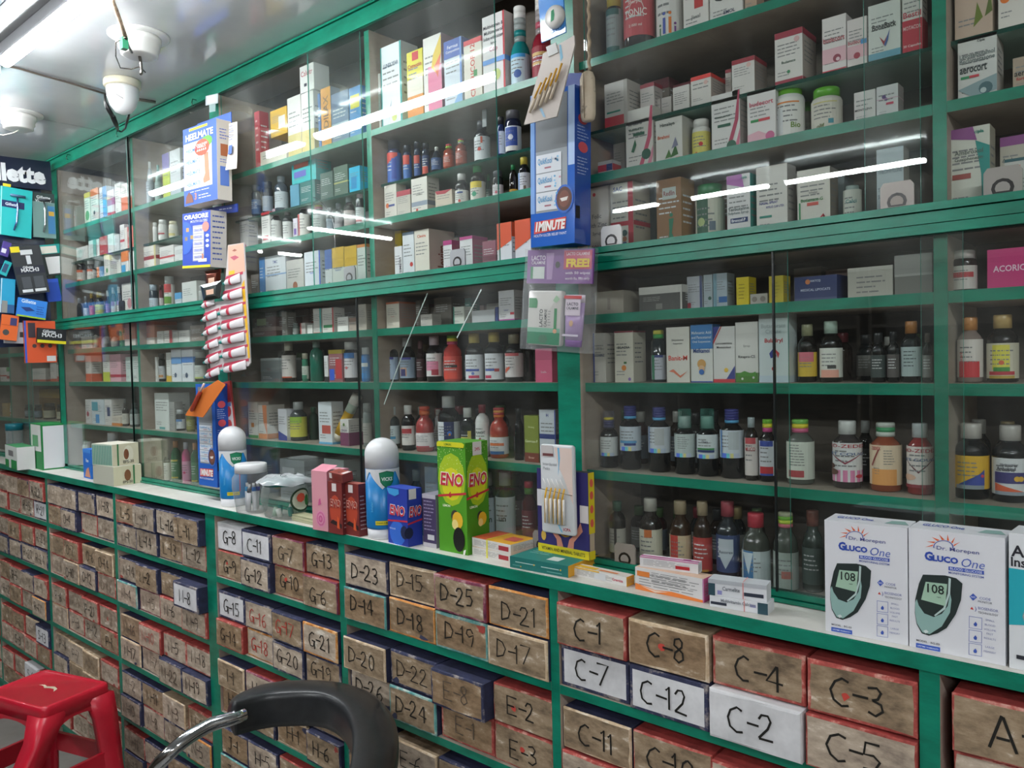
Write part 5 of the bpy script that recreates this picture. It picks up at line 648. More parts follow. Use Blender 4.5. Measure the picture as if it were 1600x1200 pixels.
# ---------------------------------------------------------------- upright goods on the counter
def eno(p,f,w_,h_,s=1,cols=('c8283a','f0ece0'),u=.5,v=.62,wd=.78,t=0):
    p.word(f,'ENO',u,v+.006,.13*s,w_,h_,mat(cols[1],'ink'),wmax=wd*1.06,fit=True,bold=.07,o=.001,slant=.12); p.word(f,'ENO',u,v,.125*s,w_,h_,mat(cols[0],'ink'),wmax=wd,fit=True,bold=.028,o=.0014,slant=.12)
def lemon(p,f,u,v,s,a):
    for k,(c,du,r) in enumerate((('3a3a30',-.05,.13),('e8b82a',.03,.17),('f2dc8a',-.05,.1))): p.poly(f,[(u+(du+r*math.cos(t*.524))*s,v+(r*1.15*math.sin(t*.524)-(.1 if k==2 else 0)+(.08 if k==0 else 0))*a*s) for t in range(12)],mat(c,'ink'),.0008+k*.0002)
def greenbox(p,f,g,t,l):
    for ff,W_ in((f,w_),(g,d)):
        p.poly(ff,[(.5+.48*math.cos(k*.524),.66+.24*math.sin(k*.524)) for k in range(12)],mat('a8c41a','ink'),.0003); p.poly(ff,[(.5+.36*math.cos(k*.524),.62+.15*math.sin(k*.524)) for k in range(12)],mat('d8d41c','ink'),.0005)
        for _ in range(70 if ff is f else 55):
            a_=R.uniform(.03,.97); b_=1-R.random()**1.6*.24-.02; r=R.uniform(.006,.016); p.poly(ff,[(a_+r*math.cos(k*1.26),b_+r*W_/h_*math.sin(k*1.26)) for k in range(5)],mat('d6e4a0','ink'),.0007)
        p.poly(ff,[(0,.49),(1,.54),(1,.56),(0,.51)],mat('c8283a','ink'),.0008); eno(p,ff,W_,h_,.95,v=.66); p.word(ff,'6',.45,.525,.055,W_,h_,mat('c8283a','ink'),wmax=.12,bold=.05,o=.0018); p.word(ff,'LEMON',.3,.42,.022,W_,h_,mat('eef4d8','ink'),wmax=.35,bold=.03)
        lemon(p,ff,.65,.3,1.1,W_/h_)
    p.poly(f,[(.72+.2*math.cos(k*.349),.13+.11*math.sin(k*.349)) for k in range(18)]+[],mat('0b0c08','paper'),.0016)
    p.poly(f,[(.86,0),(.92,0),(.96,.05),(.88,.04)],mat('e8e8e0','paper'),.0017)
    p.rect(g,.3,.88,.7,1.0,mat('e6dedc','paper'),.0015); p.word(g,'24%',.5,.935,.03,d,h_,mat('c8485a','ink'),wmax=.3,o=.0021)
    p.poly(f,[(0,.955),(.95,.955),(.98,.985),(.9,1),(.06,1),(0,.985)],mat('d6d21a','ink'),.0012); p.word(f,'LEMON',.4,.978,.02,w_,h_,mat('5a8a1a','ink'),o=.0018)
M,w_,h_,d=stand((687,859),(731,868),(682.5,689),(754,856)); pbox('antacid_dispenser','tall green antacid dispenser box with lemons and a round black hole','box',M,w_,h_,d,'4f9a1c',extra=greenbox,side='4a8f1a')
def blueeno(p,f,g,t,l):
    for ff,W_ in((f,w_),(g,d)):
        p.poly(ff,[(0,.38),(1,.43),(1,.46),(0,.41)],mat('c8283a','ink'),.0006); eno(p,ff,W_,h_,1.5,v=.6,wd=.72 if ff is f else .8,cols=('c8283a','e8e8f0'))
    p.poly(f,[(0,.98),(.6,.98),(.62,.9),(.4,.85),(.1,.88)],mat('3a9ad8','ink'),.0008); p.poly(f,[(.48+.4*math.cos(k*.524),.2+.22*math.sin(k*.524)) for k in range(12)],mat('2f6ad0','ink'),.0004)
    p.poly(g,[(.05+.3*math.cos(k*.524),.24+.1*math.sin(k*.524)) for k in range(12)],mat('101a40','ink'),.0008); p.poly(f,[(.85+.2*math.cos(k*.524)*(.7 if math.cos(k*.524)>0 else 1),.24+.12*math.sin(k*.524)) for k in range(12)],mat('15204a','ink'),.0008)
    p.rect(g,.1,.82,.6,1,mat('e2dede','paper'),.0012); p.word(f,'REGULAR',.25,.27,.03,w_,h_,mat('d0d8f0','ink'),wmax=.35)
M,w_,h_,d=stand((607,847),(638,855),(605.4,760),(661,850)); pbox('antacid_carton','blue antacid carton standing in front of the larger inhaler model','carton',M,w_,h_,d,'2038a0',extra=blueeno,side='2038a0',top='2c4ab4')
M,w_,h_,d=stand((661.8,853),(682.5,857),(659,771),None,dep=.05); pbox('purple_carton','narrow dark purple carton between blue and green antacid boxes','carton',M,w_,h_,d,'463a60','t,.08,b8b4c0;b,.08,c4c0c8;q,.35,.14,.85,.24,d8d6dc;x,.1,.9,.3,.9,9,a49ab8','v,.5,.7,c8c4d0,CARE-VINAS',side='8d8a98')
M,w_,h_,d=stand((489,827),(513,831),(486.5,735),None,dep=.07)
def pinkx(p,f,g,t,l):
    for k in range(5):
        p.poly(f,[(.55+(.3-k*.06)*math.cos(i*.7+k)*1.1,.2+(.3-k*.06)*w_/h_*1.3*math.sin(i*.7+k)) for i in range(9)],mat(['dc8fae','d06a98','dc8fae','c95a8c','d87aa2'][k],'ink'),.0004+k*.0002)
    p.poly(f,[(.4,.42),(.6,.45),(.55,.55),(.45,.52)],mat('c95a8c','ink'))
    p.add([(0,0,h_),(w_,0,h_),(w_,.035,h_+.012),(0,.035,h_+.012)],[(0,1,2,3)],mat('d88a9c'))
pbox('pink_carton','open topped pink carton printed with roses','carton',M,w_,h_,d,'d896a2',extra=pinkx,side='c98694')
def redeno(p,f,g,t,l):
    p.poly(f,[(.5+.4*math.cos(k*.524),.45+.3*math.sin(k*.524)) for k in range(12)],mat('b8442a','ink'),.0004); eno(p,f,w_,h_,1.25,('9a2a24','e8c8b8'),v=.58,wd=.72); p.poly(f,[(.1,.2),(.95,.12),(.95,.2),(.3,.27)],mat('2a1416','ink'),.0006)
    p.rect(f,.3,.82,.62,.97,mat('dcd2d0','paper'),.0008); p.poly(f,[(.6,.12),(.8,.1),(.75,.3),(.65,.35)],mat('d8582a','ink'),.0007); lines(p,g,d,h_,.15,.9,.1,.8,9,'b8a0a0')
EN_=[]
for bl,bc,br,tl,lb in(((514.5,832),(536,836),None,(514,752),'maroon antacid carton touching the pink carton'),((540,834.5),(562,839),(575,836),(539,754),'maroon antacid carton next to the larger inhaler model')):
    M,w_,h_,d=stand(bl,bc,tl,br,dep=.03); pbox('antacid_carton',lb,'carton',M,w_,h_,d,'7a2a26',extra=redeno,side='6a2426',top='a85a50'); EN_.append((M,h_))
M=EN_[0][0].copy(); zt=max(m.translation.z+h for m,h in EN_)+.003
M=Matrix.Translation((M.translation.x+.006,M.translation.y+.001,zt))@Matrix.Rotation(.06,4,'Y')@Matrix.Rotation(.15,4,'X'); w_,h_,d=.052,.02,.03
pbox('antacid_carton','maroon antacid carton lying tipped on two upright ones','carton',M,w_,h_,d,'7a332c','q,.02,.3,.22,.95,d8ccca;W,.55,.5,.5,8a2a20,ENO,.3','','q,.75,.2,.98,.9,d8ccca;W,.4,.5,.5,8a2a20,ENO,.4;o,.55,.3,.05,1a1010',side='8a3c34',top='9a4438')
def vicks(cx,by,x0,x1,yt,label):
    P=at_z(cx,by,ZCT+.0003); r=width_r(x0,x1,by-40,P.y-.02)*.98; h_=at_y(cx,yt,P.y).z-P.z; t=root('inhaler_model',P,label,'display model','giant inhaler models')
    p=MB(); p.lathe([(r*.9,0),(r*.93,.004),(r*.95,.1*h_)],mat('d9dadd','plastic'),32); p.build('base',t)
    p=MB(); p.lathe([(r*.96,.1*h_+.0003),(r*.985,.12*h_),(r,.70*h_)],mat('1878b8','plastic'),32); p.build('body',t)
    p=MB(); p.lathe([(r*1.0,.70*h_+.0003)]+[(r*math.cos(a*math.pi/20)*1.0,h_-r*.92*(1-math.sin(a*math.pi/20))) for a in range(0,10)]+[(.002,h_)],mat('dedfe1','plastic'),32); p.build('cap',t)
    p=MB(); th=dirs(P)+.1; f=lambda u,v,o:((r*1.006+o)*math.sin(th+(u-.5)*2.6),-(r*1.006+o)*math.cos(th+(u-.5)*2.6),(.1+.6*v)*h_)
    W_,H_=r*2.6,.6*h_
    def strip(up,lo,c,o,n=14):
        vs=[]
        for i in range(n+1):
            u=i/n; a,b=up(u),lo(u); vs+=[f(u,b,o),f(u,max(a,b+.001),o)]
        p.add(vs,[(2*i,2*i+2,2*i+3,2*i+1) for i in range(n)],mat(c,'ink'))
    strip(lambda u:1.0,lambda u:1-.33*max(0,1-abs(((u-.15)%.62)-.31)/.31)**.7,'dedfe1',.0004,24)
    S=lambda s,c,o:p.curve_poly(f,[(.56+s*a,.83+s*b) for a,b in((-.15,.1),(0,.125),(.15,.1),(.14,-.02),(.07,-.09),(0,-.125),(-.07,-.09),(-.14,-.02))],mat(c,'ink'),o,12)
    S(1.15,'0d6a48',.0008); S(1.0,'14825a',.001); p.word(f,'VICKS',.56,.84,.06,W_,H_,mat('e4f0ea','ink'),wmax=.24,fit=True,o=.0018,bold=.03)
    p.rect(f,.62,.15,.65,.66,mat('c02a4a','ink'),.0006,2); p.word(f,'Inhaler',.2,.38,.06,W_,H_,mat('6ab8e0','ink'),vert=True,wmax=.35)
    p.rect(f,.28,.08,.62,.15,mat('d8c81c','ink'),.0006,6); p.word(f,'Crystals of Mint',.45,.115,.03,W_,H_,mat('2a3a2a','ink'),wmax=.3,o=.001)
    for i in range(3): p.rect(f,.7,.6-i*.05,.88,.625-i*.05,mat('dfe6ee','ink'),.0006,3)
    p.build('printed_sleeve',t)
vicks(366,789,343.5,388,666,'giant blue white domed inhaler model beside the clear jar')
vicks(600,838,573.5,627.5,684,'larger looking blue white inhaler model next to blue antacid carton')
# purple box with hands, and the card of brushes strapped to its front
M,w_,h_,d=stand((841.5,860),(921,876),(838.5,731),None,z=zt_+.0005,dep=.018)
def hands(p,f,g,t,l):
    p.rect(f,0,0,1,.1,mat('d9c81c','ink'),.0006); p.word(f,'VITAMIN AND MINERAL TABLETS',.5,.05,.04,w_,h_,mat('3a3a20','ink'),wmax=.85,o=.001)
    p.rect(f,0,.55,.1,.75,mat('d8d6dc','ink'),.0006); p.rect(f,.84,.42,1,.62,mat('d8d2d0','ink'),.0006)
    for s in(-1,1): p.poly(f,[(.55+s*a,b) for a,b in((.04,.1),(.16,.1),(.17,.18),(.34,.32),(.3,.42),(.26,.36),(.2,.28),(.08,.2))],mat('d8907a','ink'),.0008)
    p.poly(f,[(.55+.14*math.cos(k*.524),.32+.1*math.sin(k*.524)) for k in range(12)],mat('c8a01c','ink'),.0009); p.poly(f,[(.55+.12*math.cos(k*.524),.32+.085*math.sin(k*.524)) for k in range(12)],mat('c03038','ink'),.0011)
    p.poly(f,[(.12+.05*math.cos(k*.524),.2+.06*math.sin(k*.524)) for k in range(12)],mat('d8b04a','ink'),.0009)
    p.rect(g,0,.3,1,1,mat('d8c41c','ink'),.0006); p.rect(g,0,0,1,.1,mat('d9c81c','ink'),.0006)
    for i,v in enumerate((.42,.58,.74,.88)): p.poly(g,[(.5+.3*math.cos(k*.785),v+.05*math.sin(k*.785)) for k in range(8)],mat('d85a4a','ink'),.001)
    p.rect(g,.1,.1,.9,.3,mat('b8a890','ink'),.0007)
pbox('tablet_box','dark purple and yellow tablet box printed with cupped hands','box',M,w_,h_,d,'2f2a6a',extra=hands,side='2f2a6a',top='3a3a3e')
Y0=(M@Vector((0,0,0))).y-.013
M,w_,h_=frame((846.5,831),(898.5,839),(851,694),Y=Y0-.008); t=thing('brush_card','stack of clear blister cards of yellow interdental brushes before the purple box','brush card',M)
p=MB(); p.rbox((0,0,0),(w_,.010,h_),.006,mat('d3d6d8','plastic'),ax=1); f,g,tt,l=faces(w_,h_,.01)
p.poly(f,[(.45,.97),(.97,.97),(.97,.35),(.75,.6),(.55,.78)],mat('ddc8be','ink'),.0006); p.poly(f,[(.55,.97),(.6,.97),(.62,.85),(.55,.65),(.57,.8)],mat('6ab4d8','ink'),.0008); p.poly(f,[(.4,.2),(.45,.2),(.65,.03),(.6,.03)],mat('7abcd8','ink'),.0008); p.poly(f,[(.05,.99),(.42,.99),(.42,.88),(.34,.86),(.05,.86)],mat('c2bdbb','paper'),.0008); p.poly(f,[(.1,.87),(.42,.87),(.42,.90),(.1,.90)],mat('6a3a3a','ink'),.001)
p.word(f,'Interdental',.3,.78,.035,w_,h_,mat('9a9ea2','ink'),wmax=.42); p.word(f,'Picks',.2,.73,.035,w_,h_,mat('9a9ea2','ink')); p.word(f,'ICPA',.78,.065,.035,w_,h_,mat('b83a4a','ink'),wmax=.25); p.build('card',t)
p=MB(); p.tube([(0,-.005,h_*.5),(w_,-.007,h_*.46)],.0006,mat('5a4a30','plastic'),6); p.build('rubber_band',t)
for i in range(5):
    x=w_*(.2+i*.13); b=MB(); b.tube([(x,-.0045,h_*.12),(x+.001,-.0045,h_*.4)],.0028,mat('d9d6d2','plastic'),8); b.tube([(x-.0022,-.0055,h_*.12),(x-.001,-.0055,h_*.42),(x+.004,-.0055,h_*.52)],.0017,mat('dba71a','plastic'),6); b.tube([(x+.004,-.0055,h_*.52),(x-.006,-.005,h_*.62)],.0009,mat('e6e4e0','plastic'),5); b.build('brush',t)
# stacked soap packs, blue carton, green boxes at the far end
def stripes(p,f,g,t,l):
    for i in range(12): p.rect(f,.03+i*.08,.04,.03+i*.08+.05,.94,mat('4f8f80','ink'),.0006)
    p.rect(g,.18,0,.24,1,mat('3a7a4a','ink'),.0006); p.poly(g,[(.6+.2*math.cos(k*.524),.5+.4*math.sin(k*.524)) for k in range(12)],mat('dcd8c4','ink'),.0006); p.poly(g,[(.52+.1*math.cos(k*.524),.5+.25*math.sin(k*.524)) for k in range(12)],mat('7a4a30','ink'),.0009); p.word(g,'EPS-30',.6,.15,.14,d,h_,mat('3a3a34','ink'),wmax=.4,o=.0012)
M,w_,h_,d=stand((146,755),(178,760),(145,726),(222,754)); pbox('soap_pack','film wrapped cream pack, lower of two stacked at far end','pack',M,w_,h_,d,'b4b6a6',extra=lambda p,f,g,t,l:(p.poly(g,[(.5+.12*math.cos(k*.524),.5+.3*math.sin(k*.524)) for k in range(12)],mat('7a5030','ink'),.0009),p.rect(g,.7,0,.76,1,mat('3a7a4a','ink'),.0006),p.word(g,'EPS-30',.5,.15,.14,d,h_,mat('3a3a34','ink'),wmax=.4,o=.0012)),side='cfccae',top='c8c6b8')
z2=M.translation.z+h_+.0004
M,w_,h_,d=stand((144.5,726),(176,729),(143.5,693),(221,724),z=z2); pbox('soap_pack','teal striped cream pack stacked on the wrapped pack','pack',M,w_,h_,d,'b8c4b4',extra=stripes,side='d0cab0',top='d9d4c4')
M,w_,h_,d=stand((131,746),(143,749),(129.5,701),dep=.03); pbox('ointment_carton','small bright blue carton half hidden by the striped packs','carton',M,w_,h_,d,'1c6ac8','W,.55,.62,.12,e4eaf4,Reo,.8;y,.2,.05,.9,.05,.7,.4,.4,.3,c88a70;t,.12,3a86d8')
M,w_,h_,d=stand((49.5,730),(67,735),(47.5,661),(102,729)); pbox('green_carton','tall white carton with green borders at the far end of counter','carton',M,w_,h_,d,'16823f','q,.06,.4,.94,.98,d6d8d4;q,.2,.5,.7,.75,6aa87a;x,.2,.6,.78,.92,4,4a4a4a',extra=lambda p,f,g,t,l:(p.rect(g,.05,.03,.94,.96,mat('d9d9de'),.0006),lines(p,g,d,h_,.1,.8,.06,.14,3,'8a8a8a')),side='16823f',top='2f9a50')
M,w_,h_,d=stand((9,728),(27.5,735),(6.5,694),(46,729)); pbox('green_white_carton','low white carton with green patches before the teal lidded jar','carton',M,w_,h_,d,'cfd4cf','q,0,0,.3,.35,1f8a44;q,.5,0,.95,.4,1f8a44;q,.3,.55,.7,.8,7a7a7a',side='dadada',top='4a9a64')
P=at_y(25,735,-.035); P.z=ZCT+.0003; r=width_r(3,47,690,-.06); h_=at_y(25,662,-.035).z-P.z; t=root('storage_jar',P,'clear jar with teal lid at the far end of counter','jar'); r=min(r,.034)
p=MB(); p.lathe([(r*.9,0),(r,.006),(r,h_*.82)],mat('a8b4b4','clear'),24,cap=False); p.build('body',t); p=MB(); lid(p,r*1.04,h_*.82,h_,['16707e']); p.build('lid',t)
# clear jar with a white lid, and the film-wrapped jar beside it
P=at_z(394,800,ZCT+.0003); P.y-=.0; t=root('storage_jar',P,'clear jar with white lid holding small tubes','jar'); r=width_r(364,424,770,P.y-.025); h_=at_y(394,724,P.y).z-P.z
p=MB(); p.lathe([(r*.72,0),(r*.8,.004),(r,h_*.55),(r*.98,h_*.72),(r*.8,h_*.82)],mat('b9bfc2','film'),28,cap=False); p.build('body',t)
p=MB(); lid(p,r*.84,h_*.82,h_,['dedfe0'],28); p.build('lid',t)
for i,(a,c,cl) in enumerate(((-.4,'d6d8dc','3a7ac8'),(.3,'d9d9dc','3a3a9a'),(.0,'c9d0d6','1f9ad0'),(.5,'d4d6da','4a4a52'))):
    q=t.location+Vector((math.cos(i*1.7)*r*.3,math.sin(i*1.7)*r*.3,.006)); e=q+Vector((a*.025,(.2-i*.1)*.02,h_*.55)); b=MB(); b.tube([(0,0,0),(e-q)*.7],.0065,mat(c,'plastic'),10); b.tube([(e-q)*.7,(e-q)*.85],.0062,mat(cl,'plastic'),10); b.tube([(e-q)*.85,(e-q)],.004,mat('e0e0e0','plastic'),10); o=b.build('ointment_tube',None,q); tag(o,'small white tube with %s band standing inside clear jar'%('blue','violet','cyan','grey')[i],'tube','tubes in the clear jar')
P=at_z(446,808,ZCT+.0003); r=width_r(410,484,780,P.y-.025); h_=at_y(446,748,P.y).z-P.z; t=root('wrapped_jar',P,'clear jar in a crumpled plastic bag beside paper slips','jar')
p=MB(); p.lathe([(r*.6,0),(r*.85,.008),(r,h_*.5),(r*.96,h_*.75),(r*.85,h_*.9)],mat('aab4ae','film'),26,cap=False); p.build('body',t); p=MB(); lid(p,r*.9,h_*.86,h_*1.0,['176a62'],26); p.build('lid',t)
p=MB(); th=dirs(P); f=lambda u,v,o:((r*1.0+.0012+o)*math.sin(th+.75+(u-.5)*1.1),-(r*1.0+.0012+o)*math.cos(th+.75+(u-.5)*1.1),(.2+.6*v)*h_)
for rr,c,o in((.5,'22402a',0),(.42,'b8c0ac',.0004)): p.poly(f,[(.5+rr*math.cos(k*.349),.5+rr*math.sin(k*.349)) for k in range(18)],mat(c,'ink'),o)
p.poly(f,[(.45+.2*math.cos(k*.785),.6+.2*math.sin(k*.785)) for k in range(8)],mat('c8503a','ink'),.0008); p.poly(f,[(.75+.12*math.cos(k*.785),.45+.25*math.sin(k*.785)) for k in range(8)],mat('2f7a3a','ink'),.0008); p.build('label',t)
p=MB(); n=26; rings=[]
for j in range(6):
    rr=r*(.2+.24*j); rings.append([(rr*math.cos(2*math.pi*k/n)+R.uniform(-1,1)*.002*j,rr*math.sin(2*math.pi*k/n)*.8+R.uniform(-1,1)*.002*j,h_*1.02+.004-(.0 if j<4 else (j-3)*.008)+R.uniform(-.003,.004)) for k in range(n)])
p.loft(rings,mat('d6dadd','clear'),False,True); p.build('plastic_bag',t)
for i in range(6):
    q=t.location+Vector((math.cos(i*1.05)*r*.45,math.sin(i*1.05)*r*.45,.006)); b=MB(); b.tube([(0,0,0),(R.uniform(-.01,.01),R.uniform(-.01,.01),.022)],.007,mat(['1a7a6e','b8d4c0','d6dcd4'][i%3],'plastic'),9); tag(b.build('small_vial',None,q),'small %s vial inside the film wrapped jar'%['teal','pale green','white'][i%3],'vial','vials in the wrapped jar')
M,w_,h_,d=stand((456,813),(489,821),(456,797),dep=.035)
for i in range(7): pbox('paper_slip','thin cream paper slip in the small pile by the pink carton','paper slip',M@Matrix.Translation((R.uniform(-.001,.001),R.uniform(-.001,.001),i*.0024)),w_,.002,d,['b8b894','c9c6a8','a8ae8a'][i%3],group='slips of paper by the pink carton')
# ---------------------------------------------------------------- goods hung on the posts
def hook(name,pts,label,r=.0012,c='8a8a86',kind='metal'): p=MB(); p.tube(pts,r,mat(c,kind),6); return tag(p.build(name),label,'hook')
# blue dispenser of small packs, and the one like it on the counter
def packs(p,f,w_,h_,u0,u1,v0,v1,n,word):
    for i in range(n):
        a=v0+(v1-v0)*i/n; b=v0+(v1-v0)*(i+1)/n; p.rect(f,u0+.01,a+.003,u1-.01,b-.003,mat('d3d8de'),.0005); p.word(f,word,u0+(u1-u0)*.36,a+(b-a)*.6,.38*(b-a),w_,h_,mat('4a9ac8','ink'),wmax=(u1-u0)*.55,o=.0012,fit=True)
        p.rect(f,u0+(u1-u0)*.35,a+(b-a)*.22,u0+(u1-u0)*.6,a+(b-a)*.3,mat('a86a78','ink'),.001)
        for k in range(5): cu,cv=u0+(u1-u0)*R.uniform(.72,.95),a+(b-a)*R.uniform(.2,.85); p.poly(f,[(cu+.025*math.cos(t),cv+.008*math.sin(t)) for t in(0,1.3,2.6,3.9,5.2)],mat(['6ab0d8','8ac0e0','c890a0'][k%3],'ink'),.001)
def quik(M,w_,h_,d,label,big=True):
    t=thing('pack_dispenser',label,'dispenser',M,'blue pack dispensers'); p=MB(); p.box((0,0,0),(w_,d,h_),mat('2f66c0','gloss'),side=mat('2650a8','gloss')); f,g,tt,l=faces(w_,h_,d)
    p.rect(f,.12,.22,.84,.97,mat('8f979c'),.0004); p.rect(f,.12,.62,.84,.97,mat('6e7478'),.0005)
    if big: p.rect(f,0,.22,.1,1,mat('8ab0e6','gloss'),.0006); p.rect(f,.86,.5,1,1,mat('b8d0f0','gloss'),.0006)
    p.poly(f,[(.08,.085),(.8,.1),(.82,.175),(.1,.165)],mat('cf4034','ink'),.0008); p.word(f,'1MINUTE',.45,.13,.065,w_,h_,mat('f0ece8','ink'),wmax=.66,fit=True,bold=.05,slant=.15,o=.0014); p.word(f,'MOUTH ULCER RELIEF PAINT',.45,.072,.018,w_,h_,mat('d8e0f0','ink'),wmax=.75,fit=True)
    c=(.78,.29)
    for rr,cl,o in((.2,'2f66c0',.0016),(.17,'5a3a30',.0018),(.12,'7a4a3c',.002)): p.poly(f,[(c[0]+rr*math.cos(k*.349),c[1]+rr*w_/h_*1.25*math.sin(k*.349)) for k in range(18)],mat(cl,'ink'),o)
    p.poly(f,[(c[0]-.09,c[1]+.005),(c[0]+.09,c[1]+.012),(c[0]+.06,c[1]-.012),(c[0]-.05,c[1]-.016)],mat('e0dcd6','ink'),.0022)
    for v in(.62,.8): p.poly(g,[(.5+.3*math.cos(k*.524),v+.035*math.sin(k*.524)) for k in range(12)],mat('d0505a','ink'),.0006)
    lines(p,g,d,h_,.15,.85,.66,.76,5,'a8bce0'); lines(p,g,d,h_,.15,.85,.44,.56,6,'a8bce0'); p.rect(g,.05,.16,.3,.24,mat('16181c','paper'),.0008)
    p.build('printed_box',t); p=MB(); packs(p,lambda u,v,o:f(u,v,o+.0007),w_,h_,.13,.72 if big else .83,.23,.6,3 if big else 6,'QuikKool'); p.build('small_packs_window',t)
    return t
M,w_,h_,d=*frame((829.5,387),(898,379.5),(826,150),Y=-.075),.05
h_=at_y(895,130,-.075).z-M.translation.z; t=quik(M,w_,h_,d,'tall blue dispenser of white packs hung on the post above the clear bag')
p=MB(); p.poly(lambda u,v,o:(u*w_,d,h_+v*.05),[(0,0),(1,0),(1,.3),(.8,.75),(.45,.9),(.1,.6)],mat('1f3a80')); p.poly(lambda u,v,o:(u*w_,d+.0008,h_+v*.05),[(0,0),(.1,.6),(.45,.9),(.8,.75),(1,.3),(1,0)],mat('8a8a86')); p.build('header_card',t)
M,w_,h_=frame((311,757),(340,762),(309,600),Y=-.062); d=.042; quik(M,w_,h_,d,'blue dispenser of white packs low on the far post behind the inhaler',False)
M,w_,h_=frame((355,690),(368,688),(354,596),Y=-.020); pbox('tooth_gel_carton','narrow red and white carton with tooth pictures against the post','carton',M,w_,h_,.006,'d9d2d0','t,.35,b8383a;o,.5,.5,.35,b83a3a;o,.5,.28,.3,c04a4a;o,.5,.08,.3,b83a3a;q,.1,.58,.9,.64,5a7ab8',side='b03a3a')
# clear bag with wipes and a tube
M,w_,h_=frame((813,545),(916,553),(815.5,389),Y=-.07); t=thing('combo_bag','clear bag with purple header card hung on the post under the blue dispenser','bag',M)
f,g,tt,l=faces(w_,h_,.03)
p=MB(); p.box((.002,.008,h_*.66),(w_*1.0,.012,h_-.002),mat('7a4a8c'),front=mat('7a4a8c'))
q=lambda u,v,o:(.002+u*(w_-.002),.008-o,h_*.66+v*(h_*.34-.002)); W_,H_=w_,h_*.34
p.rect(q,.57,.42,.98,.96,mat('b83a5a'),.0004); p.word(q,'FREE!',.78,.6,.26,W_,H_,mat('e6c82a','ink'),wmax=.34,fit=True,bold=.05,o=.001); p.word(q,'LACTO CALAMINE',.78,.86,.09,W_,H_,mat('f0d8e0','ink'),wmax=.34,fit=True,o=.001)
p.word(q,'LACTO',.18,.76,.14,W_,H_,mat('e6dcea','ink'),wmax=.22,fit=True); p.word(q,'CALAMINE',.18,.62,.1,W_,H_,mat('e6dcea','ink'),wmax=.22,fit=True); p.rect(q,.06,.14,.28,.5,mat('cfd8d2'),.0005); p.rect(q,.06,.14,.1,.5,mat('3a8a5a'),.0007); p.poly(q,[(.3,.9),(.42,.9),(.4,.12),(.32,.12)],mat('a884b4'),.0005)
p.word(q,'with 50 wipes',.78,.3,.1,W_,H_,mat('e6dcea','ink'),wmax=.36,fit=True); p.word(q,'worth Rs. 99/- only',.78,.14,.1,W_,H_,mat('e6dcea','ink'),wmax=.36,fit=True); p.poly(q,[(.48+.035*math.cos(k*.524),.55+.1*math.sin(k*.524)) for k in range(12)],mat('26201e','paper'),.0009); p.build('header_card',t)
p=MB(); n=9; A=[];B_=[]
for j in range(n):
    for i in range(n):
        u,v=i/(n-1),j/(n-1); bulge=max(0,math.sin(math.pi*u))**.4*max(0,math.sin(math.pi*min(v*1.15,1)))**.4 if v<.87 else 0
        wz=1+.05*(1-v); A.append(((u-.5)*w_*wz+w_*.5,.003-bulge*.014+R.uniform(-.001,.001),v*h_)); B_.append(((u-.5)*w_*wz+w_*.5,.021+bulge*.012,v*h_))
F=[(j*n+i,j*n+i+1,(j+1)*n+i+1,(j+1)*n+i) for j in range(n-1) for i in range(n-1)]
FILM=mat('cdd3d4','film'); p.add(A,F,FILM,True); p.add(B_,[tuple(reversed(k)) for k in F],FILM,True); p.build('clear_film',t)
M2=M@Matrix.Translation((w_*.07,.004,h_*.05)); ww,hh=w_*.52,h_*.54; b=MB(); b.rbox((0,0,0),(ww,.014,hh),.005,mat('d6d4ce','gloss'),ax=1); q=lambda u,v,o:(u*ww,-o,v*hh)
b.rect(q,.02,.02,.98,.24,mat('1f8a5e','gloss'),.0004); b.rect(q,.02,.24,.98,.32,mat('86bfa2','gloss'),.0004); b.poly(q,[(.04,.68),(.28,.68),(.3,.8),(.26,.86),(.04,.86)],mat('1f8a4a','ink'),.0006); b.word(q,'LACTO',.42,.5,.1,ww,hh,mat('2a2a2c','ink'),vert=True,wmax=.32); b.word(q,'CALAMINE',.55,.5,.08,ww,hh,mat('3a3a3c','ink'),vert=True,wmax=.32)
b.rect(q,.8,.3,.88,.68,mat('1f8a4a','ink'),.0006); b.poly(q,[(.5+.13*math.cos(k*.524),.12+.08*math.sin(k*.524)) for k in range(12)],mat('167048','ink'),.0008); b.poly(q,[(.84+.06*math.cos(k*.524),.27+.04*math.sin(k*.524)) for k in range(12)],mat('d8a078','ink'),.0008); b.poly(q,[(.75,.82),(.85,.92),(.95,.85),(.85,.78)],mat('9ac09a','ink'),.0008); lines(b,q,ww,hh,.62,.72,.35,.65,6,'8a8a8a')
o=b.build('wipes_pack'); o.matrix_world=M2; tag(o,'white and green pack of wipes inside the clear hanging bag','pack')
M2=M@Matrix.Translation((w_*.61,.0055,h_*.055)); ww,hh=w_*.29,h_*.5; b=MB(); rings=[]
for v,wd,dp in((0,.8,.009),(.1,.82,.009),(.13,.84,.009),(.5,.93,.007),(.85,.99,.004),(1,1,.0012)): rings.append([(ww*(.5+.5*wd*math.cos(k*.393)),.006+dp*math.sin(k*.393),hh*v) for k in range(16)])
b.loft(rings[:3],mat('8a5aa8','gloss')); b.loft(rings[2:5],mat('b9a0cc','gloss')); b.loft(rings[4:],mat('d8cdd8','gloss')); q=lambda u,v,o:(u*ww,.0005-o-.002*(1-v),v*hh)
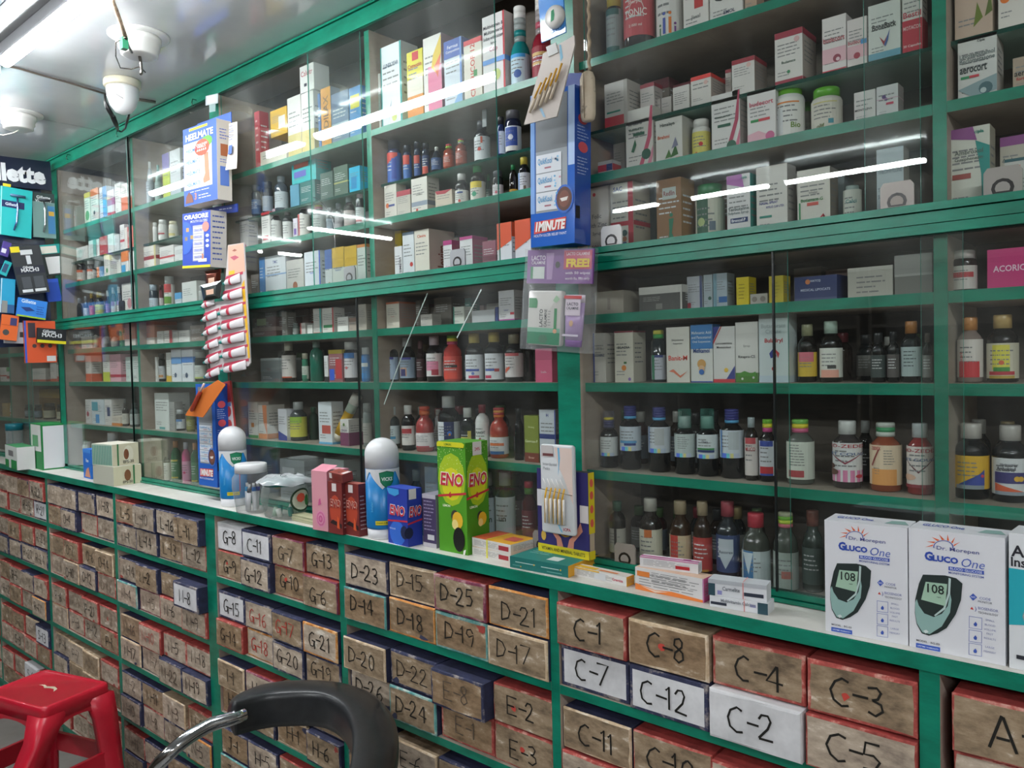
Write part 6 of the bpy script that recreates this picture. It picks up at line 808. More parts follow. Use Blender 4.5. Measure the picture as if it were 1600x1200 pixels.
b.rect(q,.12,.6,.88,.95,mat('dcd0dc','ink'),.0016); b.word(q,'LACTO',.5,.82,.06,ww,hh,mat('3a3a4a','ink'),wmax=.6,o=.0026); b.word(q,'CALAMINE',.5,.74,.05,ww,hh,mat('3a3a4a','ink'),wmax=.6,o=.0026); b.rect(q,.06,.92,.94,.98,mat('c83a3a','ink'),.003); b.poly(q,[(.5+.1*math.cos(k*.524),.45+.06*math.sin(k*.524)) for k in range(12)],mat('d8b08a','ink'),.004); b.rect(q,.1,.2,.9,.24,mat('dcd4e4','ink'),.005)
o=b.build('lotion_tube'); o.matrix_world=M2; tag(o,'lilac lotion tube inside the clear hanging bag','tube')
# tilted card of brushes and blue floss card above the blue dispenser
M,w_,h_=frame((818.5,195),(870,182),(846,96),Y=-.115); t=thing('brush_card','grey blister card of yellow brushes hanging tilted above the blue dispenser','brush card',M)
O_=M.translation; T=lambda px,py:M.inverted()@at_y(px,py,-.115)
cor=[T(818.5,195),T(870,182),T(898,70),T(897,55),T(848,84),T(846,97)]
p=MB(); p.add(cor+[c+Vector((0,.003,0)) for c in cor],[tuple(range(6)),tuple(range(11,5,-1))]+[(i,6+i,6+(i+1)%6,(i+1)%6) for i in range(6)],mat('bdb4ac','plastic'))
tab=[T(854,74),T(869,67),T(873,82),T(858,89)]; p.add([c-Vector((0,.002,0)) for c in tab]+[c for c in tab],[(0,1,2,3)]+[(i,4+i,4+(i+1)%4,(i+1)%4) for i in range(4)],mat('d8d8d6','gloss'))
for pts,c in(([T(874,70),T(877,70),T(880,90),T(876,97)],'7ab0c8'),([T(843,170),T(847,169),T(853,183),T(849,183)],'8ab0c8')): p.add([v-Vector((0,.0006,0)) for v in pts],[(0,1,2,3)],mat(c,'ink'))
p.build('card',t)
for i in range(5):
    a=T(829.5+i*8.2,177-i*5.2); c=T(844+i*8.2,140-i*7); e=T(849+i*8,130-i*7.5); b=MB(); k=Vector((0,-.004,0)); b.tube([a+k,a*.3+c*.7+k],.0026,mat('d0c3ae','plastic'),8); b.tube([a*.4+c*.6+k*1.4,c+k*1.4,e+k*1.4],.0019,mat('d3a032','plastic'),7); b.build('brush',t)
M,w_,h_=frame((846,67),(884,50),(852,-18),Y=-.085); t=thing('floss_card','bright blue card with round white floss case at the top','card',M)
p=MB(); p.box((0,0,0),(w_,.003,h_*1.15),mat('4a8fd8','gloss')); f=lambda u,v,o:(u*w_,-o,v*h_); p.word(f,'ORO',.6,.12,.08,w_,h_,mat('a8c8f0','ink')); p.build('card',t)
T=M.inverted()@at_y(862,24,-.10); p=MB(); p.lathe([(.0195,0),(.021,.004),(.0195,.010),(.012,.013),(.001,.0135)],mat('dcdad4','plastic'),26,Matrix.Translation((T.x,0,T.z))@Matrix.Rotation(math.pi/2,4,'X')); p.poly(lambda u,v,o:(T.x+(u-.5)*.03,-.0137,T.z+(v-.5)*.03),[(.35,.15),(.6,.2),(.68,.5),(.65,.85),(.45,.8),(.4,.5)],mat('1f8a5a','ink')); p.build('floss_case',t)
# hanging cord switch
A=at_y(919,-60,-.06); P0=at_y(919.5,0,-.06); P1=at_y(921,110,-.06); P2=at_y(919,190,-.06); t=root('cord_switch',P2,'beige wooden looking cord switch hanging from a twisted cord','switch')
p=MB(); n=40; p.tube([(A-P2)*(1-i/n)+(P1-P2)*(i/n)+Vector((.0012*math.sin(i*1.3),.0012*math.cos(i*1.3),0)) for i in range(n+1)],.0031,noisy('dirty_beige_cord',[(.3,'8a7a66'),(.6,'b9a58c')],50,.8),7); p.build('cord',t)
hh=(P1-P2).length; p=MB(); rings=[]
for v,wd in((0,.55),(.03,.8),(.12,.95),(.5,1),(.85,.95),(.96,.7),(1,.3)): rings.append([(.0138*wd*math.cos(k*.393)*(1.15 if k%8 else 1),.011*wd*math.sin(k*.393),hh*v) for k in range(16)])
p.loft(rings,noisy('speckled_cream_plastic',[(.3,'cdbb9f'),(.6,'d9cab2'),(.7,'8a7a66')],40,.5)); p.box((-.0008,-.0118,.004),(.0008,-.0112,hh-.004),mat('8a7a62','plastic')); p.build('switch_body',t)
# foot cream box and mouth ulcer box hung one above the other on the far post
def heel(p,f,g,t,l):
    p.word(f,'HEELMATE',.5,.87,.085,w_,h_,mat('e6eaf2','ink'),wmax=.82,fit=True,bold=.03,o=.001); p.rect(f,.2,.95,.75,.98,mat('e0c82a','ink'),.0008)
    p.rect(f,.02,.2,.86,.8,mat('c9cfd8'),.0004)
    for i in range(4): a=.21+i*.145; p.rect(f,.06,a,.56,a+.13,mat('e0e2e8'),.0006); p.word(f,'HEELMATE',.31,a+.055,.05,w_,h_,mat('4a90c8','ink'),wmax=.42,fit=True,o=.0012)
    p.rect(f,.58,.22,.86,.6,mat('e0d8d4'),.0006); p.poly(f,[(.64,.62),(.76,.62),(.78,.4),(.8,.26),(.62,.24),(.6,.29),(.66,.36)],mat('b07a5a','ink'),.0009)
    p.poly(f,[(.72+.17*math.cos(k*.524),.76+.07*math.sin(k*.524)) for k in range(12)],mat('5aa03a','ink'),.001); p.poly(f,[(.58+.22*math.cos(k*.524),.70+.105*math.sin(k*.524)) for k in range(12)],mat('cf4a2a','ink'),.0012)
    p.word(f,'CRACKED',.58,.74,.026,w_,h_,mat('f2e6e0','ink'),wmax=.34,fit=True,o=.002); p.word(f,'HEELS',.58,.71,.026,w_,h_,mat('f2e6e0','ink'),wmax=.24,fit=True,o=.002)
    for i in range(5): p.poly(f,[(.43+i*.06,.655),(.475+i*.06,.66),(.47+i*.06,.685),(.445+i*.06,.68)],mat('f2e6e0','ink'),.002)
    p.poly(f,[(.05,.03),(.3,.03),(.26,.12),(.16,.17),(.08,.12)],mat('7a4a3a','ink'),.0008); p.word(f,'3',.36,.1,.09,w_,h_,mat('e08a3a','ink')); lines(p,f,w_,h_,.45,.92,.05,.12,2,'dfe6f2'); lines(p,f,w_,h_,.2,.95,.15,.18,1,'dfe6f2')
    lines(p,g,d,h_,.2,.85,.75,.9,4,'3a5ab8'); p.rect(g,.25,.55,.75,.7,mat('a8603a','ink'),.0007); lines(p,g,d,h_,.2,.85,.46,.52,2,'3a5ab8'); p.rect(g,.2,.18,.8,.42,mat('5a7ac8','ink'),.0007)
M,w_,h_=frame((288,323),(340,311),(279,206),Y=-.085); d=.045
pbox('cream_dispenser','blue and white foot cream box hung highest on the far post','dispenser box',M,w_,h_,d,'2256b8',extra=heel,side='cfc6bc')
M2=M@Matrix.Translation((0,d+.0006,h_)); p=MB(); p.box((.0,0,-.01),(w_*1.0,.0025,.028),mat('2a58b8'),front=mat('2a58b8')); o=p.build('dispenser_header'); o.parent=bpy.data.objects['cream_dispenser']; o.matrix_world=M2; o.matrix_parent_inverse=Matrix()
o.parent=None; o.matrix_world=M2; tag(o,'blue header card standing up behind the foot cream box','card')
b=MB(); A=[]; 
for i in range(8): v=i/7; A+=[(-.012+.004*v*v,-.002-.018*v*v,-.135*v),(.022+.010*v*v,.004-.012*v*v,-.135*v)]
b.add(A,[(2*i,2*i+2,2*i+3,2*i+1) for i in range(7)],mat('cfc9c0')); b.add([(x,y+.0006,z) for x,y,z in A],[(2*i+1,2*i+3,2*i+2,2*i) for i in range(7)],mat('cfc9c0'))
f=lambda u,v,o:(-.010+u*.03,-.0035-.016*(1-v)**2-o,-.13*(1-v)); lines(b,f,.03,.13,.1,.9,.6,.95,6,'6a7aa8'); b.rect(f,.2,.3,.8,.5,mat('4a6ab0','ink'),.001)
o=b.build('price_leaflet'); o.location=at_y(362,192,-.05); tag(o,'curling white paper strip hanging beside the foot cream box','leaflet')
def ora(p,f,g,t,l):
    p.word(f,'ORASORE',.5,.92,.085,w_,h_,mat('e8ecf4','ink'),wmax=.86,fit=True,bold=.045,o=.001); p.word(f,'MOUTH ULCERS',.6,.835,.045,w_,h_,mat('dfe6f2','ink'),wmax=.6,fit=True)
    p.rect(f,.38,.12,.78,.76,mat('a8aab4'),.0005)
    for i in range(5): p.rect(f,.4,.14+i*.12,.76,.24+i*.12,mat('d8d4d2'),.0007); p.word(f,'ORASORE',.58,.19+i*.12,.05,w_,h_,mat('4a6ac8','ink'),wmax=.3,fit=True,o=.0012)
    p.poly(f,[(.1+.3*math.cos(k*.349),.55+.3*math.sin(k*.349)) for k in range(18) if .1+.3*math.cos(k*.349)>=0],mat('2f62d0','ink'),.0009); p.poly(f,[(.84+.12*math.cos(k*.524),.72+.09*math.sin(k*.524)) for k in range(12)],mat('d8847a','ink'),.001)
    for i,(c,u,v) in enumerate((('d8a05a',.15,.66),('8a7a5a',.1,.5),('b89a5a',.3,.52))): p.rect(f,u,v,u+.1,v+.07,mat(c,'ink'),.0013)
    for i in range(3): p.poly(f,[(.9+.06*math.cos(k*.785),.56-i*.09+.03*math.sin(k*.785)) for k in range(8)],mat('d8e0ea','ink'),.001)
    p.rect(f,0,0,1,.045,mat('d8cc1c','ink'),.001); p.rect(f,.58,.1,.88,.16,mat('dcd8e0','ink'),.0012); p.word(f,'2',.74,.2,.09,w_,h_,mat('e07a2a','ink'),bold=.05,o=.0016)
    lines(p,g,d,h_,.12,.88,.1,.95,9,'4a5a9a')
M,w_,h_=frame((285.5,419.5),(329,417),(288,334),Y=-.08); d=.05
pbox('ulcer_gel_dispenser','blue mouth ulcer gel box hung below the foot cream box','dispenser box',M,w_,h_,d,'1c46b4',extra=ora,side='c4bdb8')
p=MB(); ww=w_*1.35; p.box((.02,0,-.004),(ww,.0025,.02),mat('1c3a94'),front=mat('1c3a94')); lines(p,lambda u,v,o:(u*ww,-o,v*.02),ww,.02,.55,.95,.2,.8,1,'b8c0dc'); o=p.build('dispenser_header'); o.matrix_world=M@Matrix.Translation((0,d+.001,h_)); tag(o,'dark blue header card behind the mouth ulcer gel box','card')
for i,(pts,c,l) in enumerate(((((320,424),(345,420),(343,450),(322,455)),'8a4634','small brown sachet hanging under the mouth ulcer gel box'),(((313,446),(346,438),(344,466),(318,470)),'7d8684','crumpled grey sachet below the small brown sachet'))):
    V=[at_y(*q_,-.06-.012*i) for q_ in pts]; C=sum(V,Vector())/4; b=MB(); n=Vector((0,-.004,0)); b.add([v-C for v in V]+[(v-C)*.6+n for v in V]+[v-C+Vector((0,.0015,0)) for v in V],[(0,1,5,4),(1,2,6,5),(2,3,7,6),(3,0,4,7),(4,5,6,7),(11,10,9,8),(0,8,9,1),(1,9,10,2),(2,10,11,3),(3,11,8,0)],mat(c,'foil')); b.poly(lambda u,v,o:tuple(((V[0]*(1-u)+V[1]*u)*v+(V[3]*(1-u)+V[2]*u)*(1-v))-C+Vector((0,-.0045,0))),[(.3,.3),(.7,.3),(.7,.6),(.3,.6)],mat('c9a28a','ink')); tag(b.build('sachet',None,C),l,'sachet')
# card of ointment tubes with a mouth picture
M,w_,h_=frame((328,581),(391,568),(316,394),Y=-.06); t=thing('tube_card','long blister card of white ointment tubes topped by a mouth picture','tube card',M)
T=lambda px,py,k=0:M.inverted()@at_y(px,py,-.06)+Vector((0,-k,0))
p=MB(); c=[T(329,578),T(333,583),T(388,572),T(391,567),T(386,470),T(381,379),T(356,383),T(350,470),T(319,474)]
p.add(c+[a+Vector((0,.0035,0)) for a in c],[tuple(range(9)),tuple(range(17,8,-1))]+[(i,9+i,9+(i+1)%9,(i+1)%9) for i in range(9)],mat('c9c2c2','gloss'))
p.add([T(356.5,384,.0006),T(357,430,.0006),T(383,424,.0006),T(380.5,380,.0006)],[(0,1,2,3)],mat('d8a690','ink')); p.add([T(360,402,.001),T(366,407,.001),T(374,402,.001),T(368,399,.001)],[(0,1,2,3)],mat('b8586a','ink')); p.add([T(363,392,.001),T(367,393,.001),T(371,391,.001),T(367,389,.001)],[(0,1,2,3)],mat('9a5a4a','ink')); p.add([T(358,430,.001),T(358,424,.001),T(367,422,.001),T(367,428,.001)],[(0,1,2,3)],mat('e0b82a','ink'))
p.add([T(378,445,.0008),T(388,560,.0008),T(391,559,.0008),T(382,437,.0008)],[(0,1,2,3)],mat('e0ae1c','ink')); p.build('card',t)
rows=[(446,1),(467,1)]+[(489+i*22.5,0) for i in range(5)]+[(490+i*22.5,1) for i in range(0,5)]
rows=[(440,1,352,380),(463,1,348,383)]+[(487.0+i*22.2,1,344+i*1.2,384+i*1.3) for i in range(5)]+[(497+i*22.0,0,318+i*1.2,343+i*1.1) for i in range(5)]+[(476,0,317,340)]
for y,cl,xa,xb in rows:
    A=T(xa,y+4,.006); B=T(xb-3,y-6,.004); b=MB(); dr=(B-A); b.add([T(xa,y-3,.0009),T(xb,y-12,.0009),T(xb,y-16,.0009),T(xa+2,y-8,.0009)],[(0,1,2,3)],mat('b0304a','ink'))
    u=dr.normalized(); nn=Vector((0,-1,0)); s_=u.cross(nn); L=dr.length; hw=.0115 if cl else .0098
    def ring(k,a,dp): return [A+u*(L*k)+s_*(a*math.cos(j*.524))+nn*(dp*math.sin(j*.524)) for j in range(12)]
    b.loft([ring(.14,hw*.55,.0055),ring(.2,hw*.8,.006),ring(.6,hw*1.0,.005),ring(1,hw*1.15,.0012)],mat('d6d2d4','plastic')); b.loft([ring(.40,hw*.92,.0061),ring(.50,hw*.97,.0059)],mat('c23a50','plastic')); tb=b.build('ointment_tube',t); b=MB(); b.loft([ring(0,hw*.42,.004),ring(.14,hw*.45,.0045)],mat('128a82','plastic')); o=b.build('cap',tb)
# orange sachet card above the small dispenser
V=[at_y(*q_,-.10) for q_ in((289,649),(317,652),(352,601),(340,594),(313,611))]; C=V[0].copy(); t=root('lip_balm_card',C,'orange card with reddish tube hanging askew near the far dispenser','card')
p=MB(); v=[a-C for a in V]; p.add(v+[a+Vector((0,.002,0)) for a in v],[tuple(range(5)),(9,8,7,6,5)]+[(i,5+i,5+(i+1)%5,(i+1)%5) for i in range(5)],mat('d9793a','gloss')); p.build('card',t)
p=MB(); a,b_=at_y(299,642,-.106)-C,at_y(313,612,-.106)-C; p.tube([a,a*.9+b_*.1,a*.2+b_*.8,b_],[.004,.0065,.0065,.005],mat('a8432f','gloss'),12); p.tube([b_,b_+(b_-a)*.4],[.003,.0035],mat('d8c0b8','gloss'),8); p.build('balm_tube',t)
# price holder clip on the top rail
M,w_,h_=frame((321,165),(340,161),(322,150),Y=-.03); t=thing('price_clip','clear plastic price holder clipped under the ceiling rail','clip',M); p=MB(); p.box((0,0,0),(w_,.002,h_),mat('c3ccce','plastic')); p.rect(lambda u,v,o:(u*w_,-o,v*h_),.15,.15,.85,.85,mat('e2e6ea'),.0006); p.build('holder',t); p=MB(); p.box((w_*.3,.001,-.022),(w_*.8,.002,0),mat('b9cfcf','clear')); p.build('strip',t)
# ---------------------------------------------------------------- ceiling fittings
CT=mat('d9d9d6','plastic'); Rt=Matrix.Rotation(math.pi,4,'X')
def fitting(px,py,r,label):
    P=at_z(px,py,ZC); t=root('ceiling_light',P,label,'ceiling light','round unlit ceiling lights'); p=MB(); p.lathe([(r,0),(r,.003),(r*.93,.006)],CT,36,Rt); p.build('trim_plate',t)
    p=MB(); p.lathe([(r*.72,.006),(r*.72,.02),(r*.66,.021),(r*.66,.036),(r*.6,.037),(r*.6,.05),(r*.5,.053),(.001,.053)],CT,32,Rt); p.build('stepped_body',t); return t,P,r
t,P,r=fitting(217,56,.075,'round white stepped ceiling light with loose wiring beside it')
p=MB(); p.tube([(0,0,-.053),(.001,.002,-.07),(0,.004,-.088),(.004,.0,-.1)],.004,mat('8a8680','metal'),8); p.build('lamp_stub',t)
t2,P2,r2=fitting(28,178,.075,'round white ceiling light nearest the razor display')
p=MB(); p.tube([(0,0,-.053),(-.01,-.01,-.062),(-.05,-.03,-.066),(-.12,-.1,-.05)],.0016,mat('d0c8bc','plastic'),6); p.build('wire',t2)
zz=ZC-.012; pt=lambda px,py,dz=.012:at_z(px,py,ZC-dz)
O=at_z(175,0,ZC-.03); pts=[at_z(172,-30,ZC-.01),at_z(176,2,ZC-.02),at_z(188,34,ZC-.03),at_z(196,58,ZC-.045)]; t=root('wire_rope',pts[-1],'beige twisted rope with green connector dangling by the ceiling light','wire'); p=MB(); p.tube([a-pts[-1] for a in pts],.0055,noisy('frayed_rope',[(.3,'8a7460'),(.6,'c4ac92')],60,.85),8); p.build('rope',t)
E_=pts[-1]; p=MB(); p.box((-.012,-.01,-.03),(.006,.004,-.002),mat('2f7a5a','plastic')); p.build('connector_block',t)
p=MB(); p.tube([a-E_ for a in(at_z(196,58,ZC-.05),at_z(181,66,ZC-.055),at_z(181,88,ZC-.06),at_z(188,106,ZC-.06),at_z(205,108,ZC-.055),at_z(219,104,ZC-.06),at_z(227,113,ZC-.06))],.0018,mat('8d8780','metal'),6); p.build('loop_wire',t)
p=MB(); p.tube([a-E_ for a in(at_z(196,58,ZC-.05),at_z(200,70,ZC-.055),at_z(206,82,ZC-.06))],.0034,mat('6a6e66','metal'),7); p.build('twisted_end',t)
P=at_z(191,126,ZC); t=root('dome_camera',P,'white dome camera with black cables under the ceiling','camera'); r=.052
p=MB(); p.lathe([(r*.96,0),(r,.004),(r,.018),(r*.94,.022)],noisy('yellowed_plastic',[(.3,'c8c0a4'),(.6,'d6d1bd')],8,.4),32,Rt); p.build('base_ring',t)
p=MB(); p.lathe([(r*.86,.022),(r*.88,.03),(r*.84,.05),(r*.7,.075),(r*.45,.093),(r*.15,.1),(.001,.1005)],mat('dedfdd','plastic'),32,Rt); p.tube([(r*.85*math.cos(a),r*.85*math.sin(a)*.9-.002,-.05-.028*math.sin(a*1.0+1)) for a in(-2.4,-2,-1.6,-1.2,-.8,-.4)],.001,mat('8a8a86','plastic'),5); p.build('dome',t)
cab=lambda *q:[at_z(x,y,ZC-dz)-P for x,y,dz in q]
p=MB(); p.tube(cab((164,146,.03),(164,158,.05),(168,168,.07),(176,182,.09)),[.003,.004,.007,.007],mat('1c1d1e','plastic'),9); p.tube(cab((176,182,.09),(182,196,.10),(184,203,.102)),[.008,.007,.004],mat('161718','plastic'),9); p.tube(cab((184,203,.102),(190,206,.10),(196,200,.095),(200,184,.08),(203,172,.07)),[.002,.0025,.003,.004,.003],mat('1c1d1e','plastic'),8); p.build('cable_tail',t)
C0=at_z(60,118,ZC-.004); p=MB(); p.tube([at_z(x,y,ZC-.004)-C0 for x,y in((-160,72),(0,101),(30,107),(60,116),(100,127),(140,139),(166,147))],.0034,mat('6a5f58','plastic'),7); p.tube([at_z(x,y,ZC-.004)-C0 for x,y in((210,155),(225,157),(243,160))],.005,mat('77726c','plastic'),7); tag(p.build('ceiling_cable',None,C0),'dark cable tacked along the ceiling joint to the dome camera','cable')
for i,(x,y,l) in enumerate(((105,243,'near the razor display'),(183,207,'below the dome camera'),(301,157,'beside the price holder'))): Q=at_y(x,y,-.03); tag((lambda b:(b.tube([(0,.0123,.004),(0,0,.004),(0,-.003,-.006),(.002,-.004,-.014),(.003,.002,-.016)],.0016,mat('5a6a60','metal'),6),b.build('cup_hook',None,Q))[1])(MB()),'small hook screwed into the ceiling rail '+l,'hook')
# ---------------------------------------------------------------- razor display on the side of the far cabinet
XD=-3.505
def fx(BL,BR,TL,X=XD): return frame(BL,BR,TL,X=X)
M,w_,h_=fx((-60,545),(84,540),(-60,236)); t=thing('razor_display','navy razor display board with a white lettered header beside the far post','display',M)
p=MB(); p.box((0,.004,0),(w_,.012,h_),mat('1f2b4a','plastic')); 
for i in range(7): p.box((.01,.001,h_*(.1+i*.11)),(w_-.01,.004,h_*(.1+i*.11)+.006),mat('141c34','plastic'))
p.build('back_board',t)
HM,hw,hh=fx((-60,284),(82,298),(-60,236),XD+.02); L2=M.inverted()@HM; p=MB(); p.box((0,0,0),(hw,.018,hh),mat('1d2338','plastic'),M=L2); f=lambda u,v,o:tuple(L2@Vector((u*hw,-o,v*hh))); p.word(f,'Gillette',.52,.48,.62,hw,hh,mat('dfe1e4','ink'),wmax=.82,fit=True,bold=.05,o=.001); p.build('header',t)
def blister(BL,BR,TL,X,label,front,toks,d=.012,name='razor_pack',extra=None):
    M,w_,h_=fx(BL,BR,TL,X); pbox(name,label,'razor pack',M,w_,h_,d,front,toks,extra=extra,side=front,group='razor packs on the display')
razor=lambda c,c2:(lambda p,f,g,t,l:(p.tube([f(.42,.12,.004),f(.5,.3,.006),f(.52,.62,.006),f(.5,.8,.006)],[.003,.004,.0035,.003],mat(c,'metal'),8),p.box(tuple(f(.3,.88,-.001)),tuple(f(.75,.78,.007)),mat(c2,'plastic')) if 0 else p.tube([f(.28,.84,.006),f(.75,.84,.006)],.005,mat(c2,'plastic'),8)))
blister((0,366),(49,373),(2,290),XD+.04,'turquoise razor pack under the header','1fb0b0','q,0,.58,.75,.72,1f2a5a;W,.35,.65,.06,d8e0ea,Gillette,.5;l,.03,9adada;q,.05,1,.3,1.06,d8c82a',extra=razor('8aa0d8','4a6a8a'))
blister((53,370),(88,373),(54,300),XD+.035,'grey green razor pack with silver razor','6a8a86','t,.2,2a3a3a;W,.5,.9,.07,d0d6d6,Gillette,.7;W,.5,.82,.06,d0d6d6,VICTORY,.8;q,.66,.1,.98,.72,3a78a8;q,.7,.5,.95,.6,c8a03a',extra=razor('c9ced0','3a3f44'))
blister((0,398),(12,402),(0,374),XD+.03,'violet pack corner cut by the picture edge','4a3a8a','q,0,.2,.6,.5,d8d8e0')
blister((0,428),(10,432),(0,403),XD+.03,'small turquoise pack cut by the picture edge','1fa6aa','q,.0,.2,.7,.8,2a4a6a')
blister((66,432),(103,428),(66,383),XD+.02,'black pack with a white barcode label','26302f','q,.3,.05,.95,.6,d8d8d8;x,.35,.9,.1,.5,3,3a3a3a;t,.3,1f9a92;q,.2,.72,.85,.95,d6d2c6')
blister((32,461),(78,456),(15,386),XD+.06,'tilted clear black razor pack with yellow corner','2d3034','q,0,.88,.3,1.0,d8c61c;q,.3,.82,.7,.92,c6cacc;m,.42,.58,1c2030;W,.5,.5,.08,e0e2e4,MACH3,.6;W,.45,.56,.05,e0e2e4,Gillette,.4;q,.45,.62,.6,.8,c8ccd0;q,.1,.04,.45,.1,d0d4d6;q,.52,.04,.9,.1,d0d4d6;q,.15,.12,.45,.36,4a4e54;q,.55,.12,.88,.36,4a4e54')
blister((0,488),(22,490),(0,434),XD+.04,'cyan razor carton cut by the picture edge','1f9ac4','b,.25,2a5a8a;q,.1,0,.5,.35,8a8a86;l,.05,d8e4e8')
blister((76,472),(97,470),(77,436),XD+.02,'plain blue pack behind the tilted black pack','1f4ab0','t,.15,2f5ac8')
blister((26,493),(71,500),(28,464),XD+.055,'bright blue flat pack under the tilted black pack','2f80d8','W,.35,.85,.2,d6e6f4,Gillette,.5;y,.1,.5,.4,.55,.6,.4,.3,.3,1f3a7a;x,.65,.95,.2,.7,4,1f3a8a;b,.08,a8c82a')
blister((0,530),(26,533),(0,490),XD+.05,'orange pack cut by the picture edge','e0672a','q,.5,.6,.9,.9,3a3a6a;o,.3,.3,.2,4a4a4a;m,.58,.6,b84a1a')
blister((7,536),(41,537),(10,503),XD+.03,'pale grey card behind the orange packs','b8bcc4','q,.7,.3,.9,.55,3a3a3a')
blister((40,567),(89,566),(41,501),XD+.045,'large orange blade pack with barcode hanging lowest','d8562c','l,.06,2f5ac8;q,.68,.03,.97,.16,d8d8d8;x,.7,.95,.04,.15,2,2a2a2a;o,.3,.4,.07,4a3a3a;o,.55,.4,.07,4a3a3a;o,.8,.4,.07,4a3a3a;q,.12,.6,.35,.95,3a3038')
blister((58,535),(103,538),(60,512),XD+.07,'black and yellow blade carton hanging before the orange pack','1c1f22','b,.2,d8cc1c;W,.4,.8,.2,d8dade,Gillette,.6;W,.5,.55,.28,e2e4e6,MACH3,.75')
# ---------------------------------------------------------------- red plastic stool
RED=noisy('scuffed_red_plastic',[(.3,'b3142a'),(.55,'c41a32'),(.78,'cc2a40')],5,.32,6,(1,1,1),.06,.2)
zs=1.45-.80*D; c4=[at_z(x,y,zs) for x,y in((67,1108),(173,1065),(71.5,1044),(-28,1082))]; C=sum(c4,Vector())/4; t=root('plastic_stool',(C.x,C.y,0),'red plastic step stool with a scuffed square top','stool')
L4=[Vector((a.x-C.x,a.y-C.y,0)) for a in c4]
def ringat(k,z,sub=5):
    out=[]
    for i in range(4):
        a,b_,c_=L4[i-1],L4[i],L4[(i+1)%4]; e1=(a-b_).normalized(); e2=(c_-b_).normalized(); rr=.022
        for s in range(sub+1):
            q=s/sub; pnt=b_+e1*rr*(1-q)**2+e2*rr*q**2; out.append(Vector((pnt.x*k,pnt.y*k,z)))
    return out
p=MB(); p.loft([ringat(.97,zs-.05),ringat(1.01,zs-.05),ringat(1.0,zs-.012),ringat(.985,zs-.003),ringat(.95,zs),ringat(.90,zs),ringat(.89,zs-.002)],RED); p.build('seat',t)
p=MB(); p.poly(lambda u,v,o:((u-.5)*.14,(v-.5)*.12,zs-.0012),[(.2,.45),(.35,.5),(.5,.46),(.62,.56),(.75,.6),(.9,.52),(.8,.66),(.6,.68),(.45,.55),(.3,.56)],mat('c9b9a0','paper')); p.build('scuff',t)
RAKE=(L4[0]-L4[1]).normalized()
def leg(i):
    b_=L4[i]; o=b_.normalized(); a,c_=L4[i-1],L4[(i+1)%4]; e1=(a-b_).normalized(); e2=(c_-b_).normalized(); b=MB(); rings=[]
    for z,k,wd in((zs-.03,1.0,.075),(zs-.1,1.05,.06),(zs-.25,1.10,.05),(.03,1.19,.045),(0,1.2,.048)):
        q=b_*k+(RAKE*(.6*max(0,zs-.06-z)) if i in(0,3) else Vector()); rings.append([Vector((v.x,v.y,z)) for v in(q+e1*wd,q+e1*wd*.3+o*.004,q+o*.008,q+e2*wd*.3+o*.004,q+e2*wd,q+e2*wd-o*.012+e1*.008,q+e2*wd*.35-o*.014,q-o*.014,q+e1*wd*.35-o*.014,q+e1*wd-o*.012+e2*.008)])
    b.loft(rings,RED,True,True); b.build('leg',t)
for i in range(4): leg(i)
for i in range(4):                       # arched apron and lower brace between each pair of legs
    a,c_=L4[i],L4[(i+1)%4]; o=((a+c_)/2).normalized()
    b=MB(); n=14; F_=[];
    for k in range(n+1):
        q=k/n; m=a*.995*(1-q)+c_*.995*q; dz=.05+.075*abs(2*q-1)**2.6; F_+=[Vector((m.x,m.y,zs-.045)),Vector((m.x,m.y,zs-dz-.01)),Vector((m.x-o.x*.012,m.y-o.y*.012,zs-dz-.01)),Vector((m.x-o.x*.012,m.y-o.y*.012,zs-.045))]
    b.loft([F_[4*k:4*k+4] for k in range(n+1)],RED,True,False); b.build('apron',t)
    b=MB(); hz=zs-.24; rk=lambda m:RAKE*.6*.18 if m in(0,3) else Vector(); A=a*1.09+rk(i); Cc=c_*1.09+rk((i+1)%4); b.loft([[Vector((q.x,q.y,hz+.03)),Vector((q.x,q.y,hz-.03)),Vector((q.x-o.x*.012,q.y-o.y*.012,hz-.03)),Vector((q.x-o.x*.012,q.y-o.y*.012,hz+.03))] for q in(A,Cc)],RED,True,False); b.build('brace',t)
# ---------------------------------------------------------------- black bar chair with a curved padded back
LEA=noisy('black_leatherette',[(.3,'212325'),(.7,'2b2d30')],40,.36,4,(1,1,1),.08,.15); CHR=mat('d8dadd','chrome')
zb=1.45-.565*D
ct=at_z(492,1235,zb-.03); ct=Vector((ct.x,ct.y,0)); t=root('bar_chair',ct,'black bar chair with wraparound padded back and chrome arm tube','chair')
path=[(367,1099),(400,1087),(440,1080),(500,1081),(534,1098),(550,1130),(550,1175),(538,1225),(512,1285)]
pp=[at_z(x,y,zb) for x,y in path]
def smooth(P,n=4):
    out=[]
    for i in range(len(P)-1):
        p0,p1,p2,p3=P[max(i-1,0)],P[i],P[i+1],P[min(i+2,len(P)-1)]
        for k in range(n): q=k/n; out.append(.5*((2*p1)+(p2-p0)*q+(2*p0-5*p1+4*p2-p3)*q*q+(3*p1-p0-3*p2+p3)*q**3))
    return out+[P[-1]]
sp=smooth(pp,6); rings=[]; N=len(sp)
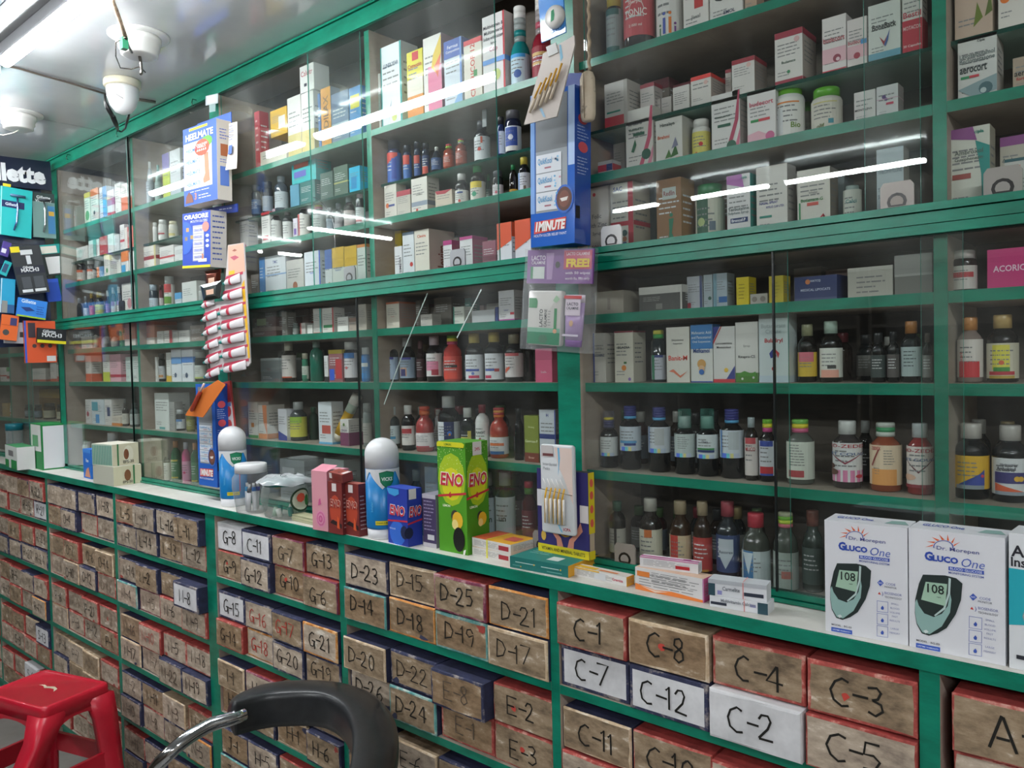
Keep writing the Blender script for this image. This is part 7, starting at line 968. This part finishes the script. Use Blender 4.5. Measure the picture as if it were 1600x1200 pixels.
SEC=[(0,-1.0),(-.03,-.6),(-.04,0),(-.03,.6),(-.01,.9),(.05,1.0),(.14,1.04),(.3,1.03),(.5,.95),(.72,.76),(.9,.45),(1,.1),(1,-.3),(.93,-.65),(.78,-.88),(.5,-1.02),(.2,-1.06)]
for i,q in enumerate(sp):
    tg=(sp[min(i+1,N-1)]-sp[max(i-1,0)]).normalized(); out=Vector((-tg.y,tg.x,0)); f1=i/(N-1); e=min(1,min(f1,1-f1)/.30); e=1-(1-e)**2
    wd=.018+(.125-.085*f1)*e; hf=.034+.004*e
    rings.append([q-ct+out*(wd*a)+Vector((0,0,hf*(c-1.0)-.002*e)) for a,c in SEC])
p=MB(); p.loft(rings,LEA); p.build('padded_back',t)
a0=pp[0]-ct; a1=at_z(322,1136,zb-.035)-ct; a2=at_z(268,1174,zb-.06)-ct; a3=at_z(232,1225,zb-.12)-ct; a4=at_z(232,1330,zb-.22)-ct
zs2=zb-.30; b4=Vector((0,0,zs2))
p=MB(); p.tube(smooth([sp[3]-ct+Vector((0,0,-.03)),a0*.93+a1*.07+Vector((0,0,-.028)),a1,a2,a3,a4,Vector((a4.x*.5,a4.y*.5,zs2-.02)),Vector((0,0,zs2-.03))],5),.0145,CHR,12); p.build('arm_tube',t)
e0=pp[-1]-ct; p=MB(); p.tube(smooth([e0+Vector((0,0,-.03)),e0*1.25+Vector((0,0,-.1-.25*zb)),Vector((e0.x*.9,e0.y*.9,zs2+.02)),Vector((e0.x*.4,e0.y*.4,zs2-.02)),Vector((0,0,zs2-.03))],5),.0145,CHR,12); p.build('arm_tube',t)
p=MB(); p.lathe([(.15,zs2-.03),(.19,zs2-.02),(.2,zs2+.01),(.19,zs2+.035),(.15,zs2+.045),(.001,zs2+.04)],LEA,32); p.build('seat',t)
p=MB(); p.lathe([(.025,.03),(.025,.3),(.018,.3),(.018,zs2-.03)],CHR,18); p.build('gas_column',t)
p=MB(); p.lathe([(.2,0),(.2,.008),(.15,.02),(.03,.035)],CHR,40); p.build('base',t)
